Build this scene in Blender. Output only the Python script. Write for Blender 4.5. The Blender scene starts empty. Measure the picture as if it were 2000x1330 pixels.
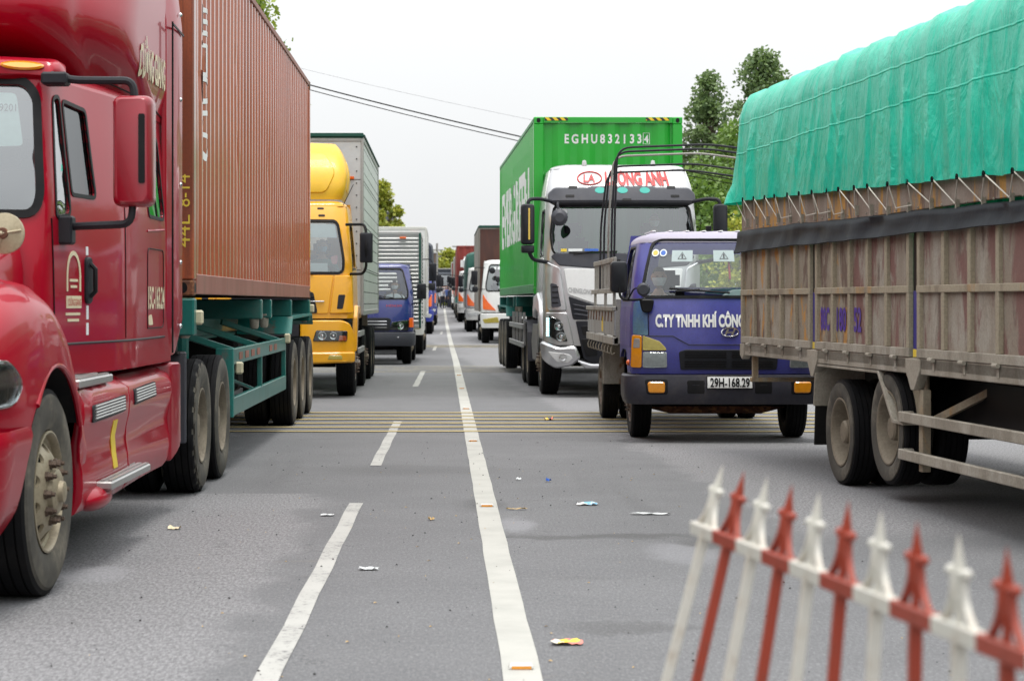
import bpy, bmesh, math, random
from mathutils import Vector, Matrix, noise
from mathutils.geometry import delaunay_2d_cdt
PI = math.pi
R = math.radians
scene = bpy.context.scene
COL = scene.collection

# ------------------------------------------------------------------ camera, sky, sun, exposure
F_PX, CAM_H = 4000.0, 1.47            # focal length in photo pixels (2000 wide), eye height
VPX, HZY = 866.0, 590.0               # where the road runs to in the photo
cam_d = bpy.data.cameras.new('camera')
cam = bpy.data.objects.new('camera', cam_d); COL.objects.link(cam)
cam.location = (0, 0, CAM_H); cam.rotation_euler = (PI / 2, 0, 0)
cam_d.sensor_width = 36.0; cam_d.lens = 36.0 * F_PX / 2000.0
cam_d.shift_x = (1000 - VPX) / 2000.0; cam_d.shift_y = (HZY - 665) / 2000.0
cam_d.clip_start = .1; cam_d.clip_end = 5000
cam_d.dof.use_dof = True; cam_d.dof.focus_distance = 18.5; cam_d.dof.aperture_fstop = 5.4
scene.camera = cam

SUN_EL, SUN_AZ = R(80), R(25)
world = bpy.data.worlds.new('World'); scene.world = world; world.use_nodes = True
nt = world.node_tree; N = nt.nodes; L = nt.links
for n in list(N): N.remove(n)
sky = N.new('ShaderNodeTexSky'); sky.sky_type = 'NISHITA'; sky.sun_disc = False
sky.sun_elevation = SUN_EL; sky.sun_rotation = PI - SUN_AZ; sky.dust_density = 5; sky.air_density = 1.0
tc = N.new('ShaderNodeTexCoord')
sep = N.new('ShaderNodeSeparateXYZ'); L.new(tc.outputs['Generated'], sep.inputs[0])
mr = N.new('ShaderNodeMapRange'); L.new(sep.outputs['Z'], mr.inputs['Value'])
mr.inputs['From Min'].default_value = 0; mr.inputs['From Max'].default_value = 1
mr.inputs['To Min'].default_value = 6.4; mr.inputs['To Max'].default_value = 19.2     # CIE overcast sky: zenith three times the horizon
cn = N.new('ShaderNodeTexNoise'); cn.inputs['Scale'].default_value = 2.2; cn.inputs['Detail'].default_value = 5
L.new(tc.outputs['Generated'], cn.inputs['Vector'])
cr = N.new('ShaderNodeMapRange'); L.new(cn.outputs['Fac'], cr.inputs['Value'])
cr.inputs['To Min'].default_value = .9; cr.inputs['To Max'].default_value = 1.1
mul = N.new('ShaderNodeMath'); mul.operation = 'MULTIPLY'; L.new(mr.outputs[0], mul.inputs[0]); L.new(cr.outputs[0], mul.inputs[1])
vm = N.new('ShaderNodeVectorMath'); vm.operation = 'SCALE'; vm.inputs[0].default_value = (.985, 1.0, 1.01); L.new(mul.outputs[0], vm.inputs['Scale'])
mix = N.new('ShaderNodeMixRGB'); mix.inputs['Fac'].default_value = .93
L.new(sky.outputs[0], mix.inputs[1]); L.new(vm.outputs[0], mix.inputs[2])
bg = N.new('ShaderNodeBackground'); bg.inputs['Strength'].default_value = .1
out = N.new('ShaderNodeOutputWorld'); L.new(mix.outputs[0], bg.inputs[0]); L.new(bg.outputs[0], out.inputs[0])

sun_d = bpy.data.lights.new('sun', 'SUN'); sun_d.energy = 1.5; sun_d.angle = R(15); sun_d.color = (1, .97, .92)
sun = bpy.data.objects.new('sun', sun_d); COL.objects.link(sun)
sun.rotation_euler = (PI / 2 - SUN_EL, 0, SUN_AZ)
scene.view_settings.view_transform = 'Standard'; scene.view_settings.look = 'None'
scene.view_settings.exposure = 0.45; scene.view_settings.gamma = 1.0
scene.view_settings.use_curve_mapping = False
scene.cycles.use_denoising = True
scene.cycles.max_bounces = 8; scene.cycles.transparent_max_bounces = 12
scene.cycles.caustics_reflective = False; scene.cycles.caustics_refractive = False
scene.cycles.sample_clamp_indirect = 4.0

# ------------------------------------------------------------------ materials
MATS = {}
def _mat(name):
    m = bpy.data.materials.new(name); m.use_nodes = True
    t = m.node_tree; b = t.nodes['Principled BSDF']; MATS[name] = m
    return m, t, b
def ns(t, scale, detail=4, rough=.55, vec=None, sc3=None, dist=0):
    n = t.nodes.new('ShaderNodeTexNoise'); n.inputs['Scale'].default_value = scale
    n.inputs['Detail'].default_value = detail; n.inputs['Roughness'].default_value = rough; n.inputs['Distortion'].default_value = dist
    if vec is None: vec = coords(t)
    if sc3:
        mp = t.nodes.new('ShaderNodeMapping'); mp.inputs['Scale'].default_value = sc3; t.links.new(vec, mp.inputs[0]); vec = mp.outputs[0]
    t.links.new(vec, n.inputs['Vector'])
    return n.outputs['Fac']
def coords(t, kind='Object'):
    for n in t.nodes:
        if n.bl_idname == 'ShaderNodeTexCoord': return n.outputs[kind]
    return t.nodes.new('ShaderNodeTexCoord').outputs[kind]
def rng(t, v, a, b, c=0.0, d=1.0):
    n = t.nodes.new('ShaderNodeMapRange'); n.interpolation_type = 'SMOOTHSTEP'; t.links.new(v, n.inputs['Value'])
    for k, x in zip(('From Min', 'From Max', 'To Min', 'To Max'), (a, b, c, d)): n.inputs[k].default_value = x
    return n.outputs[0]
def mth(t, op, a, b=None):
    n = t.nodes.new('ShaderNodeMath'); n.operation = op
    for i, x in enumerate((a, b)):
        if x is None: continue
        if isinstance(x, (int, float)): n.inputs[i].default_value = x
        else: t.links.new(x, n.inputs[i])
    return n.outputs[0]
def mixc(t, f, a, b, bt='MIX'):
    n = t.nodes.new('ShaderNodeMixRGB'); n.blend_type = bt
    for i, x in enumerate((f, a, b)):
        if isinstance(x, (int, float)): n.inputs[i].default_value = x
        elif isinstance(x, tuple): n.inputs[i].default_value = (*x[:3], 1)
        else: t.links.new(x, n.inputs[i])
    return n.outputs[0]
def bump(t, b, h, s=.3, d=.01):
    n = t.nodes.new('ShaderNodeBump'); n.inputs['Strength'].default_value = s; n.inputs['Distance'].default_value = d
    t.links.new(h, n.inputs['Height']); t.links.new(n.outputs[0], b.inputs['Normal'])
def srgb(r, g, b):
    f = lambda c: c / 12.92 if c <= .04045 else ((c + .055) / 1.055) ** 2.4
    return (f(r / 255), f(g / 255), f(b / 255))
DUST = (.23, .2, .165)
def paint(name, col, rough=.3, metal=0.0, coat=0.0, dirt=.25, dcol=DUST, streak=False, bumpy=.0, var=.12, scale=3.0):
    """painted or plain surface: colour variation, patchy dust, fine grime"""
    m, t, b = _mat(name)
    n1 = ns(t, scale, 6, .62, sc3=(1, 1, .35) if streak else None)
    n2 = ns(t, scale * 9, 5, .6)
    c = mixc(t, rng(t, n2, .3, .75, 0, var), col, tuple(x * .45 for x in col))
    f = mth(t, 'MULTIPLY', rng(t, n1, .42, .78), rng(t, n2, .25, .7, .35, 1))
    f = mth(t, 'MULTIPLY', f, dirt)
    c = mixc(t, f, c, dcol)
    t.links.new(c, b.inputs['Base Color'])
    r = mth(t, 'ADD', mth(t, 'MULTIPLY', f, .45), rough); t.links.new(r, b.inputs['Roughness'])
    b.inputs['Metallic'].default_value = metal
    if coat: b.inputs['Coat Weight'].default_value = coat; b.inputs['Coat Roughness'].default_value = .06
    if bumpy: bump(t, b, n2, bumpy, .004)
    return m
def worn(name, cols, rough=.7, scale=2.0, sc3=(1, 1, .25), edges=(.42, .52), metal=0.0, bs=.25):
    """layered weathering: base, then rust / bare / grime patches with their own shapes"""
    m, t, b = _mat(name)
    c = cols[0]
    for i, k in enumerate(cols[1:]):
        n = ns(t, scale * (1 + .37 * i), 8, .68, sc3=sc3, dist=.4)
        lo, hi = edges[i] if isinstance(edges[0], tuple) else (edges[0] + .07 * i, edges[1] + .07 * i)
        c = mixc(t, rng(t, n, lo, hi), c, k)
    fine = ns(t, 60, 4, .6)
    c = mixc(t, rng(t, fine, .35, .7, 0, .45), c, mixc(t, .5, c, (.05, .04, .035)))
    t.links.new(c, b.inputs['Base Color']); b.inputs['Roughness'].default_value = rough; b.inputs['Metallic'].default_value = metal
    bump(t, b, fine, bs, .003)
    return m
def glass(name, tint=(.72, .8, .78), base=.07, k=1.0, rough=.01):
    m, t, b = _mat(name); t.nodes.remove(b)
    fr = t.nodes.new('ShaderNodeLayerWeight'); fr.inputs['Blend'].default_value = .28
    f = mth(t, 'ADD', mth(t, 'MULTIPLY', fr.outputs['Fresnel'], k), base)
    tr = t.nodes.new('ShaderNodeBsdfTransparent'); tr.inputs[0].default_value = (*tint, 1)
    gl = t.nodes.new('ShaderNodeBsdfGlossy'); gl.inputs['Roughness'].default_value = rough; gl.inputs[0].default_value = (.95, .98, 1, 1)
    mx = t.nodes.new('ShaderNodeMixShader'); t.links.new(f, mx.inputs[0]); t.links.new(tr.outputs[0], mx.inputs[1]); t.links.new(gl.outputs[0], mx.inputs[2])
    t.links.new(mx.outputs[0], t.nodes['Material Output'].inputs[0])
    return m
def emit(name, col, s):
    m, t, b = _mat(name); b.inputs['Base Color'].default_value = (*col, 1)
    b.inputs['Emission Color'].default_value = (*col, 1); b.inputs['Emission Strength'].default_value = s
    return m

# ------------------------------------------------------------------ mesh helpers
def V(*a): return Vector(a)
def tag(o, label=None, cat=None, group=None, kind=None):
    if label: o['label'] = label
    if cat: o['category'] = cat
    if group: o['group'] = group
    if kind: o['kind'] = kind
    return o
def empty(name, loc=(0, 0, 0), rz=0.0, parent=None):
    o = bpy.data.objects.new(name, None); COL.objects.link(o); o.location = loc; o.rotation_euler = (0, 0, rz)
    o.empty_display_size = .2
    if parent: o.parent = parent
    return o
def thing(name, label, cat, loc=(0, 0, 0), rz=0.0, group=None):
    return tag(empty(name, loc, rz), label, cat, group)
def mesh_from(v, f, smooth=35):
    me = bpy.data.meshes.new('m'); me.from_pydata([tuple(p) for p in v], [], f); me.validate()
    if smooth:
        me.polygons.foreach_set('use_smooth', [True] * len(me.polygons))
        me.set_sharp_from_angle(angle=R(smooth))
    me.update(); return me
def link(name, me, mat=None, parent=None, loc=None, rot=None):
    o = bpy.data.objects.new(name, me); COL.objects.link(o)
    if mat is not None and not me.materials:
        for m in (mat if isinstance(mat, (list, tuple)) else [mat]): me.materials.append(MATS[m] if isinstance(m, str) else m)
    if parent: o.parent = parent
    if loc is not None: o.location = loc
    if rot is not None: o.rotation_euler = rot
    return o
def fillet(pts, r, n=5):
    pts = [Vector(p) for p in pts]; o = [pts[0]]
    for a, b, c in zip(pts, pts[1:], pts[2:]):
        d1 = (a - b); d2 = (c - b); k = min(r, d1.length * .49, d2.length * .49)
        p = b + d1.normalized() * k; q = b + d2.normalized() * k
        for i in range(n + 1):
            s = i / n; o.append(p.lerp(b, s).lerp(b.lerp(q, s), s))
    o.append(pts[-1]); return o
def rpoly(pts, r, n=4):
    """2-D polygon with rounded corners; r number or list"""
    m = len(pts); o = []
    for i in range(m):
        a, b, c = (Vector(pts[(i + k) % m]) for k in (-1, 0, 1))
        rr = r[i] if isinstance(r, (list, tuple)) else r
        d1 = a - b; d2 = c - b; k = min(rr, d1.length * .48, d2.length * .48)
        if k < 1e-4: o.append((b.x, b.y)); continue
        p = b + d1.normalized() * k; q = b + d2.normalized() * k
        for j in range(n + 1):
            s = j / n; e = p.lerp(b, s).lerp(b.lerp(q, s), s); o.append((e.x, e.y))
    return o
def rect(x0, x1, z0, z1, r=0.0, n=4):
    p = [(x0, z0), (x1, z0), (x1, z1), (x0, z1)]
    return rpoly(p, r, n) if r else p
def ell(cx, cz, a, b, n=24): return [(cx + a * math.cos(2 * PI * i / n), cz + b * math.sin(2 * PI * i / n)) for i in range(n)]
def mirror(p): return [(-x, z) for x, z in reversed(p)]
def area(p): return .5 * sum(p[i - 1][0] * p[i][1] - p[i][0] * p[i - 1][1] for i in range(len(p)))
def inside(p, x, y):
    c = False; j = len(p) - 1
    for i in range(len(p)):
        xi, yi = p[i]; xj, yj = p[j]
        if (yi > y) != (yj > y) and x < (xj - xi) * (y - yi) / (yj - yi) + xi: c = not c
        j = i
    return c
def dense(p, sp):
    o = []
    for i in range(len(p)):
        a, b = p[i], p[(i + 1) % len(p)]; n = max(1, int(math.hypot(b[0] - a[0], b[1] - a[1]) / sp + .999))
        o += [(a[0] + (b[0] - a[0]) * k / n, a[1] + (b[1] - a[1]) * k / n) for k in range(n)]
    return o
def grow(p, d):
    """offset a polygon outward by d"""
    if area(p) < 0: p = p[::-1]
    o = []; m = len(p)
    for i in range(m):
        a, b, c = p[i - 1], p[i], p[(i + 1) % m]
        e1 = Vector((b[0] - a[0], b[1] - a[1])); e2 = Vector((c[0] - b[0], c[1] - b[1]))
        if e1.length < 1e-6 or e2.length < 1e-6: o.append(b); continue
        n1 = Vector((e1.y, -e1.x)).normalized(); n2 = Vector((e2.y, -e2.x)).normalized()
        q = n1 + n2
        if q.length < 1e-3: o.append(b); continue
        q = q / max(.35, q.length_squared / 2) ; o.append((b[0] + q.x * d, b[1] + q.y * d))
    return o
def fill2d(outer, holes=(), sp=.1):
    rings = [outer] + list(holes); pts = []; edges = []
    for r in rings:
        b = len(pts); pts += r; edges += [(b + i, b + (i + 1) % len(r)) for i in range(len(r))]
    xs = [p[0] for p in outer]; ys = [p[1] for p in outer]; k = 0
    y = min(ys) + sp * .5
    while y < max(ys):
        x = min(xs) + sp * (.5 if k % 2 else 0) + .01
        while x < max(xs):
            if inside(outer, x, y) and not any(inside(h, x, y) for h in holes):
                if min((p[0] - x) ** 2 + (p[1] - y) ** 2 for p in pts[:len(edges)]) > (sp * .45) ** 2: pts.append((x, y))
            x += sp
        y += sp * .87; k += 1
    vs, _, fs, _, _, _ = delaunay_2d_cdt([Vector(p) for p in pts], edges, [], 0, 1e-5)
    o = []
    for f in fs:
        cx = sum(vs[i].x for i in f) / len(f); cy = sum(vs[i].y for i in f) / len(f)
        if inside(outer, cx, cy) and not any(inside(h, cx, cy) for h in holes): o.append(tuple(f))
    return [(p.x, p.y) for p in vs], o
class MB:
    def __init__(s): s.v = []; s.f = []
    def add(s, vs, fs):
        o = len(s.v); s.v += [Vector(p) for p in vs]; s.f += [tuple(i + o for i in f) for f in fs]; return s
    def box(s, x0, x1, y0, y1, z0, z1, M=None):
        vs = [V(x, y, z) for z in (z0, z1) for y in (y0, y1) for x in (x0, x1)]
        if M is not None: vs = [M @ p for p in vs]
        return s.add(vs, [(0, 2, 3, 1), (4, 5, 7, 6), (0, 1, 5, 4), (2, 6, 7, 3), (0, 4, 6, 2), (1, 3, 7, 5)])
    def beam(s, p, q, w, h, up=(0, 0, 1)):
        p = Vector(p); q = Vector(q); d = (q - p); ln = d.length; d.normalize(); u = Vector(up)
        if abs(d.dot(u)) > .95: u = V(0, 1, 0)
        x = d.cross(u).normalized(); z = x.cross(d)
        M = Matrix((x, d, z)).transposed().to_4x4(); M.translation = p
        return s.box(-w / 2, w / 2, 0, ln, -h / 2, h / 2, M)
    def tube(s, pts, r, n=8, closed=False):
        pts = [Vector(p) for p in pts]; m = len(pts); rings = []
        t0 = (pts[1] - pts[0]).normalized(); u = t0.cross(V(0, 0, 1))
        if u.length < .1: u = t0.cross(V(0, 1, 0))
        u.normalize()
        for i in range(m):
            a = pts[(i - 1) % m] if (i > 0 or closed) else pts[0]; b = pts[(i + 1) % m] if (i < m - 1 or closed) else pts[-1]
            t = (b - a).normalized(); u = (u - t * u.dot(t)).normalized(); w = t.cross(u)
            rr = r[i] if isinstance(r, (list, tuple)) else r
            rings.append([pts[i] + (u * math.cos(2 * PI * k / n) + w * math.sin(2 * PI * k / n)) * rr for k in range(n)])
        vs = [p for g in rings for p in g]; fs = []
        for i in range(m if closed else m - 1):
            a, b = i * n, ((i + 1) % m) * n
            fs += [(a + k, a + (k + 1) % n, b + (k + 1) % n, b + k) for k in range(n)]
        if not closed: fs += [tuple(range(n))[::-1], tuple((m - 1) * n + k for k in range(n))]
        return s.add(vs, fs)
    def lathe(s, prof, n=40, c=(0, 0, 0), axis='x', mod=None):
        """prof: list of (a along axis, radius)"""
        c = Vector(c); vs = []; fs = []
        for i in range(n):
            th = 2 * PI * i / n; co, si = math.cos(th), math.sin(th)
            for j, (a, r) in enumerate(prof):
                if mod: a, r = mod(i, j, a, r)
                p = {'x': V(a, r * co, r * si), 'y': V(r * si, a, r * co), 'z': V(r * co, r * si, a)}[axis]; vs.append(c + p)
        m = len(prof)
        for i in range(n):
            b = ((i + 1) % n) * m
            fs += [(i * m + j, i * m + j + 1, b + j + 1, b + j) for j in range(m - 1)]
        return s.add(vs, fs)
    def sphere(s, c, r, n=12, m=8, sc=(1, 1, 1)):
        c = Vector(c); vs = []; fs = []
        for j in range(m + 1):
            ph = PI * j / m
            for i in range(n):
                th = 2 * PI * i / n; vs.append(c + V(r * sc[0] * math.sin(ph) * math.cos(th), r * sc[1] * math.sin(ph) * math.sin(th), r * sc[2] * math.cos(ph)))
        for j in range(m): fs += [(j * n + i, (j + 1) * n + i, (j + 1) * n + (i + 1) % n, j * n + (i + 1) % n) for i in range(n)]
        return s.add(vs, fs)
    def prism(s, poly, fn, d0, d1):
        """closed solid: polygon (u,v) swept between depths d0 and d1 by fn(u,v,d)"""
        if area(poly) < 0: poly = poly[::-1]
        n = len(poly); vs = [fn(u, v, d1) for u, v in poly] + [fn(u, v, d0) for u, v in poly]
        return s.add(vs, [tuple(range(n)), tuple(range(2 * n - 1, n - 1, -1))] + [(n + i, n + (i + 1) % n, (i + 1) % n, i) for i in range(n)])
    def patch(s, S, outer, d0, d1, holes=(), sp=.1, bev=0.0, sides=True):
        """plate that follows the surface S(u,v,d): face at depth d1, rim down to d0"""
        if area(outer) < 0: outer = outer[::-1]
        outer = dense(outer, sp * 1.2); holes = [dense(h if area(h) < 0 else h[::-1], sp * 1.2) for h in holes]
        top = grow(outer, -bev) if bev else outer
        p, f = fill2d(top, holes, sp); s.add([S(u, v, d1) for u, v in p], f)
        if sides:
            for r0, r1, bb in [(outer, top, bev)] + [(h, h, 0) for h in holes]:
                n = len(r0); vs = [S(u, v, d1) for u, v in r1] + [S(u, v, d1 - bb) for u, v in r0] + [S(u, v, d0) for u, v in r0]; fs = []
                for i in range(n):
                    j = (i + 1) % n
                    if bb: fs.append((n + i, n + j, j, i))
                    k = n if bb else 0
                    fs.append((2 * n + i, 2 * n + j, k + j, k + i))
                s.add(vs, fs)
        return s
    def build(s, name, mat, parent=None, bevel=0.0, smooth=35, seg=1, loc=None):
        if bevel:
            bm = bmesh.new(); vs = [bm.verts.new(p) for p in s.v]
            for f in s.f:
                try: bm.faces.new([vs[i] for i in f])
                except ValueError: pass
            bm.normal_update()
            es = [e for e in bm.edges if len(e.link_faces) == 2 and e.calc_face_angle(0) > R(40)]
            bmesh.ops.bevel(bm, geom=es, offset=bevel, segments=seg, affect='EDGES', clamp_overlap=True)
            me = bpy.data.meshes.new('m'); bm.to_mesh(me); bm.free()
            if smooth:
                me.polygons.foreach_set('use_smooth', [True] * len(me.polygons)); me.set_sharp_from_angle(angle=R(smooth))
        else: me = mesh_from(s.v, s.f, smooth)
        return link(name, me, mat, parent, loc)
def FRONT(y0=0.0): return lambda u, v, d: V(u, y0 - d, v)          # plane that faces the viewer
def SIDE_R(x0): return lambda u, v, d: V(x0 + d, u, v)             # faces +x, u = y
def SIDE_L(x0): return lambda u, v, d: V(x0 - d, u, v)             # faces -x, u = y (mirrored)
def interp(tab, x):
    """smooth table look-up: rows (x, a, b, ...)"""
    if x <= tab[0][0]: return tab[0][1:]
    if x >= tab[-1][0]: return tab[-1][1:]
    for i in range(len(tab) - 1):
        if x <= tab[i + 1][0]:
            a, b = tab[i], tab[i + 1]; h = b[0] - a[0]; t = (x - a[0]) / h; o = []
            for k in range(1, len(a)):
                d = (b[k] - a[k]) / h
                dp = (a[k] - tab[i - 1][k]) / (a[0] - tab[i - 1][0]) if i else d
                dn = (tab[i + 2][k] - b[k]) / (tab[i + 2][0] - b[0]) if i + 2 < len(tab) else d
                m0 = 0 if dp * d <= 0 else 2 * dp * d / (dp + d); m1 = 0 if dn * d <= 0 else 2 * dn * d / (dn + d)
                o.append((2*t**3-3*t*t+1)*a[k] + (t**3-2*t*t+t)*h*m0 + (-2*t**3+3*t*t)*b[k] + (t**3-t*t)*h*m1)
            return o
class Wrap:
    """skin of a cab: unrolled coordinate u runs round the front from one side to the other, v = height"""
    def __init__(s, prof, r, bow): s.p = prof; s.r = r; s.bow = bow; s.hw = max(q[2] for q in prof); s.F = s.hw - r; s.A = s.r * PI / 2
    def base(s, u, z):
        yf, hw = interp(s.p, z); a = abs(u); sg = 1 if u >= 0 else -1; yb = yf + s.bow * (min(a, s.F) / s.hw) ** 2
        if a <= s.F: x, y = a, yb
        elif a <= s.F + s.A: th = (a - s.F) / s.r; x, y = s.F + s.r * math.sin(th), yb + s.r * (1 - math.cos(th))
        else: x, y = s.hw, yb + s.r + a - s.F - s.A
        return V(sg * x * hw / s.hw, y, z)
    def __call__(s, u, z, d=0.0):
        p = s.base(u, z)
        if d == 0: return p
        e = .004; n = (s.base(u + e, z) - s.base(u - e, z)).cross(s.base(u, z + e) - s.base(u, z - e)).normalized()
        return p + n * d
    def ux(s, x):
        a = abs(x); sg = 1 if x >= 0 else -1
        return x if a <= s.F else sg * (s.F + s.r * math.asin(min(1, (a - s.F) / s.r)))
    def uy(s, y, z, sg=1):
        yf = interp(s.p, z)[0]; return sg * (y - yf - s.bow * (s.F / s.hw) ** 2 - s.r + s.F + s.A)
    def front(s, pts): return [(s.ux(x), z) for x, z in pts]
    def side(s, pts, sg=1): return [(s.uy(y, z, sg), z) for y, z in pts]
def text_mesh(body, h, mapf, xs=1.0, bold=0.0, align='LEFT', sp=1.0, cuts=None, width=None, cell=None):
    """lettering cut from the built-in font and laid on a surface by mapf(u, v)"""
    cu = bpy.data.curves.new('t', 'FONT'); cu.body = body; cu.size = 1; cu.offset = bold; cu.align_x = align; cu.space_character = sp
    cu.resolution_u = 3
    o = bpy.data.objects.new('t', cu); COL.objects.link(o)
    dg = bpy.context.evaluated_depsgraph_get(); dg.update()
    me = bpy.data.meshes.new_from_object(o.evaluated_get(dg)); bpy.data.objects.remove(o); bpy.data.curves.remove(cu)
    k = h / .73
    if width is not None:
        xv = [v.co.x for v in me.vertices]; xs = width / ((max(xv) - min(xv)) * k)
        x0 = min(xv)
    else: x0 = 0
    bm = bmesh.new(); bm.from_mesh(me); bpy.data.meshes.remove(me)
    for v in bm.verts: v.co = V((v.co.x - (x0 if align == 'LEFT' else 0)) * k * xs, v.co.y * k, 0)
    for c in (cuts or []):
        g = list(bm.verts) + list(bm.edges) + list(bm.faces)
        bmesh.ops.bisect_plane(bm, geom=g, plane_co=(c, 0, 0), plane_no=(1, 0, 0))
    if cell:
        for ax in (0, 1):
            lo = min(v.co[ax] for v in bm.verts); hi = max(v.co[ax] for v in bm.verts); q = lo + cell
            while q < hi:
                no = [0, 0, 0]; no[ax] = 1; co = [0, 0, 0]; co[ax] = q
                bmesh.ops.bisect_plane(bm, geom=list(bm.verts) + list(bm.edges) + list(bm.faces), plane_co=co, plane_no=no); q += cell
    for v in bm.verts: v.co = mapf(v.co.x, v.co.y)
    me = bpy.data.meshes.new('lettering'); bm.to_mesh(me); bm.free(); return me
def lettering(body, h, mapf, mat, parent, **k):
    return link('lettering', text_mesh(body, h, mapf, **k), mat, parent)
def copy_tree(o, parent=None):
    c = o.copy(); COL.objects.link(c); c.parent = parent
    for ch in list(o.children): copy_tree(ch, c)
    return c
# ------------------------------------------------------------------ palette
MATS_RED = paint('red_paint', (.33, .0004, .014), .34, 0, .45, .02, var=.06); MATS_RED.node_tree.nodes['Principled BSDF'].inputs['Specular IOR Level'].default_value = .12
paint('red_trim', (.27, .002, .014), .3, 0, .4, .08)
worn('brown_box', [(.42, .105, .045), (.33, .078, .034), (.46, .14, .07), (.24, .065, .034)], .3, .8, (1, 1, .12), [(.45, .7), (.5, .7), (.62, .7)], bs=.03); MATS['brown_box'].node_tree.nodes['Principled BSDF'].inputs['Coat Weight'].default_value = .5; MATS['brown_box'].node_tree.nodes['Principled BSDF'].inputs['Coat Roughness'].default_value = .12
worn('brown_rail', [(.31, .12, .085), (.27, .085, .055), (.2, .085, .05)], .5, 1.5, (1, 1, .2), (.42, .6), bs=.1)
worn('rust', [(.2, .07, .03), (.11, .04, .02), (.3, .13, .05)], .8, 9, (1, 1, 1))
paint('green_box', (.008, .36, .022), .32, 0, .25, .1, var=.08)
paint('green_rail', (.02, .23, .05), .4, 0, 0, .35)
worn('red_box', [(.26, .03, .022), (.2, .025, .02)], .5, 1.0, (1, 1, .2))
paint('teal_paint', (.004, .13, .11), .4, 0, .2, .25, var=.25)
worn('teal_worn', [(.01, .17, .145), (.12, .14, .12), (.16, .06, .03)], .5, 2.5, (1, 1, 1), (.55, .66))
paint('yellow_paint', (.74, .345, .002), .3, 0, .35, .12, (.3, .2, .1), var=.08)
paint('yellow_pale', (.74, .43, .006), .42, 0, .1, .3, (.42, .27, .1), var=.1)
paint('silver_paint', (.52, .52, .53), .28, .75, .5, .15, var=.06)
paint('white_paint', (.72, .72, .71), .32, 0, .4, .15, var=.08)
paint('cream_white', (.62, .62, .58), .4, 0, .2, .35, var=.1)
paint('blue_paint', (.012, .02, .16), .25, 0, .6, .15, var=.1)
paint('royal_blue', (.012, .03, .3), .3, 0, .4, .2)
worn('purple_blue', [(.055, .058, .28), (.085, .085, .34), (.04, .046, .2)], .3, 1.3, (1, 1, .5), (.46, .66), bs=.04)
worn('purple_scuffed', [(.085, .078, .31), (.06, .058, .24), (.36, .35, .4)], .4, 3.2, (1, 1, .55), (.5, .6))
worn('teal_patch_panel', [(.05, .13, .3), (.1, .2, .26), (.16, .18, .2)], .4, 3, (1, 1, .3), (.42, .6), bs=.05)
paint('dark_plastic', (.016, .017, .022), .5, 0, 0, .08, var=.3)
paint('grey_plastic', (.05, .052, .064), .48, 0, 0, .12, var=.25)
paint('bumper_purple', (.032, .031, .042), .48, 0, 0, .25, var=.3)
paint('black', (.008, .008, .009), .45, 0, 0, .08)
paint('chassis_black', (.011, .0105, .01), .75, 0, 0, .4, (.05, .042, .035))
paint('interior', (.06, .062, .07), .8, 0, 0, .1)
paint('seat_cloth', (.02, .02, .028), .9, 0, 0, .1)
paint('headliner', (.3, .31, .32), .9, 0, 0, .1)
paint('alu', (.5, .5, .49), .36, .85, 0, .35, (.3, .28, .25), var=.1)
paint('alu_dull', (.42, .415, .4), .5, .55, 0, .4, (.26, .24, .21), streak=True, var=.15)
paint('steel_box', (.62, .62, .61), .4, .35, 0, .3, (.4, .39, .36), streak=True, var=.1, scale=1.2)
worn('grimy_steel', [(.38, .345, .28), (.27, .24, .19), (.44, .41, .35)], .75, 2.2, (1, 1, .5), (.42, .62), .2)
worn('rib_steel', [(.37, .32, .23), (.26, .215, .155), (.42, .25, .1)], .7, 2.5, (1, 1, .3), (.46, .6), .1)
worn('stake_board', [(.28, .24, .18), (.38, .34, .275), (.15, .1, .075), (.5, .25, .055)], .72, 1.5, (1.6, 1.6, .6), [(.44, .6), (.5, .58), (.545, .6)])
worn('stake_board_red', [(.27, .225, .175), (.36, .33, .275), (.2, .1, .085), (.13, .09, .07)], .72, 1.6, (1.6, 1.6, .5), [(.42, .6), (.47, .58), (.56, .66)])
worn('upper_board', [(.25, .19, .15), (.3, .25, .21), (.5, .26, .06), (.14, .09, .07)], .75, 1.2, (1.8, 1.8, .3), [(.42, .6), (.51, .57), (.56, .64)])
worn('bed_grey', [(.33, .32, .29), (.23, .215, .19), (.2, .11, .06)], .7, 3, (1, 1, .5), (.5, .62), .3)
worn('bed_board', [(.36, .37, .37), (.28, .28, .28), (.22, .19, .17)], .6, 2.4, (2, 2, .25), (.46, .64), .4)
worn('weathered_box', [(.3, .29, .26), (.2, .185, .16), (.15, .1, .07)], .75, 1.2, (1, 1, .2))
worn('rusty_box', [(.1, .035, .025), (.07, .03, .024), (.13, .05, .03), (.62, .42, .2)], .8, .75, (1.6, 1.6, .28), (.42, .62))
paint('tyre', (.02, .02, .021), .75, 0, 0, .6, (.125, .115, .1), var=.3, bumpy=.2, scale=5)
paint('tyre_dusty', (.075, .07, .06), .8, 0, 0, .95, (.24, .215, .17), var=.35, bumpy=.2, scale=4)
paint('tyre_dark', (.008, .008, .009), .7, 0, 0, .3, (.04, .036, .032), var=.3, bumpy=.2, scale=5)
paint('rim_tan', (.34, .29, .2), .45, .35, 0, .6, (.2, .16, .11), var=.3, scale=6)
paint('rim_dirty', (.21, .175, .125), .65, .1, 0, .7, (.11, .095, .075), var=.4, scale=6)
worn('rim_rust', [(.2, .17, .14), (.13, .08, .055), (.3, .28, .25)], .7, 7, (1, 1, 1))
worn('nut_steel', [(.14, .1, .075), (.085, .055, .04)], .55, 30, (1, 1, 1), metal=.5)
paint('tarp_green', (.012, .075, .055), .55, 0, 0, .2, (.1, .13, .11))
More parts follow.
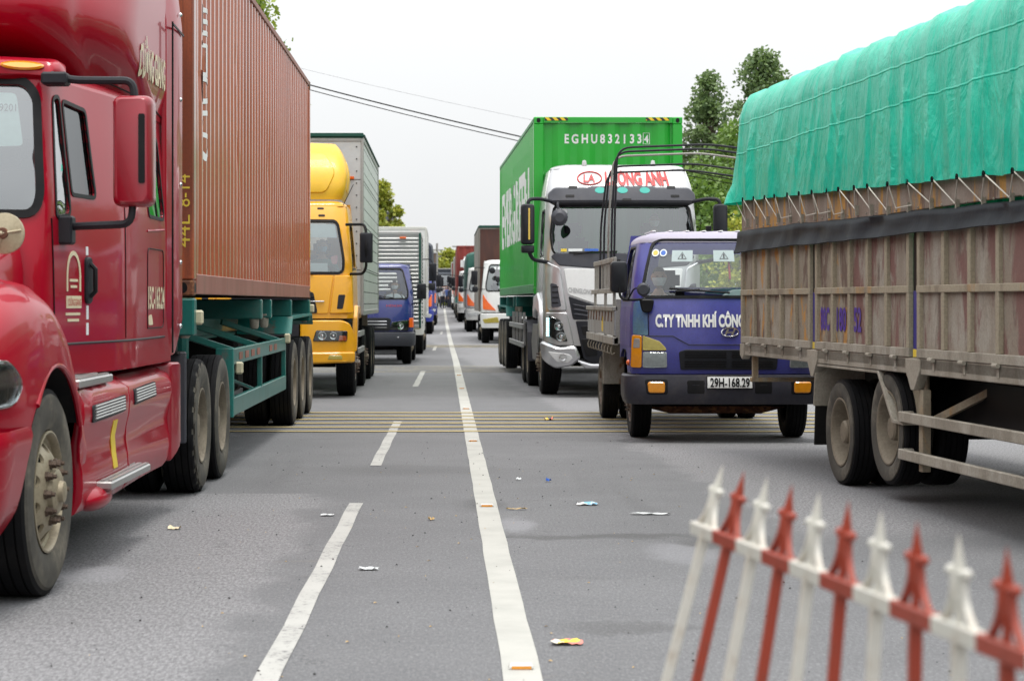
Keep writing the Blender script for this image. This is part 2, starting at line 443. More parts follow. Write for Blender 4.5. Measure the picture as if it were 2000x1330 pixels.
paint('tarp_slate', (.035, .042, .055), .6, 0, 0, .25, (.11, .12, .13))
paint('tarp_black', (.014, .017, .022), .4, 0, 0, .15, (.06, .065, .07), bumpy=.4, scale=1.6)
paint('rope', (.62, .58, .5), .8, 0, 0, .3)
paint('label_yellow', (.78, .55, .1), .6, 0, 0, .35, (.5, .25, .1))
paint('label_cream', (.72, .62, .42), .55, 0, 0, .2, (.4, .3, .2))
paint('mark_yellow', (.75, .55, .05), .6, 0, 0, .2)
paint('white_mark', (.8, .8, .78), .5, 0, 0, .12)
paint('grey_mark', (.42, .42, .42), .4, .4, 0, .1)
paint('red_mark', (.42, .008, .008), .45, 0, 0, .1)
paint('blue_mark', (.02, .12, .5), .45, 0, 0, .1)
paint('purple_mark', (.075, .03, .3), .55, 0, 0, .3)
paint('blue_post', (.03, .025, .2), .5, 0, 0, .4)
paint('mint_dot', (.0, .33, .27), .5, 0, 0, .05)
paint('paper', (.75, .78, .78), .8, 0, 0, .12)
paint('amber', (.8, .3, .01), .18, 0, .6, .15, var=.2)
paint('orange_lens', (.82, .13, .01), .18, 0, .6, .1, var=.25)
paint('red_lens', (.5, .01, .01), .2, 0, .6, .15)
paint('yellow_lens', (.42, .34, .06), .25, 0, .5, .25, (.2, .17, .08), var=.3)
paint('chrome', (.75, .75, .76), .12, 1, 0, .15)
paint('lamp_white', (.6, .61, .6), .25, .3, .6, .2, var=.35)
paint('mirror_glass', (.55, .58, .62), .04, 1, 0, 0)
paint('plastic_beige', (.55, .5, .34), .5, 0, 0, .3)
paint('disc_tan', (.4, .34, .22), .42, .1, .3, .55, (.26, .19, .1), var=.3, scale=8)
glass('glass', (.68, .79, .78), .14)
glass('glass_clear', (.9, .96, .96), .06, .5)
glass('glass_bright', (.62, .78, .74), .22, 1.0)
glass('glass_sky', (.35, .4, .4), .42, .8)
glass('glass_dark', (.12, .11, .11), .06)
glass('lamp_glass', (.86, .9, .9), .06, .7)
emit('led', (.55, .95, 1.0), 1.6)
paint('skin', (.42, .22, .14), .6, 0, 0, .05)
paint('hair', (.012, .01, .01), .6, 0, 0, 0)
paint('mask_white', (.78, .8, .82), .85, 0, 0, 0)
paint('mask_blue', (.2, .5, .72), .85, 0, 0, 0)
for k, c in dict(shirt_grey=(.55, .6, .6), shirt_pale=(.5, .6, .62), shirt_teal=(.08, .25, .22), shirt_white=(.66, .7, .72), shirt_blue=(.07, .12, .32), shirt_dark=(.04, .045, .06), trouser=(.03, .035, .05)).items():
    paint(k, c, .9, 0, 0, .1)

# teal polythene tarpaulin
m, t, b = _mat('tarp_teal')
n1 = ns(t, 1.6, 6, .6); n2 = ns(t, 2.6, 5, .55, sc3=(1, 1, .45), dist=1.6); n3 = ns(t, 13, 5, .6, dist=1.2)
rid = mth(t, 'ABSOLUTE', mth(t, 'SUBTRACT', n2, .5)); rid3 = mth(t, 'ABSOLUTE', mth(t, 'SUBTRACT', n3, .5))
c = mixc(t, rng(t, n1, .3, .72), (.0, .62, .42), (.0, .53, .36)); c = mixc(t, rng(t, rid3, .0, .06, .35, 0), c, (.06, .72, .5))
t.links.new(c, b.inputs['Base Color']); b.inputs['Roughness'].default_value = .3
zz = t.nodes.new('ShaderNodeSeparateXYZ'); t.links.new(coords(t), zz.inputs[0])
wz = mth(t, 'ADD', zz.outputs['Z'], mth(t, 'MULTIPLY', n1, .05))
sm_ = mth(t, 'ADD', rng(t, mth(t, 'ABSOLUTE', mth(t, 'SUBTRACT', wz, 2.92)), 0, .012, .12, 0), rng(t, mth(t, 'ABSOLUTE', mth(t, 'SUBTRACT', wz, 3.2)), 0, .012, .12, 0))
rid = mth(t, 'SUBTRACT', rid, sm_)
bump(t, b, mth(t, 'ADD', mth(t, 'MULTIPLY', rid, -1.0), mth(t, 'MULTIPLY', rid3, -.09)), .5, .08)
tl = t.nodes.new('ShaderNodeBsdfTranslucent'); tl.inputs[0].default_value = (.0, .6, .36, 1)
mx = t.nodes.new('ShaderNodeMixShader'); mx.inputs[0].default_value = .2
t.links.new(b.outputs[0], mx.inputs[1]); t.links.new(tl.outputs[0], mx.inputs[2]); t.links.new(mx.outputs[0], t.nodes['Material Output'].inputs[0])
# hazard stripes
m, t, b = _mat('hazard')
w = t.nodes.new('ShaderNodeTexWave'); w.bands_direction = 'DIAGONAL'; w.inputs['Scale'].default_value = 5.2; t.links.new(coords(t), w.inputs['Vector'])
t.links.new(mixc(t, rng(t, w.outputs['Fac'], .46, .54), (.02, .02, .02), (.8, .55, .02)), b.inputs['Base Color'])

# asphalt: aggregate grain, stains, cracks, resurfaced patches
m, t, b = _mat('asphalt')
P = coords(t)
g1 = ns(t, 320, 3, .7, P); g2 = ns(t, 90, 4, .65, P); g3 = ns(t, 1.1, 6, .6, P); g4 = ns(t, .22, 5, .6, P)
sp = t.nodes.new('ShaderNodeSeparateXYZ'); t.links.new(P, sp.inputs[0])
wob = mth(t, 'MULTIPLY', mth(t, 'SUBTRACT', ns(t, 1.3, 5, .7, P), .5), .9)
px = mth(t, 'ADD', sp.outputs['X'], wob); py = mth(t, 'ADD', sp.outputs['Y'], mth(t, 'MULTIPLY', wob, .04))
patchL = mth(t, 'MULTIPLY', rng(t, px, -1.05, -.8, 1, 0), rng(t, py, 15.7, 15.78, 1, 0))
patchR = mth(t, 'MULTIPLY', rng(t, mth(t, 'ADD', px, mth(t, 'MULTIPLY', sp.outputs['Y'], .045)), 2.75, 3.0), rng(t, py, 12.5, 13.5))
ga = ns(t, 62, 5, .75, P, (1, .28, 1)); gb = ns(t, 105, 4, .75, P, (1, .3, 1)); gc = ns(t, 30, 6, .7, P, (1, .35, 1))
pm = mth(t, 'MAXIMUM', patchL, patchR)
base = mixc(t, rng(t, g3, .3, .7), (.155, .156, .162), (.185, .186, .192))
base = mixc(t, rng(t, g4, .4, .7, 0, .35), base, (.135, .136, .141))
base = mixc(t, mth(t, 'MULTIPLY', pm, .8), base, (.3, .295, .303))
base = mixc(t, mth(t, 'MULTIPLY', rng(t, ga, .36, .62, .72, 0), mth(t, 'ADD', mth(t, 'MULTIPLY', pm, .4), .6)), base, (.075, .075, .079))
base = mixc(t, rng(t, ga, .54, .72, 0, .42), base, (.34, .34, .342))
base = mixc(t, rng(t, gb, .40, .6, .36, 0), base, (.06, .06, .063))
base = mixc(t, rng(t, gb, .58, .72, 0, .42), base, (.4, .4, .4))
base = mixc(t, rng(t, gc, .6, .72, 0, .3), base, (.1, .1, .1))
vo = t.nodes.new('ShaderNodeTexVoronoi'); vo.feature = 'DISTANCE_TO_EDGE'; vo.inputs['Scale'].default_value = 4.5
wv = t.nodes.new('ShaderNodeVectorMath'); wv.operation = 'ADD'; wn = t.nodes.new('ShaderNodeTexNoise'); wn.inputs['Scale'].default_value = 6; wn.inputs['Detail'].default_value = 6
t.links.new(P, wn.inputs['Vector']); wsc = t.nodes.new('ShaderNodeVectorMath'); wsc.operation = 'SCALE'; wsc.inputs['Scale'].default_value = .35
t.links.new(wn.outputs['Color'], wsc.inputs[0]); t.links.new(P, wv.inputs[0]); t.links.new(wsc.outputs[0], wv.inputs[1]); t.links.new(wv.outputs[0], vo.inputs['Vector'])
crk = mth(t, 'MULTIPLY', rng(t, vo.outputs['Distance'], .0, .022, 1, 0), mth(t, 'MULTIPLY', rng(t, g3, .5, .66), .65))
crk = mth(t, 'MULTIPLY', crk, rng(t, mth(t, 'ABSOLUTE', mth(t, 'ADD', sp.outputs['X'], 1.0)), .3, 1.0, 1, 0))
base = mixc(t, crk, base, (.03, .03, .03))
stn = ns(t, .55, 7, .7, P, (1, 2.6, 1)); base = mixc(t, rng(t, stn, .6, .74, 0, .4), base, (.07, .068, .066))
oil = ns(t, .8, 5, .6, P, (2.0, .12, 1)); base = mixc(t, rng(t, oil, .56, .72, 0, .3), base, (.075, .074, .075))
tan = ns(t, .9, 6, .7, P, (1, 3, 1)); base = mixc(t, rng(t, tan, .64, .76, 0, .3), base, (.22, .18, .13))
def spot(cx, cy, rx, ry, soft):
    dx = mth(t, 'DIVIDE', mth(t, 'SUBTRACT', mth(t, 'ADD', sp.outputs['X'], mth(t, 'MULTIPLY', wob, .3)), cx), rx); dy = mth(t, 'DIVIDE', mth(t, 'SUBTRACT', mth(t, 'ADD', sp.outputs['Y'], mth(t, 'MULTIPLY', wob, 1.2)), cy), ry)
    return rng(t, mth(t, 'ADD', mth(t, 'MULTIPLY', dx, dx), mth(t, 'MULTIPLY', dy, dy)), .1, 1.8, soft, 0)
for q in ((.48, 13.55, .11, .45, .42), (1.38, 11.95, .2, .5, .3), (-1.9, 11.0, .2, .3, .35), (-2.2, 9.9, .15, .3, .4)): base = mixc(t, spot(*q), base, (.3, .3, .32))
for q in ((1.0, 12.85, .75, .16, .6), (1.75, 12.5, .35, .25, .55), (.3, 14.9, .16, .5, .45), (-3.3, 12.0, .9, 4.5, .35), (4.6, 13.8, 1.2, 3.2, .5), (.9, 9.25, .35, .1, .4), (-.3, 18.0, .9, .5, .22)): base = mixc(t, spot(*q), base, (.055, .054, .053))  # dark ovals; two wide ones lie under the red tractor and the stake truck
drip = t.nodes.new('ShaderNodeTexVoronoi'); drip.inputs['Scale'].default_value = 1.9; drip.inputs['Randomness'].default_value = 1; t.links.new(wv.outputs[0], drip.inputs['Vector'])
base = mixc(t, mth(t, 'MULTIPLY', rng(t, drip.outputs['Distance'], .03, .085, 1, 0), rng(t, g3, .45, .6, 0, .55)), base, (.05, .05, .05))
t.links.new(base, b.inputs['Base Color']); b.inputs['Roughness'].default_value = .85
bump(t, b, mth(t, 'ADD', g1, g2), .5, .006)
def road_paint(name, col, lo, hi):
    m, t, b = _mat(name); P = coords(t)
    a = ns(t, 26, 8, .75, P); a2 = ns(t, 2.2, 5, .6, P); g = ns(t, 300, 3, .7, P)
    w = rng(t, mth(t, 'ADD', mth(t, 'MULTIPLY', a, .75), mth(t, 'MULTIPLY', a2, .35)), lo, hi)
    c = mixc(t, rng(t, a2, .35, .75, 0, .45), col, tuple(x * .62 for x in col)); c = mixc(t, rng(t, g, .4, .8, 0, .3), c, (.2, .2, .19))
    c = mixc(t, w, c, (.14, .138, .138))
    t.links.new(c, b.inputs['Base Color']); b.inputs['Roughness'].default_value = .75; bump(t, b, mth(t, 'ADD', g, a), .35, .004)
road_paint('line_white', (.43, .425, .39), .66, .8)
road_paint('line_worn', (.42, .415, .39), .57, .68)
road_paint('line_yellow', (.42, .33, .14), .62, .8)
road_paint('line_faint', (.36, .3, .16), .5, .62)
m, t, b = _mat('verge'); n = ns(t, 3, 6); t.links.new(mixc(t, n, (.05, .075, .025), (.12, .11, .06)), b.inputs['Base Color']); b.inputs['Roughness'].default_value = .95
paint('kerb_stone', (.28, .27, .25), .85, 0, 0, .5)
paint('fence_white', (.6, .58, .52), .45, 0, .15, .7, (.3, .19, .1), scale=18)
paint('fence_red', (.3, .036, .014), .45, 0, .15, .6, (.12, .035, .02), scale=18)

# ------------------------------------------------------------------ ground, road, markings
def gz(y): return 0.0 if y < 60 else min(1.0, .0001 * (min(y, 160) - 60) ** 2)
YS = [-20, 0, 10, 20, 30, 40, 50, 60, 70, 80, 90, 100, 110, 120, 130, 140, 150, 160, 200, 300, 500, 1200, 4000]
def strip(name, x0, x1, ys, dz, mat, kind='structure', parent=None, xf=None):
    mb = MB(); vs = []
    for y in ys:
        sh = xf(y) if xf else 0
        vs += [V(x0 + sh, y, gz(y) + dz), V(x1 + sh, y, gz(y) + dz)]
    mb.add(vs, [(2 * i, 2 * i + 1, 2 * i + 3, 2 * i + 2) for i in range(len(ys) - 1)])
    o = mb.build(name, mat, parent, smooth=0); tag(o, kind=kind); return o
strip('ground', -1500, 1500, YS, -.14, 'verge')
road = strip('road', -9.5, 11.5, YS[:-2], 0, 'asphalt')
for sx, xa in ((-1, -9.5), (1, 11.5)):
    kb = MB(); yy = [y for y in YS if y <= 300]
    vs = [];  w = .22 * sx
    for y in yy: vs += [V(xa, y, gz(y) - .1), V(xa, y, gz(y) + .13), V(xa + w, y, gz(y) + .13), V(xa + w, y, gz(y) - .14)]
    fs = [(4 * i + k, 4 * i + k + 1, 4 * i + 5 + k, 4 * i + 4 + k) for i in range(len(yy) - 1) for k in range(3)]
    tag(kb.add(vs, fs).build('kerb', 'kerb_stone', None, smooth=0), kind='structure')
line = strip('lane_line', .235, .388, [2 + .5 * i for i in range(120)] + [62 + 4 * i for i in range(25)], .004, 'line_white', xf=lambda y: .0018 * math.sin(y * 3.1) + .0015 * math.sin(y * 7.7) + (-.0021 * (y - 50) if y > 50 else 0))
DX = lambda y: -.688 + .0073 * (y - 8)
for y0, y1 in ((2.5, 14.96), (18.4, 25.2), (35.6, 43.5), (62, 68), (88, 94)):
    n = max(2, int((y1 - y0) / .5)); strip('dash_line', -.05, .05, [y0 + (y1 - y0) * i / n for i in range(n + 1)], .004, 'line_worn', xf=lambda y: DX(y) + .004 * math.sin(y * 9))
def rumble(y0, dy, k, x0, x1, w, mat, wob=.0):
    for i in range(k):
        mb = MB(); n = 24; vs = []; y = y0 + dy * i
        for j in range(n + 1):
            x = x0 + (x1 - x0) * j / n; yy = y - .045 * x * 0 - .35 * abs(x / 9) ** 2 * 6 * .12 + wob * math.sin(x * 1.7 + i)
            vs += [V(x, yy - w / 2, gz(yy) + .008), V(x, yy + w / 2, gz(yy) + .008)]
        tag(mb.add(vs, [(2 * j, 2 * j + 2, 2 * j + 3, 2 * j + 1) for j in range(n)]).build('rumble_stripe', mat, None, smooth=0), kind='structure')
rumble(23.25, .78, 6, -6.5, 9, .2, 'line_yellow', .02)
rumble(43.0, .9, 5, -6.5, 9, .16, 'line_faint', .03)
rumble(66.0, .8, 5, -6.5, 9, .35, 'line_faint', .03)

# reflective road studs on the line
random.seed(4)
for k, y in enumerate((8.22, 14.72, 21.6, 28.1, 34.7, 41)):
    st = thing('road_stud', ['amber road stud on the white line at the bottom edge', 'amber road stud on the white line amid black skid scuffs', 'amber road stud on the white line just before the yellow stripes', 'amber road stud on the white line just past the yellow stripes', 'small road stud farther along the white line', 'farthest small road stud on the white line'][k], 'road stud', (.312, y, 0), 0, 'reflective road studs')
    MB().prism([(-.052, .005), (.052, .005), (.044, .02), (-.044, .02)], lambda u, v, d: V(u, d, v), -.045, .045).build('stud_body', 'cream_white', st, .003)
    MB().add([V(-.04, -.0475, .0065), V(.04, -.0475, .0065), V(.038, -.0475, .019), V(-.038, -.0475, .019)], [(0, 1, 2, 3)]).build('reflector', 'amber', st, smooth=0)
    MB().add([V(.04, .0475, .0065), V(-.04, .0475, .0065), V(-.038, .0475, .019), V(.038, .0475, .019)], [(0, 1, 2, 3)]).build('reflector', 'amber', st, smooth=0)

# litter on the road
def scrap(name, label, cat, x, y, sx, sy, mat, seed, lift=.008, rz=0.0, group='litter on the road'):
    rnd = random.Random(seed); nx, ny = 6, 4; vs = []
    for j in range(ny + 1):
        for i in range(nx + 1):
            u = i / nx - .5; v = j / ny - .5
            e = 1 - .25 * rnd.random() if i in (0, nx) or j in (0, ny) else 1
            vs.append(V(u * sx * e, v * sy * e, .006 + lift * (rnd.random() ** 2 + .8 * abs(u) * rnd.random())))
    fs = [(j * (nx + 1) + i, j * (nx + 1) + i + 1, (j + 1) * (nx + 1) + i + 1, (j + 1) * (nx + 1) + i) for j in range(ny) for i in range(nx)]
    o = link(name, mesh_from(vs, fs, 50), mat, None, (x, y, gz(y)), (0, 0, rz)); tag(o, label, cat, group); return o
m, t, b = _mat('wrapper_print'); n = ns(t, 14, 2); t.links.new(mixc(t, rng(t, n, .5, .56), mixc(t, rng(t, n, .38, .44), (.75, .72, .6), (.8, .6, .03)), (.7, .2, .16)), b.inputs['Base Color'])
m, t, b = _mat('blue_print'); n = ns(t, 22, 2); t.links.new(mixc(t, rng(t, n, .52, .58), (.72, .7, .66), (.15, .4, .6)), b.inputs['Base Color'])
paint('leaf_dry', (.5, .34, .14), .8, 0, 0, .2)
scrap('wrapper', 'flattened yellow and pink wrapper beside the white line, near the bottom edge', 'wrapper', .53, 8.8, .15, .085, 'wrapper_print', 1, .016)
scrap('paper_scrap', 'torn cream paper scrap lying between the dashed and solid lines', 'paper', -.41, 11.25, .12, .07, 'paper', 2, .01)
scrap('paper_scrap', 'white torn scrap touching the near dashed line', 'paper', -.795, 14.1, .1, .08, 'paper', 3, .008)
scrap('plastic_wrapper', 'blue and white crumpled wrapper right of the solid line', 'wrapper', 1.04, 14.85, .17, .12, 'blue_print', 4, .014)
scrap('paper_strip', 'long white paper strip on the asphalt before the striped fence', 'paper', 1.43, 14.17, .3, .06, 'paper', 5, .01)
scrap('paper_scrap', 'small pale scrap by the blue bottle cap', 'paper', .62, 16.9, .05, .05, 'paper', 6, .02)
scrap('bottle_cap', 'tiny blue bottle cap lying on the asphalt', 'cap', .86, 16.75, .05, .04, 'blue_mark', 7, .03)
scrap('wrapper', 'small red and white wrapper on the yellow stripes', 'wrapper', 1.31, 25.5, .12, .15, 'wrapper_print', 8, .04)
scrap('paper_scrap', 'cream paper scrap on the pale patch beside the red tractor', 'paper', -1.74, 13.25, .09, .08, 'label_cream', 9, .02)
scrap('dry_leaf', 'dry orange leaf between the dashed and solid lines', 'leaf', -.08, 13.8, .05, .05, 'leaf_dry', 10, .02)
scrap('dry_stick', 'flat brown strip just right of the solid line', 'stick', .52, 14.5, .16, .03, 'leaf_dry', 11, .01)
# loose grit and bits nobody could count
random.seed(11); mb = MB()
for k in range(420):
    x = random.uniform(-1.9, 2.4); y = random.uniform(7.8, 22); s = random.choice([.003, .004, .004, .005, .008]); a = random.random() * 6
    c, d = math.cos(a) * s, math.sin(a) * s
    mb.add([V(x + c, y + d, .004), V(x - d, y + c, .005), V(x - c, y - d, .004), V(x + d, y - c, .006), V(x, y, .004 + s * .9)], [(0, 1, 4), (1, 2, 4), (2, 3, 4), (3, 0, 4)])
tag(mb.build('grit', 'chassis_black', None, smooth=0), 'loose specks of grit scattered over the asphalt', 'grit', kind='stuff')
mb = MB()
for k in range(90):
    x = random.uniform(-1.5, 2.4); y = random.uniform(7.8, 18); s = random.choice([.006, .009, .012]); a = random.random() * 6
    c, d = math.cos(a) * s, math.sin(a) * s
    mb.add([V(x + c, y + d, .005), V(x - d * .6, y + c * .6, .01), V(x - c, y - d, .005), V(x + d * .6, y - c * .6, .008)], [(0, 1, 2, 3)])
tag(mb.build('leaf_bits', 'leaf_dry', None, smooth=0), 'tiny tan crumbs of leaves strewn on the road', 'leaf bits', kind='stuff')

paint('roof_dusty', (.36, .33, .42), .5, 0, 0, .5, (.42, .39, .36), var=.15)

for k, v in dict(black=.18, dark_plastic=.25, grey_plastic=.3, chassis_black=.12, interior=.2, seat_cloth=.15, tyre=.2, tyre_dark=.12, tyre_dusty=.25, tarp_black=.03, bumper_purple=.3, tarp_slate=.3, tarp_green=.3).items():
    MATS[k].node_tree.nodes['Principled BSDF'].inputs['Specular IOR Level'].default_value = v
# ------------------------------------------------------------------ wheels
_WM = {}
def _cached(key, fn):
    if key not in _WM: _WM[key] = fn()
    return _WM[key]
def tyre_mesh(Rr, w, br, lug):
    g = .014; t = [(w*.30, br), (w*.44, br+.012), (w*.5, br+(Rr-br)*.3), (w*.515, br+(Rr-br)*.55), (w*.49, br+(Rr-br)*.8), (w*.465, Rr-.035), (w*.455, Rr-.03), (w*.42, Rr-.006)]
    tr = []
    for a in (.30, .12, -.06):
        tr += [(w*(a+.018), Rr), (w*(a+.012), Rr-g), (w*(a-.012), Rr-g), (w*(a-.018), Rr)]
    tr = tr + [(w*-.24, Rr), (w*-.246, Rr-g), (w*-.27, Rr-g), (w*-.276, Rr)]
    prof = t + tr + [(-a, r) for a, r in t[::-1]]
    prof = [(a, r) for a, r in prof]
    def mod(i, j, a, r):
        if lug and (5 <= j <= 7 or len(prof) - 8 <= j <= len(prof) - 6) and i % 4 in (0, 1): return a * .985, r - .02
        return a, r
    mb = MB(); mb.lathe(prof, 72, mod=mod if lug else None); me = mesh_from(mb.v, mb.f, 30)
    for nm in ('tyre', 'tyre_dark'): me.materials.append(MATS[nm])
    for p in me.polygons:
        if math.hypot(p.center.y, p.center.z) > Rr - .032: p.material_index = 1
    return me
def rim_mesh(br, w, style):
    mb = MB(); k = br / .29
    if style == 'steer':
        mb.lathe([(w*.30, br-.004), (w*.46, br+.006), (w*.47, br-.004), (w*.44, br-.012), (w*.33, br-.016), (w*.30, br-.03)], 56)
        def S(u, v, d):
            r = math.hypot(u, v) / k
            return V(w * interp([(.0, .52), (.13, .52), (.165, .50), (.21, .40), (.245, .31), (.275, .29)], r)[0] + d, u, v)
        holes = [ell(.216*k*math.cos(2*PI*i/10+.3), .216*k*math.sin(2*PI*i/10+.3), .031*k, .031*k, 14) for i in range(10)]
        mb.patch(S, ell(0, 0, .262*k, .262*k, 60), -.02, 0, holes, sp=.03)
        mb.lathe([(w*.51, .115*k), (w*.60, .11*k), (w*.64, .09*k), (w*.645, .055*k), (w*.72, .05*k), (w*.74, .03*k), (w*.74, .001)], 32)
    else:
        mb.lathe([(w*.30, br-.004), (w*.46, br+.008), (w*.47, br-.004), (w*.44, br-.014), (w*.25, br-.03), (w*.0, br-.04), (-w*.22, br-.06), (-w*.28, br-.09), (-w*.30, .15*k), (-w*.22, .14*k), (-w*.15, .12*k), (w*.1, .105*k), (w*.3, .1*k), (w*.36, .085*k), (w*.37, .001)], 48)
    return mesh_from(mb.v, mb.f, 35)
def nuts_mesh(w, k):
    mb = MB()
    for i in range(10):
        a = 2 * PI * i / 10; y, z = .142 * k * math.cos(a), .142 * k * math.sin(a)
        mb.lathe([(w*.5, .019*k), (w*.57, .019*k), (w*.575, .012*k), (w*.68, .0115*k), (w*.69, .001)], 6, (0, y, z))
    return mesh_from(mb.v, mb.f, 30)
def nut1_mesh(w, k):
    mb = MB(); mb.lathe([(w*.5, .026*k), (w*.54, .026*k), (w*.55, .02*k), (w*.62, .019*k), (w*.625, .012*k), (w*.68, .0115*k), (w*.69, .001)], 6); return mesh_from(mb.v, mb.f, 30)
def wheel(parent, x, y, Rr, sg, style='drive', w=.27, br=None, dual=False, tyre='tyre', rim='rim_dirty', nuts='joined', z=None, lug=False, rz=0.0):
    """x = outer face of the tyre, sg = +1 faces +x"""
    br = br or Rr * .55
    e = empty('wheel', (x - sg * w / 2, y, Rr if z is None else z), (0 if sg > 0 else PI) + rz, parent)
    tm = _cached(('t', Rr, w, br, lug), lambda: tyre_mesh(Rr, w, br, lug))
    def mk(me, name, mat, loc=(0, 0, 0), rot=(0, 0, 0)):
        o = bpy.data.objects.new(name, me); COL.objects.link(o); o.parent = e; o.location = loc; o.rotation_euler = rot
        if not me.materials: me.materials.append(MATS[mat])
        o.material_slots[0].link = 'OBJECT'; o.material_slots[0].material = MATS[mat]; return o
    mk(tm, 'tyre', tyre)
    mk(_cached(('r', br, w, style), lambda: rim_mesh(br, w, style)), 'rim', rim)
    k = br / .29
    if style == 'steer':
        if nuts == 'single':
            me = _cached(('n1', w, k), lambda: nut1_mesh(w, k))
            for i in range(10):
                a = 2 * PI * i / 10; mk(me, 'wheel_nut', 'nut_steel', (0, .142 * k * math.cos(a), .142 * k * math.sin(a)))
        elif nuts: mk(_cached(('n', w, k), lambda: nuts_mesh(w, k)), 'wheel_nuts', 'nut_steel')
        mk(_cached(('d', br, w), lambda: (lambda q: mesh_from(q.v, q.f))(MB().lathe([(w*.22, br-.02), (w*.22, .001)], 24))), 'brake_drum', 'black')
    if dual: mk(tm, 'tyre', 'tyre_dark', (-w * 1.16, 0, 0))
    return e
def axle(parent, y, hw, z, r=.07):
    MB().tube([V(-hw, y, z), V(hw, y, z)], r, 10).build('axle', 'chassis_black', parent)

# ------------------------------------------------------------------ shipping containers
def corr(y, p=.2785, dep=.036):
    """inward depth of the wave at y"""
    q = (y % p) / p
    a, b, c = .26, .5, .76
    if q < a: return 0.0
    if q < b: return dep * (q - a) / (b - a)
    if q < c: return dep
    return dep * (1 - (q - c) / (1 - c))
def breaks(y0, y1, p=.2785):
    o = []; k = math.floor(y0 / p)
    while k * p < y1:
        for q in (0, .26, .5, .76):
            y = k * p + q * p
            if y0 < y < y1: o.append(y)
        k += 1
    return o
def container(name, label, loc, rz, mat, railmat, Lg=12.192, W=2.438, H=2.896, postmat=None, front_p=.33, casting='rust', cat='container', nz=14, seed=1.5):
    c = thing(name, label, cat, loc, rz); h = W / 2; postmat = postmat or mat
    for sg in (1, -1):
        ys = [.16] + breaks(.16, Lg - .16) + [Lg - .16]; mb = MB(); vs = []
        for y in ys:
            for k in range(nz + 1):
                z = .16 + (H - .23) * k / nz; dn = 0 if k in (0, nz) else .006 * noise.noise(V(y * .8, z * .9, seed)) + .022 * max(0, noise.noise(V(y * 1.7, z * 1.5, seed + 5)) - .42) * 2
                vs.append(V(sg * (h - .012 - corr(y) - max(-.004, dn)), y, z))
        m1 = nz + 1; fs = [(i*m1+k, (i+1)*m1+k, (i+1)*m1+k+1, i*m1+k+1) for i in range(len(ys) - 1) for k in range(nz)]
        mb.add(vs, fs if sg > 0 else [f[::-1] for f in fs])
        mb.build('side_panel', mat, c, smooth=0)
        MB().box(min(sg*h, sg*(h-.05)), max(sg*h, sg*(h-.05)), .17, Lg-.17, 0.012, .165).build('bottom_rail', railmat, c, .006)
        MB().box(min(sg*h, sg*(h-.06)), max(sg*h, sg*(h-.06)), .17, Lg-.17, H-.075, H-.012).build('top_rail', railmat, c, .006)
        for y in (0, Lg - .16):
            x0, x1 = sorted((sg*h, sg*(h-.16)))
            MB().box(x0, x1, y + .002, y + .158, .12, H - .12).build('corner_post', postmat, c, .01)
            for z in (0, H - .118):
                fx, sx = (x0 + x1) / 2, sg
                mb = MB().box(x0, x1, y, y + .16, z, z + .118)
                o = mb.build('corner_casting', casting, c, .012)
                MB().prism(ell(fx, z + .06, .032, .04, 16), FRONT(y), -.03, .0015).build('casting_hole', 'black', o, smooth=0)
                MB().prism(ell(y + .08, z + .06, .05, .035, 16), SIDE_R(sg * h) if sg > 0 else SIDE_L(sg * h), -.03, .0015).build('casting_hole', 'black', o, smooth=0)
    # end walls: broad upright corrugation
    for y, dirn in ((.03, 1), (Lg - .03, -1)):
        xs = [-h + .15] + breaks(-h + .15, h - .15, front_p) + [h - .15]; mb = MB(); vs = []
        for x in xs:
            yy = y + dirn * corr(x, front_p, .045); vs += [V(x, yy, .14), V(x, yy, H - .1)]
        mb.add(vs, [(2*i, 2*i+2, 2*i+3, 2*i+1) for i in range(len(xs) - 1)]).build('end_wall', mat, c, smooth=0)
        MB().box(-h+.16, h-.16, min(y-.028, y+.07*dirn), max(y-.028, y+.07*dirn), .01, .14).build('end_sill', railmat, c, .006)
        MB().box(-h+.16, h-.16, min(y-.026, y+.07*dirn), max(y-.026, y+.07*dirn), H-.1, H-.002).build('end_header', mat, c, .006)
    MB().box(-h+.05, h-.05, .05, Lg-.05, H-.05, H-.03).build('roof_panel', mat, c)
    MB().box(-h+.05, h-.05, .05, Lg-.05, .03, .14).build('floor_frame', 'chassis_black', c)
    return c
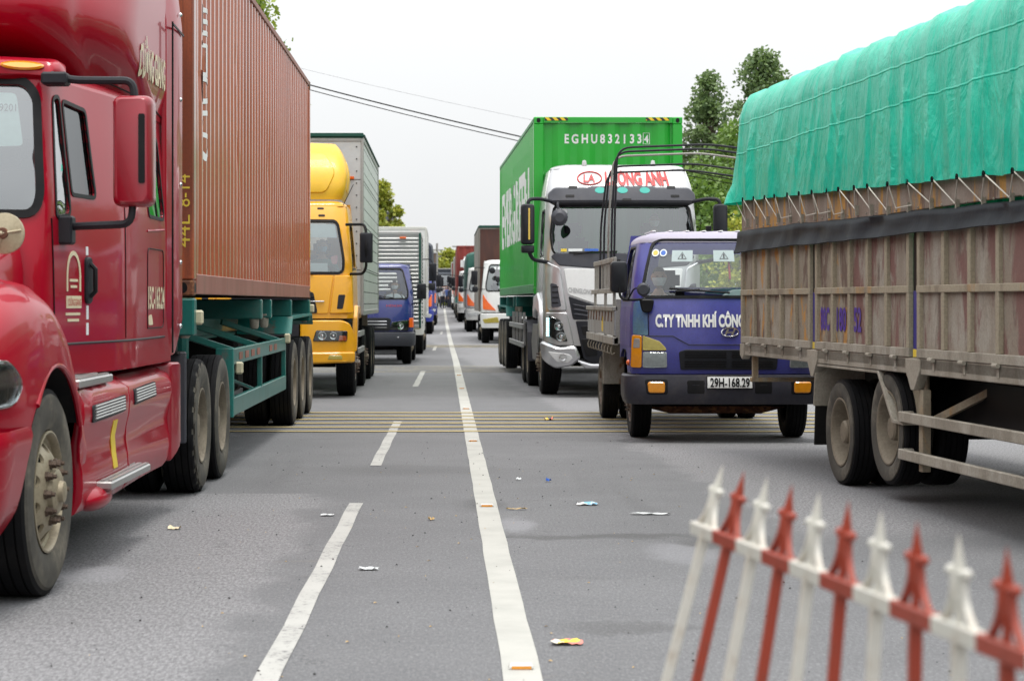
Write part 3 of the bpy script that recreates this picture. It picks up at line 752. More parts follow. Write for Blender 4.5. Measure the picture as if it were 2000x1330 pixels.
def trailer(name, label, loc, rz, guard=True, w=1.22, flaps=False):
    """skeletal container chassis, y = 0 at the container's front"""
    T = thing(name, label, 'trailer', loc, rz); Z = loc[2]
    top = 1.5
    for x in (-.5, .5):
        mb = MB(); mb.box(x-.07, x+.07, .2, 12.3, top-.06, top-.03); mb.box(x-.008, x+.008, .2, 12.3, 1.12, top-.06); mb.box(x-.07, x+.07, .2, 12.3, 1.09, 1.12)
        mb.build('main_beam', 'teal_paint', T)
    for y0, y1, zz in ((.0, .17, 1.22), (5.3, 5.42, 1.3), (6.35, 6.47, 1.3), (9.0, 9.12, 1.3), (12.02, 12.2, 1.22)):
        MB().box(-w, w, y0, y1, zz, top - .002).build('bolster', 'teal_paint', T, .012)
    for y in (.08, 5.36, 6.4, 9.06, 12.1):
        for sg in (1, -1):
            MB().lathe([(0, .03), (.02, .045), (.12, .05), (.13, .06), (.145, .06)], 12, (sg*(w-.08), y, top-.30), 'z').build('twist_lock', 'grimy_steel', T)
    for y in (1.2, 2.4, 3.6, 4.6, 7.4, 8.4, 10.0, 11.2):
        MB().box(-.5, .5, y-.05, y+.05, 1.2, 1.34).build('cross_member', 'teal_paint', T)
    MB().box(-.9, .9, .3, 1.6, 1.30, 1.36).build('coupler_plate', 'chassis_black', T)
    for sg in (1, -1):
        if guard:
            x = sg * (w - .03)
            def B(nm, p, q, a, b_, m='teal_paint'): return MB().beam(p, q, a, b_).build(nm, m, T, .006)
            B('guard_rail', (x, 2.8, .99), (x, 8.3, .99), .05, .14); B('guard_rail', (x, 2.8, .55), (x, 8.3, .55), .05, .16)
            MB().box(min(x - sg*.13, x + sg*.026), max(x - sg*.13, x + sg*.026), 2.72, 2.8, .46, 1.065).build('guard_end_plate', 'teal_worn', T, .006)
            for y in (5.4, 8.25): B('guard_post', (x, y, .62), (x, y, .93), .05, .06)
            for y in (2.8, 5.0, 7.6): B('guard_brace', (sg*.55, y, 1.25), (x - sg*.03, y + .4, 1.03), .05, .06)
            B('guard_brace', (sg*.6, 3.2, 1.0), (x - sg*.03, 6.4, .5), .03, .03); B('guard_brace', (x - sg*.03, 4.0, .9), (sg*.6, 7.6, .6), .03, .03)
            for y in (3.2, 3.75, 4.3, 4.85, 6.2, 6.75): MB().box(*sorted((x + sg*.026, x + sg*.03)), y, y + .3, .955, 1.02).build('reflector_plate', 'brown_rail', T)
            for y, z in ((.12, 1.3), (3.0, .83), (8.2, 1.0), (12.15, 1.33)):
                MB().box(*sorted((sg*(w-.02), sg*(w+.05))), y, y+.07, z, z+.11).build('side_lamp', 'plastic_beige', T, .015)
        # fenders over the tri-axle
        MB().prism([(8.75, 1.1), (8.95, 1.3), (12.2, 1.32), (12.4, 1.18), (12.37, 1.17), (12.18, 1.29), (8.97, 1.27), (8.79, 1.09)], lambda u, v, d: V(sg*d, u, v), w - .62, w + .02).build('mudguard', 'teal_worn', T)
        for y in (9.35, 10.65, 11.95):
            wheel(T, sg * (w + .02), y, .51, sg, 'drive', .27, dual=True, tyre='tyre_dusty', rim='rim_dirty')
    for y in (9.35, 10.65, 11.95): axle(T, y, w - .3, .51)
    MB().box(-.62, .62, 8.9, 12.25, .62, 1.12).build('suspension_blocker', 'chassis_black', T, .03)  # dark box added between the beams to block the bright view through the axles
    MB().box(-.45, .45, 3.3, 4.3, .55, 1.1).build('tool_locker', 'chassis_black', T, .03); MB().box(-.8, .8, 7.0, 7.6, .5, 1.1).build('dark_gap_filler', 'chassis_black', T, .05)  # dark boxes added to fill the bright see-through gap under the frame
    for sg in (1, -1): MB().tube([V(sg*.85, 2.0, 1.2), V(sg*.85, 2.0, .45)], .07, 10).build('landing_leg', 'teal_paint', T)
    if flaps:
        for z in (.95, .62): 
            for sg in (1, -1): MB().beam((sg*w, 3.0, z), (sg*w, 7.6, z), .04, .09).build('side_bar', 'alu', T, .006)
        for y in (3.4, 4.6, 5.8, 7.0):
            for sg in (1, -1): MB().beam((sg*(w-.04), y, .6), (sg*(w-.04), y, 1.2), .05, .05).build('side_post', 'alu', T)
    return T

# ------------------------------------------------------------------ cab-over cabs
def surf_patch(root, W, name, poly, mat, d0=-.005, d1=.006, sp=.1, bev=.004, holes=(), par=None, both=False, smooth=35):
    o = []
    for P_ in ([poly, mirror(poly)] if both else [poly]):
        hs = holes if P_ is poly else [mirror(h) for h in holes]
        mb = MB(); mb.patch(W, W.front(P_), d0, d1, [W.front(h) for h in hs], sp, bev); o.append(mb.build(name, mat, par or root, smooth=smooth))
    return o[0] if not both else o
def ring_patch(root, W, name, poly, width, mat, d1=.01, sp=.1, uv=None):
    q = uv if uv is not None else W.front(poly)
    if area(q) < 0: q = q[::-1]
    mb = MB(); mb.patch(W, grow(q, width), -.01, d1, [q], sp); return mb.build(name, mat, root)
def cab_shell(root, W, z0, z1, back, paint_m, wind, sidewin, roof=(.12, .35, .03), bottom=None, sp=.14, glassm='glass', inner='interior', gasket=.03, roofmat=None, wind_d=-.012, side_glass=None):
    """painted shell with real window openings, glazing and a dark lining; wind (x,z), sidewin list of [(y,z)]"""
    zs = [z0 + (z1 - z0) * i / 8 for i in range(9)]
    rt = [(W.uy(back, z), z) for z in zs]; lf = [(-u, z) for u, z in rt[::-1]]
    out = rt + lf + (bottom or [])
    hw = W.front(wind); hs = [W.side(s, sg) for s in sidewin for sg in (1, -1)]
    MB().patch(W, out, -.01, 0, [hw] + hs, sp, 0).build('cab_shell', paint_m, root)
    MB().patch(W, out, -.06, -.045, [hw] + hs, sp * 1.6, 0, sides=False).build('cab_lining', inner, root)
    pane = MB().patch(W, grow(hw if area(hw) > 0 else hw[::-1], .012), wind_d, wind_d, (), sp, 0, sides=False).build('windscreen', glassm, root)
    ring_patch(root, W, 'windscreen_seal', wind, gasket, 'black', .012, sp)
    for s in sidewin:
        for sg in (1, -1):
            q = W.side(s, sg); q = q if area(q) > 0 else q[::-1]
            MB().patch(W, grow(q, .01), -.014, -.014, (), sp, 0, sides=False).build('side_window', side_glass or glassm, root)
            ring_patch(root, W, 'window_seal', None, .022, 'black', .006, sp, uv=q)
    # roof: rings that roll over to a crown
    h, e, cr = roof; mb = MB(); n = 56; ub = W.uy(back, z1); ring0 = [W.base(-ub + 2 * ub * i / n, z1) for i in range(n + 1)]
    cy = (ring0[n // 2].y + back) / 2; cen = V(0, cy, z1); vs = []; K = 6
    for k in range(K + 1):
        a = PI / 2 * k / K; f = e * (1 - math.cos(a)); z = z1 + h * math.sin(a)
        for p in ring0:
            dv = V(p.x, p.y - cy, 0); q = dv * (1 - f / max(.6, dv.length)); vs.append(V(q.x, min(cy + q.y, back), z))
    m_ = n + 1; fs = [(k*m_+i, k*m_+i+1, (k+1)*m_+i+1, (k+1)*m_+i) for k in range(K) for i in range(n)]
    vs.append(V(0, cy, z1 + h + cr)); c_ = len(vs) - 1; fs += [(K*m_+i, K*m_+i+1, c_) for i in range(n)] + [(K*m_+n, K*m_, c_)]
    mb.add(vs, fs).build('cab_roof', roofmat or paint_m, root, smooth=50)
    # back wall with a rear window, floor, dash, seats
    bw = interp(W.p, (z0 + z1) / 2)[1]; zb = (z0 + z1) / 2
    MB().patch(lambda u, v, d: V(u * interp(W.p, v)[1] / bw, back - .002 + d, v), [(-bw, z0), (bw, z0), (bw, z1 + h * .9), (-bw, z1 + h * .9)], 0, 0, [rect(-bw*.62, bw*.62, zb + (z1-zb)*.25, z1 - .1, .05)], .3, sides=False).build('cab_back_wall', paint_m, root)
    return pane
def cab_inside(root, W, z_dash, back, y_dash, floor, seat_x=(.45, -.45), scale=1.0, dash='dark_plastic'):
    hw = interp(W.p, z_dash)[1] - .08
    MB().prism([(y_dash, z_dash - .25), (y_dash + .12, z_dash), (y_dash + .42, z_dash - .02), (y_dash + .5, z_dash - .12), (y_dash + .45, floor), (y_dash, floor)], lambda u, v, d: V(d, u, v), -hw, hw).build('dashboard', dash, root, .02)
    MB().box(-hw, hw, y_dash, back - .03, floor - .05, floor).build('cab_floor', 'interior', root)
    for x in seat_x:
        s_ = scale
        mb = MB().box(x-.25, x+.25, back-.85, back-.3, floor+.2, floor+.42); mb.build('seat_cushion', 'seat_cloth', root, .05, seg=2)
        MB().box(x-.25, x+.25, back-.32, back-.16, floor+.4, floor+1.02).build('seat_back', 'seat_cloth', root, .06, seg=2)
        MB().box(x-.14, x+.14, back-.3, back-.18, floor+1.04, floor+1.26).build('headrest', 'seat_cloth', root, .05, seg=2)
    x = seat_x[0]; c = V(x, y_dash + .5, z_dash + .02); ax = V(0, .75, .66).normalized(); u = V(1, 0, 0); w = ax.cross(u)
    mb = MB(); mb.tube([c + (u * math.cos(2*PI*i/24) + w * math.sin(2*PI*i/24)) * .21 for i in range(24)], .016, 6, True)
    mb.tube([c - u * .21, c, c + u * .21], .014, 6); mb.tube([c, c - w * .21 ], .014, 6); mb.tube([c, c - ax * .3], .03, 6)
    mb.build('steering_wheel', 'black', root)
def wiper(root, W, x0, x1, z0, z1, d=.03):
    mb = MB(); pts = [W(W.ux(x0 + (x1 - x0) * i / 8), z0 + (z1 - z0) * i / 8, d) for i in range(9)]
    mb.tube(pts, .012, 6)
    mb.tube([W(W.ux(x0 + (x1-x0)*.1), z0 - .03, d), W(W.ux((x0+x1)/2), (z0+z1)/2, d + .02)], .013, 6)
    mb.build('wiper', 'black', root)
def mirror_box(root, c, w, h, d, mat='dark_plastic', r=.05, glass_side=1):
    x, y, z = c; poly = rpoly([(x-w/2, z-h/2), (x+w/2, z-h/2), (x+w/2, z+h/2), (x-w/2, z+h/2)], r, 5)
    mb = MB(); S = lambda u, v, q: V(u, y - q, v)
    cx, cz = x, z
    def S2(u, v, q):
        k = .82 if q > d * .45 else 1.0
        return V(cx + (u - cx) * k, y - q, cz + (v - cz) * (k * .5 + .5))
    P0 = poly; n = len(P0); vs = []
    rows = [(-d/2, .94), (-d/2 + .01, 1.0), (d*.1, 1.0), (d*.4, .93), (d/2, .78)]
    for q, k in rows: vs += [V(cx + (u - cx) * k, y - q, cz + (v - cz) * (1 - (1 - k) * w / h)) for u, v in P0]
    fs = [((k)*n+i, k*n+(i+1) % n, (k+1)*n+(i+1) % n, (k+1)*n+i) for k in range(len(rows)-1) for i in range(n)]
    fs += [tuple((len(rows)-1)*n+i for i in range(n)), tuple(range(n))[::-1]]
    o = mb.add(vs, fs).build('mirror_housing', mat, root, smooth=40)
    MB().prism(grow(poly, -.025), lambda u, v, q: V(u, y + d/2 + q, v), 0, .004).build('mirror_face', 'mirror_glass', o)
    return o
def chassis(root, y0, y1, z=.75, x=.4, h=.22):
    for s in (-1, 1): MB().box(s*x-.04, s*x+.04, y0, y1, z-h/2, z+h/2).build('chassis_rail', 'chassis_black', root)
    for k in range(int((y1-y0)/1.2)): MB().box(-x, x, y0+.5+k*1.2, y0+.6+k*1.2, z-h/2+.02, z+h/2-.02).build('cross_member', 'chassis_black', root)
def lamp_unit(root, W, poly, name='headlight', bowls=(), lens='lamp_glass', back='chrome', d=.03, amber=None, frame='black'):
    """headlamp: dark housing, chrome bowls, clear lens"""
    o = surf_patch(root, W, name, poly, frame, -.02, .006, .06, .003)
    for x, z, r in bowls:
        p = W(W.ux(x), z, .008); n = (W(W.ux(x), z, .02) - p).normalized()
        mb = MB(); mb.lathe([(.012, r), (.0, r*.86), (-.004, r*.5), (.006, r*.34), (.02, r*.3), (.024, .001)], 20, axis='y')
        M = n.to_track_quat('Y', 'Z').to_matrix().to_4x4(); mb.v = [p + (M @ v_) * 1.0 for v_ in mb.v]
        mb.build('reflector', back, o)
    if amber: MB().patch(W, W.front(amber), 0, .012, (), .06, .003).build('turn_lens', 'orange_lens', o)
    MB().patch(W, W.front(grow(poly if area(poly) > 0 else poly[::-1], -.006)), .004, .022, (), .06, .006).build('lens', lens, o)
    return o
# ------------------------------------------------------------------ red bonneted tractor, brown container, teal trailer
class SplayWrap(Wrap):
    def __init__(s, prof, r, bow, splay): super().__init__(prof, r, bow); s.sp = splay
    def base(s, u, z):
        p = super().base(u, z); a = abs(u) - s.F - s.A
        if a > 0: p.x += math.copysign(interp(s.sp, a)[0], u)
        return p
RT = thing('tractor_truck', 'red bonneted tractor with tall sleeper cab and big side mirror, pulling the brown container', 'truck', (-3.2, 10.3, 0), -.0176)
# bonnet and wings
ST = [(-1.2, 1.12, .98, 1.30, .50), (-1.1, 1.27, 1.09, 1.46, .58), (-.9, 1.43, 1.19, 1.58, .66), (-.6, 1.53, 1.245, 1.67, .72), (-.3, 1.565, 1.265, 1.73, .77), (0, 1.55, 1.27, 1.79, .81), (.3, 1.45, 1.27, 1.84, .85), (.55, 1.27, 1.265, 1.88, .88), (.78, 1.02, 1.26, 1.92, .91)]
def hood_sec(y):
    zf, xo, zc, xh = interp(ST, y)
    zb = .84 if y < -.2 else .6
    ctl = [(0, zc), (xh * .55, zc - .012), (xh * .88, zc - .06), (xh * .985, zc - .16), (xh + .015, (zc - .16 + zf) / 2 + .05), (xh + .05, zf + .045), ((xh + xo) / 2 + .03, zf + .012), (xo - .13, zf - .03), (xo - .045, zf - .12), (xo - .008, zf - .28), (xo, (zf - .3 + zb) / 2), (xo - .01, zb)]
    P3 = [Vector((a, b, 0)) for a, b in ctl]; o = []
    for i in range(len(P3) - 1):
        p0 = P3[max(i - 1, 0)]; p1, p2 = P3[i], P3[i + 1]; p3 = P3[min(i + 2, len(P3) - 1)]
        for k in range(5):
            t_ = k / 5; q = .5 * ((2 * p1) + (p2 - p0) * t_ + (2*p0 - 5*p1 + 4*p2 - p3) * t_*t_ + (3*p1 - p0 - 3*p2 + p3) * t_**3); o.append((q.x, q.y))
    o.append(ctl[-1]); return o
ys = [-1.2 + 1.98 * i / 66 for i in range(67)]; secs = [hood_sec(y) for y in ys]; m_ = len(secs[0])
def arch_d(y, z):
    ay = .63 if y < 0 else .70; return math.hypot((y) / ay, (z - .52) / .635)
for nm, rng_j in (('bonnet', (0, 26)), ('wing', (25, m_ - 1))):
    for sg in ((1,) if nm == 'bonnet' else (1, -1)):
        mb = MB(); j0, j1 = rng_j; cols = list(range(j0, j1 + 1))
        if nm == 'bonnet':
            W2 = [[V(-secs[i][j][0], ys[i], secs[i][j][1]) for j in cols[::-1]] + [V(secs[i][j][0], ys[i], secs[i][j][1]) for j in cols[1:]] for i in range(len(ys))]
        else: W2 = [[V(sg * secs[i][j][0], ys[i], secs[i][j][1]) for j in cols] for i in range(len(ys))]
        n = len(W2[0]); vs = []; keep = []
        for row in W2:
            for p in row:
                d = arch_d(p.y, p.z) if abs(p.x) > .95 else 9
                keep.append(d)
                if .9 < d < 1.0: # snap the rim of the wheel arch onto a clean curve
                    k = 1 / d; p = V(p.x, p.y * k, .52 + (p.z - .52) * k)
                vs.append(p)
        fs = []
        for i in range(len(ys) - 1):
            for j in range(n - 1):
                q = (i*n+j, i*n+j+1, (i+1)*n+j+1, (i+1)*n+j)
                if min(keep[k] for k in q) < .9: continue
                fs.append(q if sg > 0 else q[::-1])
        used = sorted({i for f in fs for i in f}); mp = {a: b for b, a in enumerate(used)}
        mb.add([vs[i] for i in used], [tuple(mp[i] for i in f) for f in fs]).build(nm, 'red_paint', RT, smooth=60)
for sg in (1, -1):   # rolled lip and dark liner of each arch
    pts = []
    for k in range(25):
        a = R(-8) + (PI + R(-20)) * k / 24 + R(22) * 0; yy = -math.cos(a) * (.63 if math.cos(a) > 0 else .70); zz = .52 + .635 * math.sin(a)
        if zz < .93 and yy < 0: continue
        pts.append(V(sg * 1.255, yy, zz))
    MB().tube(pts, .016, 8).build('arch_lip', 'red_paint', RT)
    MB().add([V(sg*x, p.y, p.z + .01) for p in pts for x in (.75, 1.25)], [(2*i, 2*i+1, 2*i+3, 2*i+2) for i in range(len(pts) - 1)]).build('arch_liner', 'black', RT)
    # lower bumper corner
    S = SIDE_R(1.235) if sg > 0 else SIDE_L(-1.235)
    tab = [(.36, -.98, -.66, 1.12), (.5, -1.16, -.62, 1.2), (.7, -1.22, -.56, 1.235), (.85, -1.24, -.5, 1.25), (.88, -1.23, -.5, 1.24)]
    mb = MB(); rows = []
    for i in range(13):
        z = .36 + .52 * i / 12; ya, yb, xx = interp(tab, z); row = []
        for k in range(13):
            t_ = k / 12
            if t_ < .5: u = t_ / .5; row.append(V(sg * (.35 + (xx - .2 - .35) * u), ya + .05 * u * u, z))
            elif t_ < .75: a = (t_ - .5) / .25 * PI / 2; row.append(V(sg * (xx - .2 + .2 * math.sin(a)), ya + .05 + .2 * (1 - math.cos(a)), z))
            else: u = (t_ - .75) / .25; row.append(V(sg * xx, ya + .25 + (yb - ya - .25) * u, z))
        rows.append(row)
    n = 13; mb.add([p for r_ in rows for p in r_], [((i*n+k, i*n+k+1, (i+1)*n+k+1, (i+1)*n+k) if sg > 0 else (i*n+k, (i+1)*n+k, (i+1)*n+k+1, i*n+k+1)) for i in range(12) for k in range(12)])
    mb.build('bumper_corner', 'red_paint', RT, smooth=60)
    # head lamp let into the wing
    def HS(u, v, d):
        zf, xo, zc, xh = interp(ST, u); return V(sg * (interp([(.85, xo), (1.1, xo - .002), (1.2, xo - .016), (1.3, xo - .04)], v)[0] + .01 + d), u, v)
    hl = MB().patch(HS, rpoly([(-1.1, .97), (-.78, .99), (-.70, 1.09), (-.80, 1.2), (-1.06, 1.21)], .06), -.02, .008, (), .05, .004).build('headlight', 'chrome', RT)
    MB().patch(HS, rpoly([(-1.09, .98), (-.79, 1.0), (-.715, 1.09), (-.81, 1.19), (-1.05, 1.2)], .06), .008, .02, (), .05, .006).build('lens', 'lamp_glass', hl)
# grille and front bumper bar (out of frame, seen from other spots)
MB().box(-.5, .5, -1.25, -1.15, .75, 1.3).build('grille', 'chrome', RT, .03)
MB().box(-.36, .36, -1.24, -1.1, .4, .72).build('bumper_centre', 'red_paint', RT, .03)
# cab and sleeper
CW = SplayWrap([(1.06, .72, 1.03), (1.6, .72, 1.03), (1.93, .76, 1.03), (2.3, .84, 1.01), (2.72, .96, .98)], .1, .12, [(0, 0), (.5, .06), (1.35, .18), (1.7, .195), (4, .195)])
wind = rpoly([(-.94, 1.97), (.94, 1.97), (.965, 2.06), (.95, 2.6), (.9, 2.67), (-.9, 2.67), (-.95, 2.6), (-.965, 2.06)], .04)
vent = rpoly([(1.17, 2.60), (1.27, 2.62), (1.28, 1.97), (1.05, 1.95)], .04)
door_w = rpoly([(1.34, 2.6), (1.72, 2.58), (1.74, 2.09), (1.35, 2.09)], .03)
slp_w = rpoly([(3.08, 2.62), (3.62, 2.56), (3.72, 2.04), (3.08, 2.04)], .07)
BK = 4.02
cab_shell(RT, CW, 1.06, 2.72, BK, 'red_paint', wind, [vent, door_w, slp_w], (.14, .5, .02), sp=.065, glassm='glass_bright', gasket=.045, side_glass='glass_dark')
for sg in (1, -1):   # light quarter-light and sleeper panes show the sky, the door pane is tinted
    for w_, m2 in ((vent, 'glass_sky'), (slp_w, 'glass_sky')):
        q = CW.side(w_, sg); q = q if area(q) > 0 else q[::-1]; MB().patch(CW, q, -.008, -.008, (), .1, 0, sides=False).build('tinted_pane', m2, RT)
    def seam(pts, r=.005, m2='black'): MB().tube([CW(CW.uy(y, z, sg), z, .002) for y, z in pts], r, 5).build('panel_seam', m2, RT)
    ln = lambda a, b, n=8: [(a[0] + (b[0]-a[0])*i/n, a[1] + (b[1]-a[1])*i/n) for i in range(n + 1)]
    seam(ln((.96, 1.93), (1.0, 1.25), 6)); seam(ln((2.28, 1.25), (2.28, 2.7), 8), .004)
    seam(ln((.9, 1.235), (3.72, 1.235), 14), .007); seam(fillet([V(3.02, 1.28, 0), V(3.02, 1.82, 0), V(3.7, 1.82, 0), V(3.7, 1.28, 0), V(3.02, 1.28, 0)], .05) and [(p.x, p.y) for p in fillet([V(3.02, 1.3, 0), V(3.02, 1.82, 0), V(3.68, 1.82, 0), V(3.68, 1.3, 0), V(3.02, 1.3, 0)], .06)], .004)
    seam(ln((3.0, 1.93), (3.7, 1.96), 5), .008, 'red_paint')
    # door handle
    hp = lambda y, z, d: CW(CW.uy(y, z, sg), z, d)
    hd = MB().patch(lambda u, v, d: hp(u, v, d), rpoly([(1.52, 1.46), (1.62, 1.46), (1.62, 1.73), (1.52, 1.73)], .04), -.002, .02, (), .05, .008).build('door_handle', 'dark_plastic', RT)
    MB().tube([hp(1.57, 1.5, .02), hp(1.57, 1.53, .05), hp(1.57, 1.66, .05), hp(1.57, 1.69, .02)], .014, 6).build('grip', 'black', hd)
    for z0, z1 in ((1.74, 1.79), (1.37, 1.45), (1.28, 1.35)): MB().patch(hp, rect(1.55, 1.585, z0, z1), 0, .003, (), .1).build('sticker', 'paper', RT)
    # crest: arch band, side bands, name ribbon and small lines
    def poly_on(nm, p, m2='label_cream'): MB().patch(hp, p, .001, .004, (), .05).build(nm, m2, RT)
    arc = [(1.33 + .125*math.cos(PI*k/10), 1.62 + .14*math.sin(PI*k/10)) for k in range(11)] + [(1.33 + .1*math.cos(PI*k/10), 1.62 + .115*math.sin(PI*k/10)) for k in range(10, -1, -1)]
    poly_on('crest', arc); poly_on('crest', [(1.205, 1.53), (1.23, 1.53), (1.23, 1.62), (1.205, 1.62)]); poly_on('crest', [(1.43, 1.53), (1.455, 1.53), (1.455, 1.62), (1.43, 1.62)])
    poly_on('crest', rect(1.2, 1.46, 1.435, 1.505)); poly_on('crest', rect(1.26, 1.4, 1.585, 1.6)); poly_on('crest', rect(1.275, 1.385, 1.55, 1.565)); poly_on('crest', rect(1.19, 1.44, 1.395, 1.41)); poly_on('crest', rect(1.22, 1.42, 1.36, 1.375))
    lettering('CƯỜNG GIANG', .04, lambda u, v: hp((1.215 + u) if sg > 0 else (1.445 - u), 1.45 + v, .008), 'red_mark', RT, width=.23, bold=.008, cell=.05)
    lettering('15C-163.24', .145, lambda u, v: hp((3.02 + u) if sg > 0 else (3.7 - u), 1.43 + v, .006), 'label_cream', RT, width=.68, bold=.03, cell=.1)
    MB().patch(hp, rpoly([(3.06, 1.32), (3.24, 1.32), (3.18, 1.39), (3.06, 1.38)], .02), .001, .003, (), .06).build('decal', 'label_cream', RT)
    # lower cab panel
cab_inside(RT, CW, 1.93, 2.4, .95, 1.25, (.5, -.5))
MB().box(-.9, .9, 2.4, 2.44, 1.25, 2.75).build('sleeper_curtain', 'headliner', RT)
MB().patch(CW, CW.front(rpoly([(-.4, 2.3), (.9, 2.34), (.86, 2.64), (-.4, 2.66)], .03)), -.05, -.045, (), .15).build('windscreen_sheet', 'paper', RT)
lettering('15C19201', .045, lambda u, v: CW(CW.ux(.66 + u), 2.53 + v, -.03), 'black', RT, width=.2)
# sun visor with its amber lamp
VW = lambda u, v, d: V(u, CW(CW.ux(max(-.93, min(.93, u))), 2.72, 0).y - .02 - (v - 2.70) * -.6 - .10 * math.sin((v - 2.68) / .17 * PI) - d + .10 * (u / .95) ** 4, v)
MB().patch(VW, rpoly([(-1.05, 2.70), (1.05, 2.70), (1.04, 2.83), (-1.04, 2.83)], .06), -.16, .03, (), .08, .025).build('sun_visor', 'red_paint', RT, smooth=50)
for x in (-.86, -.4, 0, .4, .86): MB().patch(VW, ell(x, 2.775, .11, .028, 20), .02, .05, (), .05, .012).build('marker_lamp', 'amber', RT)
# high fairing over the sleeper
FW = SplayWrap([(2.70, 2.15, .96), (2.82, 1.95, .98), (2.93, 1.6, 1.0), (3.03, 1.32, 1.0), (3.16, 1.22, 1.0), (3.32, 1.30, 1.0), (3.6, 1.55, .99), (4.0, 2.2, .96)], .42, .28, [(0, 0), (.3, .12), (.65, .21), (.85, .225), (4, .225)])
out = [(FW.uy(BK, z), z) for z in [2.70 + 1.3*i/14 for i in range(15)]]; out = out + [(-u, z) for u, z in out[::-1]]
MB().patch(FW, out, -.01, 0, (), .1, 0, sides=False).build('roof_fairing', 'red_paint', RT, smooth=60)
topr = [FW.base(u, 4.0) for u in [-FW.uy(BK, 4.0) + 2 * FW.uy(BK, 4.0) * i / 40 for i in range(41)]]
MB().add(topr + [V(0, 3.3, 4.2)], [(i, i + 1, 41) for i in range(40)] + [(40, 0, 41)]).build('roof_cap', 'red_paint', RT, smooth=60)
for sg in (1, -1):
    fp = lambda y, z, d: FW(FW.uy(y, z, sg), z, d)
    lettering('CƯỜNG GIANG', .2, lambda u, v: fp((2.72 + u) if sg > 0 else (3.74 - u), 2.92 + v, .006), 'label_cream', RT, width=1.02, bold=.03, cell=.1)
    MB().tube([fp(2.35 + 1.5*i/10, 2.86 - .13*i/10, .002) for i in range(11)], .006, 5).build('panel_seam', 'black', RT)
    # side extender behind the sleeper
    xs = [(3.86, 1.225), (3.95, 1.25), (4.1, 1.262), (4.32, 1.26)]
    E = lambda u, v, d: V(sg * (interp(xs, u)[0] + d - (.0 if v < 3.4 else (v - 3.4) * .12) - (.05 * max(0, (1.35 - v) / .3))), u, v)
    MB().patch(E, rpoly([(3.8, 1.08), (4.22, 1.1), (4.32, 1.3), (4.32, 4.1), (3.8, 4.1)], .05), -.03, .004, (), .14, .008).build('side_extender', 'red_paint', RT, smooth=50)
    MB().beam((sg*1.268, 3.83, 1.12), (sg*1.268, 3.83, 3.4), .012, .012).build('panel_seam', 'black', RT)
    MB().beam((sg*1.275, 3.8, 3.38), (sg*1.275, 4.3, 3.36), .008, .014).build('panel_seam', 'black', RT)
    for z in (1.3, 1.75, 2.3, 2.9, 3.5):
        MB().lathe([(0, .018), (.008, .016), (.014, .008), (.015, .001)], 10, (1.262, 4.22, z)).build('rivet', 'chrome', RT) if sg > 0 else None
    # skirt: sculpted side tank cover with slots and steps
    K = [(.30, 1.17), (.38, 1.225), (.5, 1.235), (.66, 1.215), (.85, 1.245), (.95, 1.235), (1.0, 1.19), (1.03, 1.10)]
    SK = lambda u, v, d: V(sg * (interp(K, v)[0] + .012 * math.sin((u - .8) * 2) + d), u, v)
    MB().patch(SK, [(.80, .31), (2.2, .32), (2.21, 1.03), (.80, 1.0)], -.05, 0, (), .07, .012).build('side_skirt', 'red_paint', RT, smooth=50)
    MB().patch(SK, [(2.225, .32), (3.75, .34), (3.95, .42), (4.0, .6), (4.0, 1.03), (2.225, 1.03)], -.05, 0, (), .07, .012).build('side_skirt', 'red_paint', RT, smooth=50)
    MB().patch(lambda u, v, d: V(sg * (1.245 + d + .03 * math.sin((u - 3.95) / .35 * PI)), u, v), rpoly([(3.93, .36), (4.22, .5), (4.3, .62), (4.3, .98), (4.12, 1.05), (3.93, 1.05)], .03), -.2, .0, (), .08, .012).build('skirt_end', 'red_trim', RT, smooth=50)
    MB().add([V(sg*.8, .8, 1.03), V(sg*1.12, .8, 1.03), V(sg*1.12, 4.1, 1.05), V(sg*.8, 4.1, 1.05)], [(0, 1, 2, 3)]).build('skirt_top', 'red_paint', RT)
    MB().box(*sorted((sg*.95, sg*1.0)), .9, 4.0, .95, 1.1).build('sill', 'red_paint', RT)
    for ya, yb, z in ((1.0, 2.02, .86), (2.4, 3.3, .89)):
        sl = MB().patch(SK, rpoly([(ya, z - .055), (yb, z - .04), (yb, z + .055), (ya, z + .04)], .02), -.005, .008, (), .08).build('step_slot', 'dark_plastic', RT)
        for q in range(5): MB().tube([SK(ya + .05, z - .035 + .017*q, .01), SK(yb - .05, z - .025 + .017*q, .01)], .006, 5).build('slot_rib', 'alu', sl)
    MB().patch(SK, rpoly([(1.66, .50), (1.80, .50), (1.80, .78), (1.66, .78)], .004), 0, .004, (), .08).build('warning_label', 'mark_yellow', RT)
    for ya, yb, xa, xb, z in ((.74, 1.72, .98, 1.235, 1.005), (1.18, 2.5, 1.16, 1.33, .42)):
        st = MB().box(*sorted((sg*xa, sg*xb)), ya, yb, z, z + .045).build('step_plate', 'alu', RT, .008)
        for q in range(4):
            x = sg * (xa + (xb - xa) * (q + .5) / 4); MB().box(x-.012, x+.012, ya+.03, yb-.03, z+.045, z+.054).build('tread_rib', 'alu', st)
    MB().sphere((sg*1.2, 1.24, .375), 1, 20, 12, (.105, .3, .075)).build('step_pod', 'red_paint', RT, smooth=60)
    wheel(RT, sg * 1.235, 0, .52, sg, 'steer', .30, .30, tyre='tyre_dusty' if sg > 0 else 'tyre', rim='rim_tan', nuts='single', rz=-.03 if sg > 0 else -.03)
    for y in (5.62, 6.86): wheel(RT, sg * 1.24, y, .515, sg, 'drive', .28, dual=True, tyre='tyre_dusty', rim='rim_dirty', lug=(y < 6))
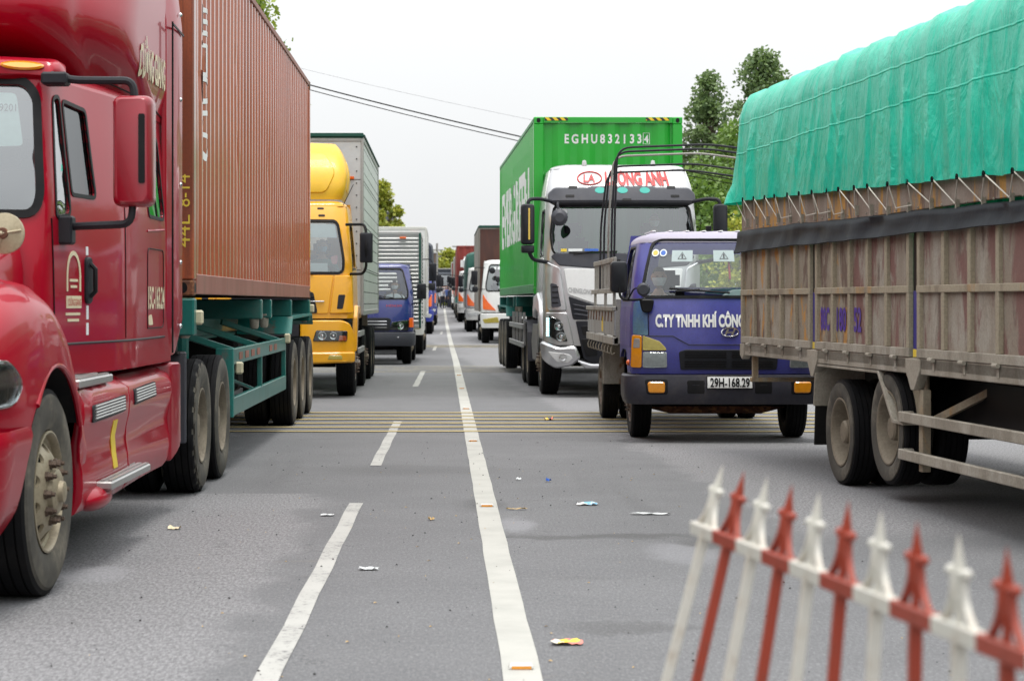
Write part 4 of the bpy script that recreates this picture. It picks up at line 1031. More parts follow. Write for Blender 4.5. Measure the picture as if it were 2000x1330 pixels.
    # flap and quarter guard before the drive wheels
    MB().box(*sorted((sg*.62, sg*1.2)), 4.93, 4.98, .42, 1.1).build('mud_flap', 'grey_plastic', RT, .01)
    MB().box(*sorted((sg*.62, sg*1.16)), 4.8, 5.2, 1.08, 1.1).build('mud_flap_bracket', 'chassis_black', RT, .004)
    MB().box(*sorted((sg*.72, sg*1.15)), 4.78, 4.86, 1.1, 1.3).build('work_lamp_box', 'black', RT, .01)
    # mirror with two-armed frame
    mo = mirror_box(RT, (sg*1.475, 1.02, 2.30), .22, .61, .17, 'red_trim', .05)
    MB().box(*sorted((sg*1.50, sg*1.535)), .93, .94, 2.1, 2.52).build('mirror_vent', 'black', mo, .004) if False else None
    MB().patch(lambda u, v, d: V(sg*u, .9345 - d, v), rect(1.515, 1.55, 2.12, 2.5, .01), 0, .008, (), .06).build('mirror_slot', 'black', mo)
    MB().tube(fillet([V(sg*1.02, 1.0, 2.72), V(sg*1.14, 1.0, 2.69), V(sg*1.47, 1.02, 2.69), V(sg*1.48, 1.02, 2.58)], .1), .022, 8).build('mirror_arm', 'dark_plastic', RT)
    MB().tube(fillet([V(sg*1.05, 1.2, 1.89), V(sg*1.14, 1.1, 1.89), V(sg*1.46, 1.02, 1.9), V(sg*1.47, 1.02, 2.02)], .1), .022, 8).build('mirror_arm', 'dark_plastic', RT)
    MB().box(*sorted((sg*1.02, sg*1.12)), 1.08, 1.2, 1.79, 1.95).build('mirror_bracket', 'dark_plastic', RT, .012)
    MB().box(*sorted((sg*.98, sg*1.12)), .92, 1.06, 2.66, 2.73).build('mirror_bracket', 'dark_plastic', RT, .012)
    # round wing mirror on a stalk, its ribbed back to the viewer
    c = V(sg*1.09, -.42, 1.80)
    md = MB().lathe([(-.025, .001), (-.022, .03), (.0, .098), (.014, .1), (.02, .094), (.022, .001)], 36, c, 'y').build('wing_mirror', 'disc_tan', RT)
    for k in range(3):
        a = R(10 + 120 * k); MB().tube([c + V(0, -.03, 0), c + V(.088*math.cos(a), -.01, .088*math.sin(a))], .007, 6).build('mirror_rib', 'disc_tan', md)
    MB().lathe([(-.035, .001), (-.033, .025), (-.018, .03)], 16, c, 'y').build('mirror_boss', 'rust', md)
    MB().tube([c + V(0, -.03, 0), c + V(-sg*.16, -.06, -.0), c + V(-sg*.28, -.02, -.1)], .012, 8).build('mirror_stalk', 'disc_tan', md)
for y in (5.62, 6.86): axle(RT, y, 1.0, .515)
axle(RT, 0, 1.0, .45, .06); chassis(RT, -.9, 7.6, .9, .42, .26)
MB().box(-.55, .55, 5.5, 6.9, 1.12, 1.2).build('fifth_wheel', 'chassis_black', RT, .02)
for sg in (1, -1): MB().tube([V(sg*.85, .9, .62), V(sg*.85, 3.9, .62)], .25, 18).build('fuel_tank', 'chassis_black', RT)
MB().box(-.8, .8, -.8, .7, .5, 1.1).build('engine_block', 'chassis_black', RT, .05)

# brown container
BC = container('shipping_container', 'brown corrugated shipping container behind the red tractor', (-3.07, 15.2, 1.516), -.006, 'brown_box', 'brown_rail', postmat='brown_box')
CH = 2.438 / 2
bx = lambda y, z, e=.003: V(CH - .012 - corr(y) + e, y, z)
# white painted characters that run down the wall
z = 2.95
for ch, hgt, zz in (('E', .22, 2.04), (']', .2, 1.78), ('D', .22, 1.505), ('C', .22, 1.24), ('V', .14, 1.06), ('-', .1, .94)):
    lettering(ch, hgt, lambda u, v, zz=zz: bx(.62 + u, zz + v), 'white_mark', BC, width=.42 if ch != '-' else .1, bold=.02, cuts=[q - .62 for q in breaks(.62, 1.1)])
for tx, zz, hh in (('8-14', .66, .1), ('44L', .36, .1)):
    lettering(tx, hh, lambda u, v, zz=zz: V(CH - .03 - v * 1.0, .0, zz + u), 'mark_yellow', BC, width=.24)
MB().patch(lambda u, v, d: bx(u, v, d), rect(9.0, 9.12, .62, .72), .003, .005, (), .05).build('sticker', 'mint_dot', BC)
MB().patch(lambda u, v, d: bx(u, v, d), rect(9.02, 9.1, .66, .71), .005, .007, (), .05).build('sticker', 'paper', BC)
MB().patch(SIDE_R(CH), rect(12.06, 12.09, .55, .9), 0, .003).build('tape', 'mark_yellow', BC)
TL = trailer('container_trailer', 'teal skeletal trailer under the brown container, three rear axles', (-3.07, 15.2, 0), -.006)
# ------------------------------------------------------------------ people
def person(label, loc, rz=0.0, pose='sit', shirt='shirt_grey', mask='mask_white', group=None, helmet=None, cat='person', hands=True):
    """hips at loc (sit) or feet at loc (stand); faces -y"""
    e = None; J = {}; E = []
    def j(n, x, y, z, r): J[n] = (V(x, y, z), r)
    H = 0.0 if pose == 'sit' else .90
    j('hip', 0, 0, H, .14); j('waist', 0, .02, H+.16, .135); j('chest', 0, .02, H+.36, .155); j('neckb', 0, .0, H+.5, .085); j('neck', 0, -.015, H+.58, .055); j('skull', 0, -.02, H+.64, .06)
    E += [('hip', 'waist'), ('waist', 'chest'), ('chest', 'neckb'), ('neckb', 'neck'), ('neck', 'skull')]
    for s, k in ((1, 'l'), (-1, 'r')):
        j('sh'+k, s*.19, .01, H+.46, .068); E.append(('neckb', 'sh'+k))
        if pose == 'sit':
            j('el'+k, s*.27, -.14, H+.22, .047); j('wr'+k, s*.17, -.36, H+.27, .03); j('pa'+k, s*.16, -.43, H+.30, .032); tip = V(0, -.06, .03)
        else:
            j('el'+k, s*.25, .03, H+.2, .045); j('wr'+k, s*.27, -.05, H-.03, .03); j('pa'+k, s*.27, -.07, H-.1, .032); tip = V(0, -.015, -.07)
        E += [('sh'+k, 'el'+k), ('el'+k, 'wr'+k), ('wr'+k, 'pa'+k)]
        if hands:
            p = J['pa'+k][0]
            for f in range(5):
                off = V(s*(.026-.013*f), 0, 0) if f < 4 else V(-s*.03, -.01, .012); ln = (.85, 1.0, .95, .75, .6)[f]
                d = tip * ln
                j('f%d%s' % (f, k), *(p + off + d * .55), .009); j('g%d%s' % (f, k), *(p + off + d * 1.05 + V(0, 0, -.018)), .008)
                E += [('pa'+k, 'f%d%s' % (f, k)), ('f%d%s' % (f, k), 'g%d%s' % (f, k))]
        if pose == 'sit':
            j('th'+k, s*.1, -.02, H-.02, .1); j('kn'+k, s*.15, -.45, H+.02, .065); j('an'+k, s*.16, -.52, H-.38, .045); j('to'+k, s*.17, -.68, H-.44, .04)
        else:
            j('th'+k, s*.1, 0, H-.06, .095); j('kn'+k, s*.1, -.02, .48, .06); j('an'+k, s*.1, .02, .08, .042); j('to'+k, s*.11, -.12, .035, .036)
        E += [('hip', 'th'+k), ('th'+k, 'kn'+k), ('kn'+k, 'an'+k), ('an'+k, 'to'+k)]
    names = list(J); ix = {n: i for i, n in enumerate(names)}
    me = bpy.data.meshes.new('person'); me.from_pydata([tuple(J[n][0]) for n in names], [(ix[a], ix[b]) for a, b in E], [])
    o = bpy.data.objects.new('person', me); COL.objects.link(o)
    o.modifiers.new('s', 'SKIN'); o.modifiers.new('u', 'SUBSURF').levels = 1
    sv = me.skin_vertices[0].data
    for i, n in enumerate(names): sv[i].radius = (J[n][1],) * 2; sv[i].use_root = (n == 'hip')
    dg = bpy.context.evaluated_depsgraph_get(); dg.update(); bm = bmesh.new(); m2 = bpy.data.meshes.new_from_object(o.evaluated_get(dg)); bpy.data.objects.remove(o); bm.from_mesh(m2)
    # head: a shaped ellipsoid with jaw, brow, nose and ears, joined to the same mesh
    hc = V(0, -.03, H + .745); hb = bmesh.new(); bmesh.ops.create_uvsphere(hb, u_segments=24, v_segments=18, radius=1)
    for v in hb.verts:
        x, y, z = v.co; k = 1 - .22 * max(0, -z) ** 1.5
        fx, fy = x * .076 * k, y * .096 * (k if y > 0 else 1 - .1 * max(0, -z))
        if y < -.5 and abs(x) < .3: fy -= .02 * max(0, 1 - abs(x) / .28) * max(0, 1 - abs(z + .12) / .28)      # nose
        if y < -.4: fy += .008 * max(0, 1 - abs(abs(x) - .38) / .22) * max(0, 1 - abs(z - .12) / .16)           # eye sockets
        if y < -.5: fy -= .005 * max(0, 1 - abs(z + .5) / .12) * max(0, 1 - abs(x) / .4)                        # lips
        if abs(x) > .93 and -.25 < z < .2: fx *= 1.16                                                           # ears
        v.co = hc + V(fx, fy, z * .118)
    hm = bpy.data.meshes.new('h'); hb.to_mesh(hm); hb.free(); bm.from_mesh(hm)
    bmesh.ops.recalc_face_normals(bm, faces=bm.faces)
    for f in bm.faces:
        c = f.calc_center_median(); f.smooth = True
        lower = c.z < H + .07 and not (abs(c.x) > .2 and c.z > H - .2 and pose == 'stand')
        if pose == 'sit': lower = c.z < H + .09 and c.y < .4 and not (c.z > H + .2)
        wr = J['wrl'][0]
        hand = (abs(c.x) > .08 and c.y < wr.y + .03 and c.z > H + .1) if pose == 'sit' else (abs(c.x) > .2 and c.z < wr.z + .02 and c.z > .5)
        f.material_index = 0 if (c.z > H + .55 or hand) else (2 if lower else 1)
    fm = bpy.data.meshes.new('person'); bm.to_mesh(fm); bm.free()
    for m in ('skin', shirt, 'trouser'): fm.materials.append(MATS[m])
    P_ = link('person', fm, None, None, loc, (0, 0, rz)); tag(P_, label, cat, group)
    def shell(name, mat, test, off):
        b2 = bmesh.new(); bmesh.ops.create_uvsphere(b2, u_segments=20, v_segments=16, radius=1)
        bmesh.ops.delete(b2, geom=[v for v in b2.verts if not test(*v.co)], context='VERTS')
        for v in b2.verts:
            x, y, z = v.co; k = 1 - .22 * max(0, -z) ** 1.5; v.co = hc + V(x * .076 * k * off, y * .096 * off - (.012 if name == 'face_mask' and abs(x) < .4 else 0), z * .118 * (off * .5 + .5))
        for f in b2.faces: f.smooth = True
        mm = bpy.data.meshes.new(name); b2.to_mesh(mm); b2.free(); link(name, mm, mat, P_)
    if helmet: shell('helmet', helmet, lambda x, y, z: z > .05 or (y > .2 and z > -.3), 1.2)
    else: shell('hair', 'hair', lambda x, y, z: (z > .52 - .25 * abs(x)) or (y > .05 and z > -.35), 1.07)
    if mask: shell('face_mask', mask, lambda x, y, z: y < -.15 and -.8 < z < .02, 1.1)
    for s in (1, -1):
        if pose == 'sit': MB().sphere(hc + V(s*.03, -.092, .012), .009, 8, 6, (1.3, .5, .7)).build('eye', 'hair', P_)
    return P_

# ------------------------------------------------------------------ stake truck under the teal tarpaulin
RZ1 = R(5); O1 = (2.88, 19.8, 0)
SK1 = thing('stake_truck', 'weathered brown stake-bed truck under the teal tarpaulin, ribbed steel sides', 'truck', O1, RZ1)
SL = lambda u, v, d: V(-d, -u, v)
LEN = 8.15; WID = 2.35
def sbox(nm, u0, u1, z0, z1, d0, d1, mat, bev=.004, par=None):
    return MB().box(-d1, -d0, -u1, -u0, z0, z1).build(nm, mat, par or SK1, bev)
sbox('bed_rail', -.02, LEN, .96, 1.07, -.08, 0, 'grimy_steel', .006)
MB().box(.0, WID, -LEN, .02, 1.0, 1.075).build('bed_floor', 'grimy_steel', SK1)
MB().box(WID-.05, WID, -LEN, .02, .96, 2.44).build('far_side_panel', 'stake_board', SK1)
MB().box(.05, WID-.05, -LEN, -LEN+.05, 1.07, 2.44).build('headboard', 'stake_board', SK1)
MB().box(.05, WID-.05, -.04, .01, 1.07, 2.44).build('tailboard', 'stake_board', SK1)
posts = [.05, 2.60, 5.28, 7.95]
for i, u in enumerate(posts):
    if 0 < i < 3:
        sbox('stake_post', u - .05, u + .05, 1.075, 1.55, -.05, -.012, 'blue_post'); sbox('stake_post', u - .05, u + .05, 1.55, 1.97, -.05, -.014, 'black')
        sbox('post_foot', u - .045, u + .045, 1.08, 1.135, -.012, -.008, 'mark_yellow', 0)
    g = [(u-.16, 1.068), (u+.16, 1.068), (u+.16, .985), (u+.035, .845), (u-.035, .845), (u-.16, .985)] if i else [(u-.06, 1.068), (u+.1, 1.068), (u+.1, .96), (u+.03, .92), (u-.06, .96)]
    MB().prism(g, SL, -.06, .012).build('post_gusset', 'grimy_steel', SK1, .004)
bays = [(.04, [.05, .52, 1.02, 1.52, 2.02, 2.50]), (2.7, [2.72, 3.2, 3.68, 4.16, 4.64, 5.16]), (5.38, [5.40, 5.92, 6.44, 6.96, 7.48, 7.9])]
random.seed(5)
rib_me = None
for k, (_, rb) in enumerate(bays):
    a, b_ = rb[0] - .03, rb[-1] + .03
    sbox('panel_sill', a, b_, 1.078, 1.142, -.04, .012, 'grimy_steel'); sbox('panel_midrail', a, b_, 1.535, 1.587, -.03, .014, 'rib_steel')
    for q in range(len(rb) - 1):
        for z0, z1 in ((1.135, 1.54), (1.58, 1.98)):
            mt = 'stake_board' if (k == 0 or (k == 1 and q < 2)) else 'stake_board_red'
            sbox('board', rb[q] + .01, rb[q+1] - .01, z0, z1, -.05, -.022 + random.uniform(-.004, .004), mt, .003)
    for u in rb:
        if rib_me is None:
            o = MB().box(-.012, .03, -.027, .027, 1.14, 1.98).build('rib', 'rib_steel', SK1, .006, loc=(0, -u, 0)); rib_me = o.data
        else: link('rib', rib_me, None, SK1, (0, -u, 0))
    for u in [rb[0] + (rb[-1] - rb[0]) * (i + .5) / 4 for i in range(4)]:
        h_ = MB().tube([SL(u - .04, 1.07, .022), SL(u + .05, 1.07, .022)], .016, 8).build('hinge', 'grimy_steel', SK1); sbox('hinge_leaf', u - .02, u + .02, .99, 1.075, 0, .006, 'grimy_steel', .002, None)
for tx, u, w_ in (('88C', 2.775, .27), ('180', 3.255, .27), ('52', 3.74, .2)):
    lettering(tx, .185, lambda a, v: SL(u + a, 1.245 + v, -.0155), 'purple_mark', SK1, width=w_, bold=.035)
# black flap along the side
mb = MB(); n = 90; vs = []
for i in range(n + 1):
    u = -.06 + (LEN + .06) * i / n
    for z, d in ((2.165, .004), (2.15, .022), (2.10, .03), (2.05, .034), (1.99, .05), (1.955, .062), (1.95, .045)):
        w_ = noise.noise(V(u * 2.1, z * 2.2, 3)) * .028 + noise.noise(V(u * 6, z * 5, 9)) * .012
        vs.append(SL(u, z + noise.noise(V(u * 1.2, 0, 7)) * .016 - .009 * u * max(0, (z - 1.95) / .2) - .012 * max(0, 1 - u / .3), d + w_ * (1 if z < 2.15 else .0) * 1.0 + .004))
m_ = 7; mb.add(vs, [(i*m_+k, i*m_+k+1, (i+1)*m_+k+1, (i+1)*m_+k) for i in range(n) for k in range(m_ - 1)]).build('canvas_flap', 'tarp_black', SK1, smooth=60)
sbox('upper_board', -.01, LEN, 2.12, 2.6, -.05, -.006, 'upper_board', .004)
for i in range(33):
    u = .12 + .25 * i; MB().sphere(SL(u, 2.185 - .009 * u, -.004), .009, 8, 5).build('rivet', 'grimy_steel', SK1)
# running gear
def r1wheel(u, z, sg): wheel(SK1, .02 if sg < 0 else WID - .02, -u, .425, sg, 'drive', .23, .27, True, tyre='tyre_dusty', rim='rim_dirty', z=z)
for sg in (-1, 1): r1wheel(3.31, .425, sg); r1wheel(4.57, .535, sg); wheel(SK1, .05 if sg < 0 else WID - .05, -8.95, .425, sg, 'steer', .23, .27, tyre='tyre', rim='rim_dirty')
for u, z in ((3.31, .425), (4.57, .535), (8.95, .4)): MB().tube([V(.3, -u, z), V(WID - .3, -u, z)], .07, 10).build('axle', 'chassis_black', SK1)
for x in (.75, 1.6): MB().box(x - .04, x + .04, -10, -.1, .72, .96).build('chassis_rail', 'chassis_black', SK1)
for x, s in ((.0, 1), (WID, -1)):
    def G(p, nm='mudguard', mt='grimy_steel', x0=.0, x1=.6): return MB().prism(p, lambda a, v, d: V(x + s * d, -a, v), x0, x1).build(nm, mt, SK1, .003)
    G([(2.60, .60), (2.66, .955), (4.42, .955), (4.78, .61), (5.02, .60), (5.02, .58), (4.76, .585), (4.40, .935), (2.68, .935), (2.62, .60)])
    G([(4.45, .93), (5.22, .95), (5.22, .60), (4.8, .62)], 'guard_plate', 'rib_steel', .12, .135)
    G([(2.55, .27), (2.58, .27), (2.62, .66), (2.59, .66)], 'mud_flap', 'chassis_black', .02, .5)
    G([(5.30, .27), (5.38, .27), (5.39, .85), (5.30, .85)], 'guard_upright', 'rib_steel', .03, .09)
    MB().beam((x + s*.06, -5.35, .6), (x + s*.5, -5.95, .95), .05, .05).build('guard_brace', 'rib_steel', SK1)
    for z in (.645, .375):
        MB().box(*sorted((x - s*.02, x + s*.02)), -LEN, -4.97, z - .04, z + .035).build('side_guard', 'grimy_steel', SK1, .006)
        MB().box(*sorted((x + s*.02, x + s*.09)), -5.01, -4.97, z - .04, z + .035).build('side_guard_end', 'grimy_steel', SK1, .004)
    fl = MB().box(*sorted((x + s*.3, x + s*.32)), -7.05, -6.68, .64, .90).build('rubber_flap', 'chassis_black', SK1, .01)
    if s > 0: lettering('HYUNDAI', .045, lambda a, v: V(x + .298, -(6.73 + a), .70 + v), 'grey_plastic', fl, width=.26)
    for q in range(3):
        MB().tube([V(x + s*.3, -6.75 - .17*q, .5), V(x + s*.9, -6.75 - .17*q, .5)], .085, 14).build('air_tank', 'rim_dirty', SK1)
        MB().prism([(6.68 + .17*q, .62), (6.82 + .17*q, .62), (6.77 + .17*q, .46), (6.73 + .17*q, .46)], lambda a, v, d: V(x + s*d, -a, v), .27, .285).build('tank_strap', 'rib_steel', SK1)
    MB().tube([V(x + s*.18, -7.75, .58), V(x + s*.85, -7.75, .58)], .26, 24).build('fuel_tank', 'rim_dirty', SK1, .015)
    for a, b_ in ((.0, .0), (.06, 0)):
        MB().tube([V(x + s*(.12), -7.2 - a, .52), V(x + s*.12, -7.2 - a, .86)], .01, 6).build('turnbuckle', 'grimy_steel', SK1)
    ch = MB()
    for q in range(9): ch.tube([V(x + s*.1, -7.22, .5 - .033*q) + V(0, .012*math.cos(a), .022*math.sin(a)) if q % 2 else V(x + s*.1 + .012*math.cos(a), -7.22, .5 - .033*q + .022*math.sin(a)) for a in [2*PI*i/8 for i in range(8)]], .005, 5, True)
    ch.build('chain', 'rust', SK1)
MB().box(.03, WID - .03, -.28, -.22, .71, .75).build('underrun_bar', 'rib_steel', SK1, .004)
for x in (.05, WID - .1): MB().box(x, x + .05, -.28, -.22, .75, .96).build('underrun_post', 'rib_steel', SK1)
MB().box(.35, 1.9, -8.3, -2.9, .60, .93).build('underbody', 'black', SK1, .02)
# its cab (beyond the frame)
C1 = empty('cab', (WID / 2, -10.25, 0), 0, SK1)
W1 = Wrap([(.6, .05, 1.1), (1.3, .0, 1.1), (1.6, .06, 1.1), (2.5, .4, 1.0)], .2, .06)
cab_shell(C1, W1, .6, 2.5, 1.75, 'blue_paint', rect(-.9, .9, 1.62, 2.4, .08), [rect(.7, 1.5, 1.6, 2.3, .08)], sp=.3)

# teal tarpaulin
random.seed(21)
TP = thing('tarpaulin', 'shiny teal tarpaulin lashed over the stake truck', 'tarpaulin', O1, RZ1)
U0, U1 = -.10, LEN + .1; nu = 230
prof = []     # across the load: (x outward from left side as d, z)
path = [(-.055, 2.43), (-.045, 2.7), (-.035, 3.0), (-.02, 3.27), (.01, 3.38), (.07, 3.47), (.2, 3.525), (.6, 3.55), (WID/2, 3.57), (WID-.6, 3.55), (WID-.25, 3.515), (WID-.11, 3.46), (WID-.035, 3.36), (WID, 3.2), (WID+.05, 2.43)]
pp = [Vector((a, b, 0)) for a, b in path]; sm = []
for a, b in zip(pp, pp[1:]):
    k = max(2, int((b - a).length / .045))
    sm += [a.lerp(b, i / k) for i in range(k)]
sm.append(pp[-1]); ms = len(sm); vs = []
eye = [.05, .37, .80, 1.22, 1.58, 2.03, 2.42, 2.83, 3.27, 3.62, 4.05, 4.4, 4.9, 5.35, 5.9, 6.4, 6.9, 7.4, 7.9]
def fold(u, s):
    a = 0
    for f, w_, ph in ((.9, .032, 1.3), (2.3, .02, 5.1), (5.5, .007, 8.8)):
        q = noise.noise(V((u + .10 * math.sin(s * 2.5 + u)) * f, s * .33 * f * .35, ph)); a += w_ * max(0, 1 - 5.5 * abs(q)) ** 1.3
    return a
for i in range(nu + 1):
    u = U0 + (U1 - U0) * i / nu; hoop = abs(math.sin(PI * (u - .1) / .78))
    for k, p in enumerate(sm):
        s = p.y if p.x < WID/2 else 7 - p.y
        hang = max(0, (3.3 - p.y)) if p.x < .2 else (max(0, 3.3 - p.y) if p.x > WID - .2 else 0)
        n_ = (V(-1, 0, 0) if p.x < .02 else V(1, 0, 0) if p.x > WID - .02 else V(0, 0, 1))
        if .02 <= p.x < .25: n_ = V(-.7, 0, .7)
        if WID - .25 < p.x <= WID - .02: n_ = V(.7, 0, .7)
        d = fold(u, s) * (.35 + 1.0 * min(1, hang * 1.6)) + noise.noise(V(u * 9, s * 7, 2)) * .005 - .01
        sag = -.03 * hoop if p.y > 3.3 else -.02 * hoop * max(0, (p.y - 2.9) / .4)
        endk = max(0, 1 - (u - U0) / .12)
        q = V(p.x, -u, p.y + sag) + n_ * d - V(0, 0, 1) * (.04 * endk ** 2 if p.y > 3.3 else 0) + V(.04, 0, 0) * (endk ** 2 if p.x < .1 else 0)
        if p.x < .2 and p.y < 3.3: q.z -= .025 * max(0, u) * (3.3 - p.y) / .87
        if k == 0:
            ne = min(abs(u - e_) for e_ in eye); q.z += .012 - .022 * min(ne, .2) + .012 * noise.noise(V(u * 3, 1, 1))
            q.z -= .03 * max(0, 1 - (u - U0) / .35)
        if k < 4 and u < .3: q.x -= .045 * (1 - u / .3) ** 2 * (4 - k) / 4
        vs.append(q)
fs = [(i*ms+k, i*ms+k+1, (i+1)*ms+k+1, (i+1)*ms+k) for i in range(nu) for k in range(ms - 1)]
MB().add(vs, fs).build('cover', 'tarp_teal', TP, smooth=80)
# closed rear end
rv = [vs[k].copy() for k in range(ms)]; rc = V(WID/2, -U0 + .04, 2.9); ring = []
for w_ in (0, .12, .35, .65, 1): ring += [p.lerp(V(rc.x, rc.y + .05, max(2.45, min(p.z, 3.0)) if False else rc.z), w_) + V(0, .05 * math.sin(w_ * PI), 0) * 0.6 for p in rv]
MB().add(ring, [(r_*ms+k, (r_+1)*ms+k, (r_+1)*ms+k+1, r_*ms+k+1) for r_ in range(4) for k in range(ms - 1)] + [(0, ms - 1, 4*ms)]).build('rear_drop', 'tarp_teal', TP, smooth=80)
for a, b in zip(eye, eye[1:]):
    cu = (a + b) / 2
    MB().lathe([(-.004, .008), (.004, .012), (.004, .02), (-.004, .022)], 12, SL(a, 2.45 - .025 * a, .075)).build('eyelet', 'black', TP)
    z0 = 2.45 - .025 * a; zc = 2.245 - .019 * a + random.uniform(-.015, .015)
    if random.random() < .25:
        pts = [SL(a, z0, .07), SL(a + .03, zc, .02), SL(b - .06, zc + .005, .02), SL(b, z0 - .012, .07)]
    else: pts = [SL(a, z0, .07), SL(cu + .06, zc, .02), SL(b, z0 - .012, .07)]
    MB().tube(pts, .0048, 6).build('lashing_rope', 'rope', TP)
    MB().box(-.022, .006, -cu - .075, -cu - .06, zc - .05, zc + .03).build('rope_cleat', 'grimy_steel', SK1)

# ------------------------------------------------------------------ purple-blue flatbed
H1 = thing('flatbed_truck', 'purple-blue flatbed truck with plate 29H-168.29 and bare steel hoops', 'truck', (2.975, 21.3, 0), 0)
W = Wrap([(.70, .07, 1.0), (.95, .04, 1.0), (1.25, .06, 1.0), (1.49, .115, .985), (1.8, .26, .945), (2.12, .43, .88)], .17, .07)
wind = rpoly([(-.9, 1.535), (.9, 1.535), (.84, 2.08), (.76, 2.12 - .005), (-.76, 2.115), (-.84, 2.08)], .06)
sw = rpoly([(.62, 1.50), (1.42, 1.50), (1.42, 2.05), (.80, 2.05)], .07)
bt = W.side([(1.6, .95), (1.52, .95), (1.38, .88)], -1)
b_r = W.side([(.66, .72), (.74, .9), (.85, .96), (1.3, .96), (1.5, .9), (1.55, .86)], 1)
bottom = W.side([(1.55, .86), (1.5, .9), (1.3, .96), (.85, .96), (.74, .9), (.66, .72)], -1) + b_r
zs = [.86 + (2.1 - .86) * i / 8 for i in range(9)]
cab_shell(H1, W, .86, 2.1, 1.6, 'purple_blue', wind, [sw], (.12, .28, .02), bottom=bottom, sp=.12, glassm='glass_clear', gasket=.028, roofmat='roof_dusty', inner='headliner')
for i in range(9): MB().box(-.72 + .18*i - .02, -.72 + .18*i + .02, .62, 1.5, 2.222, 2.235).build('roof_rib', 'white_paint', H1, .005)
surf_patch(H1, W, 'roof_edge', rpoly([(-.83, 2.15), (.83, 2.15), (.8, 2.2), (-.8, 2.2)], .02), 'white_paint', -.02, .0, .1) if False else None
cab_inside(H1, W, 1.5, 1.6, .30, .56, (.5, -.5))
person('masked person in a grey shirt sitting inside the purple-blue flatbed', (2.975 - .63, 21.3 + 1.02, .99), 0, 'sit', 'shirt_grey', 'mask_white')
# corner panels, front panel seams and lettering
surf_patch(H1, W, 'corner_panel', rpoly([(.835, 1.12), (.985, 1.13), (.985, 1.47), (.85, 1.5)], .02), 'teal_patch_panel', -.004, .004, .06, both=True)
for sg in (1, -1): MB().tube([W(W.ux(sg*.83), 1.12 + .38*i/6, .003) for i in range(7)], .004, 5).build('panel_seam', 'black', H1)
MB().tube([W(W.ux(-.83 + 1.66*i/20), 1.115 - .09 * min(1, max(0, (abs(-.83 + 1.66*i/20) - .45) / -.1 + 1)) - .0, .003) for i in range(21)], .004, 5).build('panel_seam', 'black', H1)
MB().patch(W, W.side(rpoly([(.34, 1.0), (.85, 1.0), (1.5, 1.0), (1.5, 1.42), (.34, 1.42)], .02), -1), -.002, .004, (), .1).build('door_skin', 'purple_scuffed', H1)
MB().patch(W, W.side(rpoly([(.34, 1.0), (.85, 1.0), (1.5, 1.0), (1.5, 1.42), (.34, 1.42)], .02), 1), -.002, .004, (), .1).build('door_skin', 'purple_blue', H1)
MB().patch(W, W.side(rpoly([(.30, .74), (.64, .74), (.72, .9), (.72, .985), (.30, .985)], .02), -1), -.002, .004, (), .1).build('front_corner', 'purple_scuffed', H1)
MB().patch(W, W.side(rpoly([(.30, .74), (.64, .74), (.72, .9), (.72, .985), (.30, .985)], .02), 1), -.002, .004, (), .1).build('front_corner', 'purple_blue', H1)
lettering('C.TY TNHH KHÍ CÔNG NGHIỆP', .125, lambda u, v: W(W.ux(u - .76), 1.215 + v, .006), 'white_mark', H1, width=1.27, bold=.05, cell=.08)
# emblem
mb = MB(); mb.tube([W(W.ux(.012 + .088*math.cos(2*PI*i/32)), 1.155 + .047*math.sin(2*PI*i/32), .008) for i in range(32)], .008, 6, True); mb.build('emblem_ring', 'chrome', H1)
lettering('H', .07, lambda u, v: W(W.ux(.012 - .045 + u + (v - .035) * .5), 1.12 + v, .01), 'chrome', H1, width=.09, bold=.02)
# lamps
for sg in (-1, 1):
    q = (lambda p: p) if sg < 0 else mirror
    o = surf_patch(H1, W, 'indicator', q(rpoly([(-.995, .785), (-.90, .785), (-.90, 1.12), (-.985, 1.125)], .02)), 'amber', -.01, .016, .05)
    if sg < 0: surf_patch(H1, W, 'bulb_socket', rpoly([(-.975, .99), (-.915, .99), (-.915, 1.09), (-.965, 1.09)], .015), 'alu_dull', .016, .019, .05, par=o)
    surf_patch(H1, W, 'upper_lens', q(rpoly([(-.89, .965), (-.645, .965), (-.66, 1.0), (-.72, 1.06), (-.89, 1.12)], .015)), 'yellow_lens', -.01, .018, .05)
    hl = surf_patch(H1, W, 'headlight', q(rpoly([(-.89, .785), (-.64, .785), (-.645, .95), (-.89, .95)], .02)), 'lamp_white', -.01, .012, .05)
    surf_patch(H1, W, 'lens', q(rpoly([(-.885, .79), (-.645, .79), (-.65, .945), (-.885, .945)], .02)), 'lamp_glass', .014, .026, .05, par=hl)
    MB().sphere(W(W.uy(.42, .83, sg), .83, .01), .035, 12, 8, (.8, 1, .9)).build('side_repeater', 'orange_lens', H1)
gr = surf_patch(H1, W, 'grille', rpoly([(-.5, .765), (.5, .765), (.52, .95), (.45, .975), (-.45, .975), (-.52, .95)], .02), 'dark_plastic', -.01, .012, .08)
for zc in (.80, .825, .85, .895, .92, .945):
    for xa, xb in ((-.46, -.03), (.03, .46)): surf_patch(H1, W, 'grille_slot', rect(xa, xb, zc - .008, zc + .008), 'black', .012, .016, .12, 0, par=gr)
